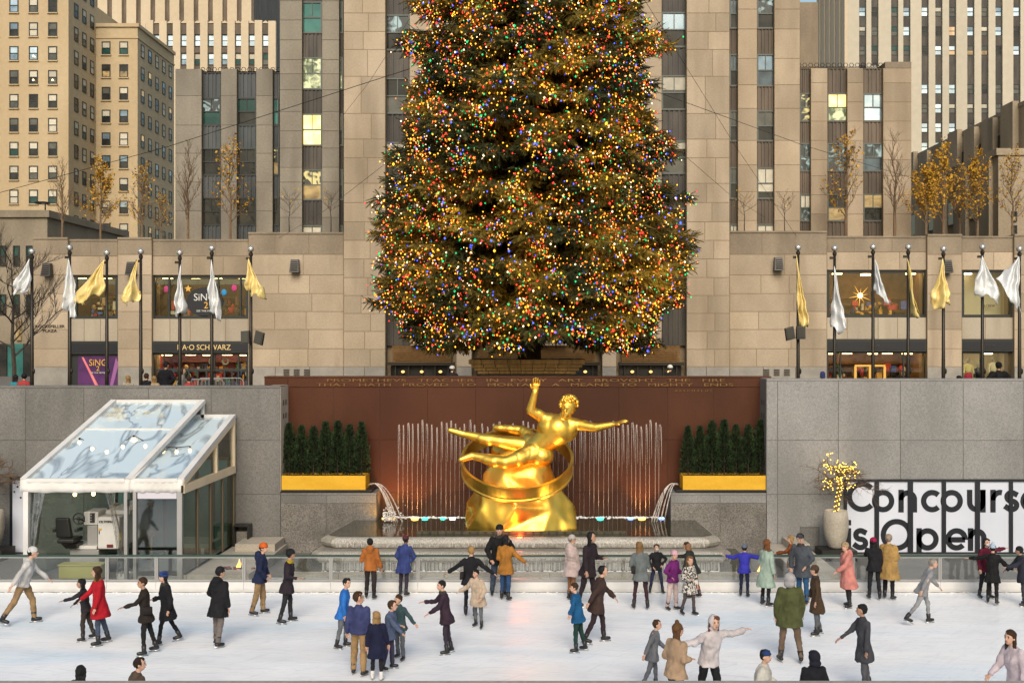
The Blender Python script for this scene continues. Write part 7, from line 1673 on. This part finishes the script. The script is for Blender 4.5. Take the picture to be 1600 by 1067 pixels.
pp(1056, 1125, 978, 130, 'woman in a beige fleece jacket and brown pompom hat cut by the lower edge', ('jacket', (.44, .30, .19), .78, .04), ((.02, .018, .02), .008), ('long', (.16, .07, .03), 'pompom', (.15, .075, .03)), ('bent', 'bent'), (4, -4), (6, 6), (3, 3), 6, 0)
pp(1108, 1112, 959, 25, 'skater in a white hooded sweatshirt and black trousers with arms thrown wide', ('jacket', (.64, .58, .58), .84, .035), ((.016, .016, .018), .012), ('bob', (.14, .05, .03), 'hood', (.62, .56, .56)), ('wide', 'out'), (10, -8), (12, 8), (5, 5), 12, 0)
pp(1189, 1160, 1016, 60, 'skater in a cream coat and navy blue cap rising from the lower edge', ('jacket', (.60, .57, .50), .80, .05), ((.04, .04, .05), .01), ('short', hdk, 'cap', (.02, .05, .16)), ('bent', 'down'), (4, -4), (6, 6), (3, 3), 6, 0)
pp(1271, 1168, 1020, 175, 'person in a black coat and hood, only head and shoulders above the lower edge', ('jacket', (.014, .014, .018), .74, .04), ((.02, .02, .02), .01), ('short', hdk, 'hood', (.018, .018, .03)), ('down', 'down'), (4, -4), (6, 6), (3, 3), 4, 0)
pp(1350, 1080, 945, -85, 'slim skater in a long dark grey coat near the lower edge', ('coat', (.06, .06, .07), .60, .012), ((.10, .10, .11), .004), ('short', hdk, None, None), ('down', 'fwdlow'), (6, -8), (8, 6), (2, 2), 4, 1)
pp(1441, 975, 868, 95, 'pale grey clad skater gliding low past the tan coat', ('jacket', (.30, .30, .31), .78, .01), ((.32, .32, .33), .0), ('short', hgr, None, None), ('fwdlow', 'back'), (28, -26), (24, 18), (3, 3), 22, 0)
pp(126, 1190, 1043, 170, 'dark haired person at the lower edge below the red coat, only the hair in view', ('jacket', (.05, .045, .04), .80, .04), ((.03, .03, .03), .01), ('bob', hdk, None, None), ('down', 'down'), (3, -3), (5, 5), (3, 3), 3, 0)
pp(210, 1180, 1030, 120, 'brown haired person at the lower edge below the slim dark skater', ('jacket', (.10, .07, .05), .80, .04), ((.03, .03, .03), .01), ('short', (.03, .018, .012), None, None), ('down', 'down'), (3, -3), (5, 5), (3, 3), 6, 0)
pp(1591, 1150, 985, -60, 'skater in a pale pink top cut by the lower corner', ('jacket', (.62, .52, .55), .82, .03), ((.05, .05, .06), .008), ('long', hbr, None, None), ('down', 'fwdlow'), (4, -4), (6, 6), (3, 3), 10, 0)
# people up on the plaza, behind the wall
G2 = 'onlookers on the plaza'
pp(257, 0, 0, 165, 'guard in a black uniform jacket and cap standing behind the wall, toy store side', ('jacket', (.012, .012, .018), .86, .05), (NV, .02), ('short', hdk, 'cap', (.012, .012, .016)), ('hip', 'hip'), skin=1, group=G2, plaza=(39.5, 1.86), male=True)
pp(284, 0, 0, 90, 'woman in a pale grey coat just beside the black uniformed guard', ('coat', (.35, .32, .32), .6, .03), (BK, .005), ('long', hbr, None, None), group=G2, plaza=(41, 1.62))
pp(1560, 0, 0, 178, 'large man in black with a dark cap before the mannequin window', ('jacket', (.008, .009, .012), .8, .07), (BK, .02), ('short', hdk, 'beanie', (.01, .01, .015)), ('hip', 'hip'), skin=1, group=G2, plaza=(37.9, 1.86), male=True)
pp(1285, 0, 0, 178, 'person in a blue hooded top at the edge of the clothing store', ('jacket', (.05, .06, .20), .84, .03), (BK, .01), ('short', hdk, 'hood', (.05, .06, .20)), group=G2, plaza=(40, 1.50))
pp(705, 0, 0, 175, 'worker in a white helmet under the tree branches, toy store side', ('jacket', (.02, .02, .022), .84, .03), (BK, .01), ('short', hdk, 'helmet', (.78, .78, .75)), group=G2, plaza=(43, 1.63), male=True)
pp(1047, 0, 0, 175, 'worker in a white helmet under the tree branches, clothing store side', ('jacket', (.022, .02, .02), .84, .03), (BK, .01), ('short', hdk, 'helmet', (.78, .78, .75)), group=G2, plaza=(43, 1.66), male=True)
for k, (px, hh, c, hr, lb_) in enumerate(((24, 1.30, (.04, .30, .36), hdk, 'seated height child in a turquoise top behind the wall near the far left pole'), (36, 1.34, (.45, .06, .06), hdk, 'child in a red top behind the wall near the far left pole'), (200, 1.27, (.6, .5, .36), hbl, 'small blond child peeping over the wall left of the black guard'),
    (228, 1.35, BK, hbr, 'dark child beside the flagpole between toy store bays'), (240, 1.26, (.55, .4, .25), hbl, 'fair haired child peeping over the wall right beside the black guard'), (296, 1.25, (.5, .05, .05), hbr, 'child in red low behind the wall before the toy store doors'), (1402, 1.25, BK, hdk, 'dark haired child low behind the wall before the clothing store doors'), (1498, 1.27, (.2, .18, .18), hdk, 'grey child low behind the wall beside the mannequin window'))):
    pp(px, 0, 0, 170 + 20 * (k % 3), lb_, ('jacket', c, .84, .03), (BK, .01), ('short' if k % 2 else 'bob', hr, None, None), group=G2, plaza=(38.5, hh + .12), child=True)
# crowd barriers on the plaza
def barrier(px, Y, label, w=1.9):
    x = PX(px, Y); b_ = thing('crowd_barrier', label, 'barrier', (x, Y, 3.9), 'steel crowd barriers on the plaza')
    MB().tube([(x - w / 2, Y, 4.05), (x - w / 2, Y, 4.85), (x - w / 2 + .12, Y, 4.98), (x + w / 2 - .12, Y, 4.98), (x + w / 2, Y, 4.85), (x + w / 2, Y, 4.05), (x - w / 2, Y, 4.05)], .022, 6).build('frame', M['steel'], b_)
    for i in range(12): link('bar', cached('bar', lambda: MB().tube([(0, 0, 4.06), (0, 0, 4.97)], .009, 5).mesh('bar', M['steel'])), b_, (x - w / 2 + w * (i + 1) / 13, Y, 0))
    for s_ in (-1, 1): MB().box(x + s_ * w * .38 - .03, x + s_ * w * .38 + .03, Y - .3, Y + .3, 3.9, 4.05).build('foot', M['steel'], b_)
barrier(313, 45, 'steel crowd barrier nearer the black guard'); barrier(345, 46.5, 'steel crowd barrier before the toy store doors'); barrier(1425, 44, 'steel crowd barrier before the wide clothing store')

# ---------------------------------------------------------------- the gilded statue: a plain reclining figure over a hoop and a faceted rock
Ys = 32.9; ps = 53.2
ST = thing('gilded_statue', 'gilded reclining figure with one arm raised above a hoop and faceted golden rock', 'statue', (PX(812, Ys), Ys, ZL))
def S(px, py, dy=0.0): return Vector(P(px, py, Ys + dy))
rk = MB(); rrk = random.Random(5); cxr = PX(812, Ys); prev = None; NL = 8
lv = [(836, 1.76, 1.0), (790, 1.58, .95), (742, 1.18, .76), (704, .86, .55), (684, .50, .34)]
rows_ = []
for py, rx, ry in lv:
    rows_.append([(cxr + .03 + rx * math.cos(a) * rrk.uniform(.88, 1.06), Ys + .25 + ry * 1.1 * math.sin(a) * rrk.uniform(.85, 1.1), PZ(py, Ys) + (rrk.uniform(-.09, .09) if py < 830 else 0)) for a in [2 * math.pi * i / NL + .35 * (len(rows_) % 2) - 1.2 for i in range(NL)]])
vs = [p for r in rows_ for p in r]; fs = [tuple(range(NL - 1, -1, -1))]
for j in range(len(rows_) - 1):
    for i in range(NL):
        a, b, c, d = j * NL + i, j * NL + (i + 1) % NL, (j + 1) * NL + (i + 1) % NL, (j + 1) * NL + i
        fs += [(a, b, c), (a, c, d)] if (i + j) % 2 else [(a, b, d), (b, c, d)]
k = (len(rows_) - 1) * NL; fs.append(tuple(range(k, k + NL)))
for i, p in enumerate(rows_[0]): vs[i] = (p[0], p[1], ZL - .02)
rk.add(vs, fs); ro = rk.build('rock', M['gold'], ST, origin=(0, 0, 0)); ro.location = -ORG[ST.name]; voxel(ro, .05, None, 9)
# hoop
hp_ = MB(); c0 = S(808, 724, .15); Rh, th = 1.60, math.radians(27); n = 72; prof = [(-.02, -.23), (.06, -.23), (.06, -.18), (.025, -.16), (.025, .16), (.06, .18), (.06, .23), (-.02, .23)]
vs = []
for i in range(n):
    a = 2 * math.pi * i / n
    for dr, dh in prof:
        x_, y_ = (Rh + dr) * math.cos(a), (Rh + dr) * math.sin(a); vs.append((c0.x + x_, c0.y + y_ * math.cos(th) - dh * math.sin(th), c0.z + y_ * math.sin(th) + dh * math.cos(th)))
m_ = len(prof); hp_.add(vs, [(i * m_ + j, i * m_ + (j + 1) % m_, ((i + 1) % n) * m_ + (j + 1) % m_, ((i + 1) % n) * m_ + j)[::-1] for i in range(n) for j in range(m_)]); hp_.build('hoop', M['gold'], ST)
# figure
bd, exs = MB(), MB()
_e = bd.ell
bd.ell = lambda c, r, nu=36, nv=24: _e(c, r, nu, nv)
q = 1 / ps
def C(a, ra, b, rb): bd.cap(a, ra * q, b, rb * q, 30)
hd = S(888, 637, -.62); nk = S(881, 655, -.5); shR, shL = S(853, 655, -.45), S(899, 663, -.5); ch = S(872, 671, -.42); wa = S(851, 690, -.35); pv = S(836, 702, -.3)
C(nk, 10, S(884, 648, -.55), 9); C(shR + Vector((.06, 0, -.04)), 13, shL - Vector((.06, 0, .02)), 12); C(ch + Vector((-.24, 0, .05)), 20, ch + Vector((.22, 0, -.02)), 19); C(ch, 25, wa, 20); C(wa, 18, pv, 19)
bd.ell(S(864, 666, -.66), (.24, .10, .17)); bd.ell(S(886, 671, -.68), (.23, .10, .17))
for k in range(3): bd.ell(S(858 - k * 6, 684 + k * 6, -.64 + k * .03), (.10, .07, .07)); bd.ell(S(867 - k * 6, 689 + k * 6, -.64 + k * .03), (.10, .07, .07))
elR, wrR = S(829, 641, -.6), S(836, 613, -.75); C(shR, 9.5, elR, 7.2); C(elR, 7.4, wrR, 4.6); bd.ell(S(841, 646, -.55), (.17, .13, .14))
elL, wrL = S(931, 668, -.75), S(958, 663, -.9); C(shL, 9.5, elL, 7); C(elL, 7.2, wrL, 4.4); bd.ell(S(912, 663, -.6), (.18, .14, .14))
hand(bd, exs, wrR, S(838, 598, -.8) - wrR, 1, 2.9, .35, up=(0, 1, 0)); hand(bd, exs, wrL, S(974, 658, -1.0) - wrL, 1, 2.9, .22, up=(0, -.3, 1))
hipA, hipB = S(834, 698, -.1), S(842, 708, -.42)
knA, anA, toA = S(782, 690, -.3), S(724, 678, -.1), S(703, 672, -.12); C(hipA, 15, knA, 10); C(knA, 10, anA, 5.6); C(S(764, 688, -.25), 9.5, S(752, 685, -.22), 8); C(anA, 6, toA, 4.5)
knB, anB, toB = S(790, 722, -.85), S(738, 712, -.62), S(720, 718, -.72); C(hipB, 16, knB, 10.5); C(knB, 10.5, anB, 5.8); C(S(772, 721, -.8), 9.5, S(760, 718, -.74), 8); C(anB, 6.2, toB, 4.6)
bd.ell(hd + Vector((.0, .0, .04)), (.23, .25, .275)); bd.ell(hd + Vector((-.06, -.11, -.14)), (.15, .15, .17)); bd.cap(hd + Vector((-.08, -.25, .02)), .03, hd + Vector((-.10, -.31, -.07)), .045, 8); bd.ell(hd + Vector((-.05, -.20, .10)), (.16, .06, .04))
bd.cap(hd + Vector((-.13, -.24, -.155)), .03, hd + Vector((-.03, -.26, -.165)), .03, 8); bd.ell(hd + Vector((-.10, -.19, -.24)), (.07, .07, .06)); bd.ell(hd + Vector((.20, .0, -.03)), (.04, .06, .08))
fg = bd.build('figure', M['gold'], ST, origin=(0, 0, 0)); fg.location = -ORG[ST.name]; voxel(fg, .026, exs, 9)
hr = MB(); rh = random.Random(3)
for k in range(150):
    u, v = rh.uniform(0, 6.28), rh.uniform(-.15, 1.0); d = Vector((math.cos(u) * math.sqrt(max(0, 1 - v * v)), math.sin(u) * math.sqrt(max(0, 1 - v * v)), v))
    if d.y < -.35 and d.z < .42: continue
    p = hd + Vector((.02, .02, .08)) + Vector((d.x * .25, d.y * .27, d.z * .27)); hr.ell(p, (rh.uniform(.04, .065),) * 3, 7, 5)
tag(hr.build('hair', M['gold'], ST, True), kind='stuff')
lc_ = MB(); lc_.cap(S(828, 694, -.1), 17.5 * q, S(846, 712, -.45), 18.5 * q, 14); lc_.cap(S(840, 704, -.35), 18 * q, S(812, 716, -.68), 14.5 * q, 14); lc_.cap(S(838, 692, 0), 12 * q, S(815, 672, .35), 8 * q, 10); lc_.cap(S(815, 672, .35), 8 * q, S(775, 668, .5), 6 * q, 10)
lo_ = lc_.build('loincloth', M['gold'], ST, origin=(0, 0, 0)); lo_.location = -ORG[ST.name]; voxel(lo_, .03, None, 2)
bake_pending()
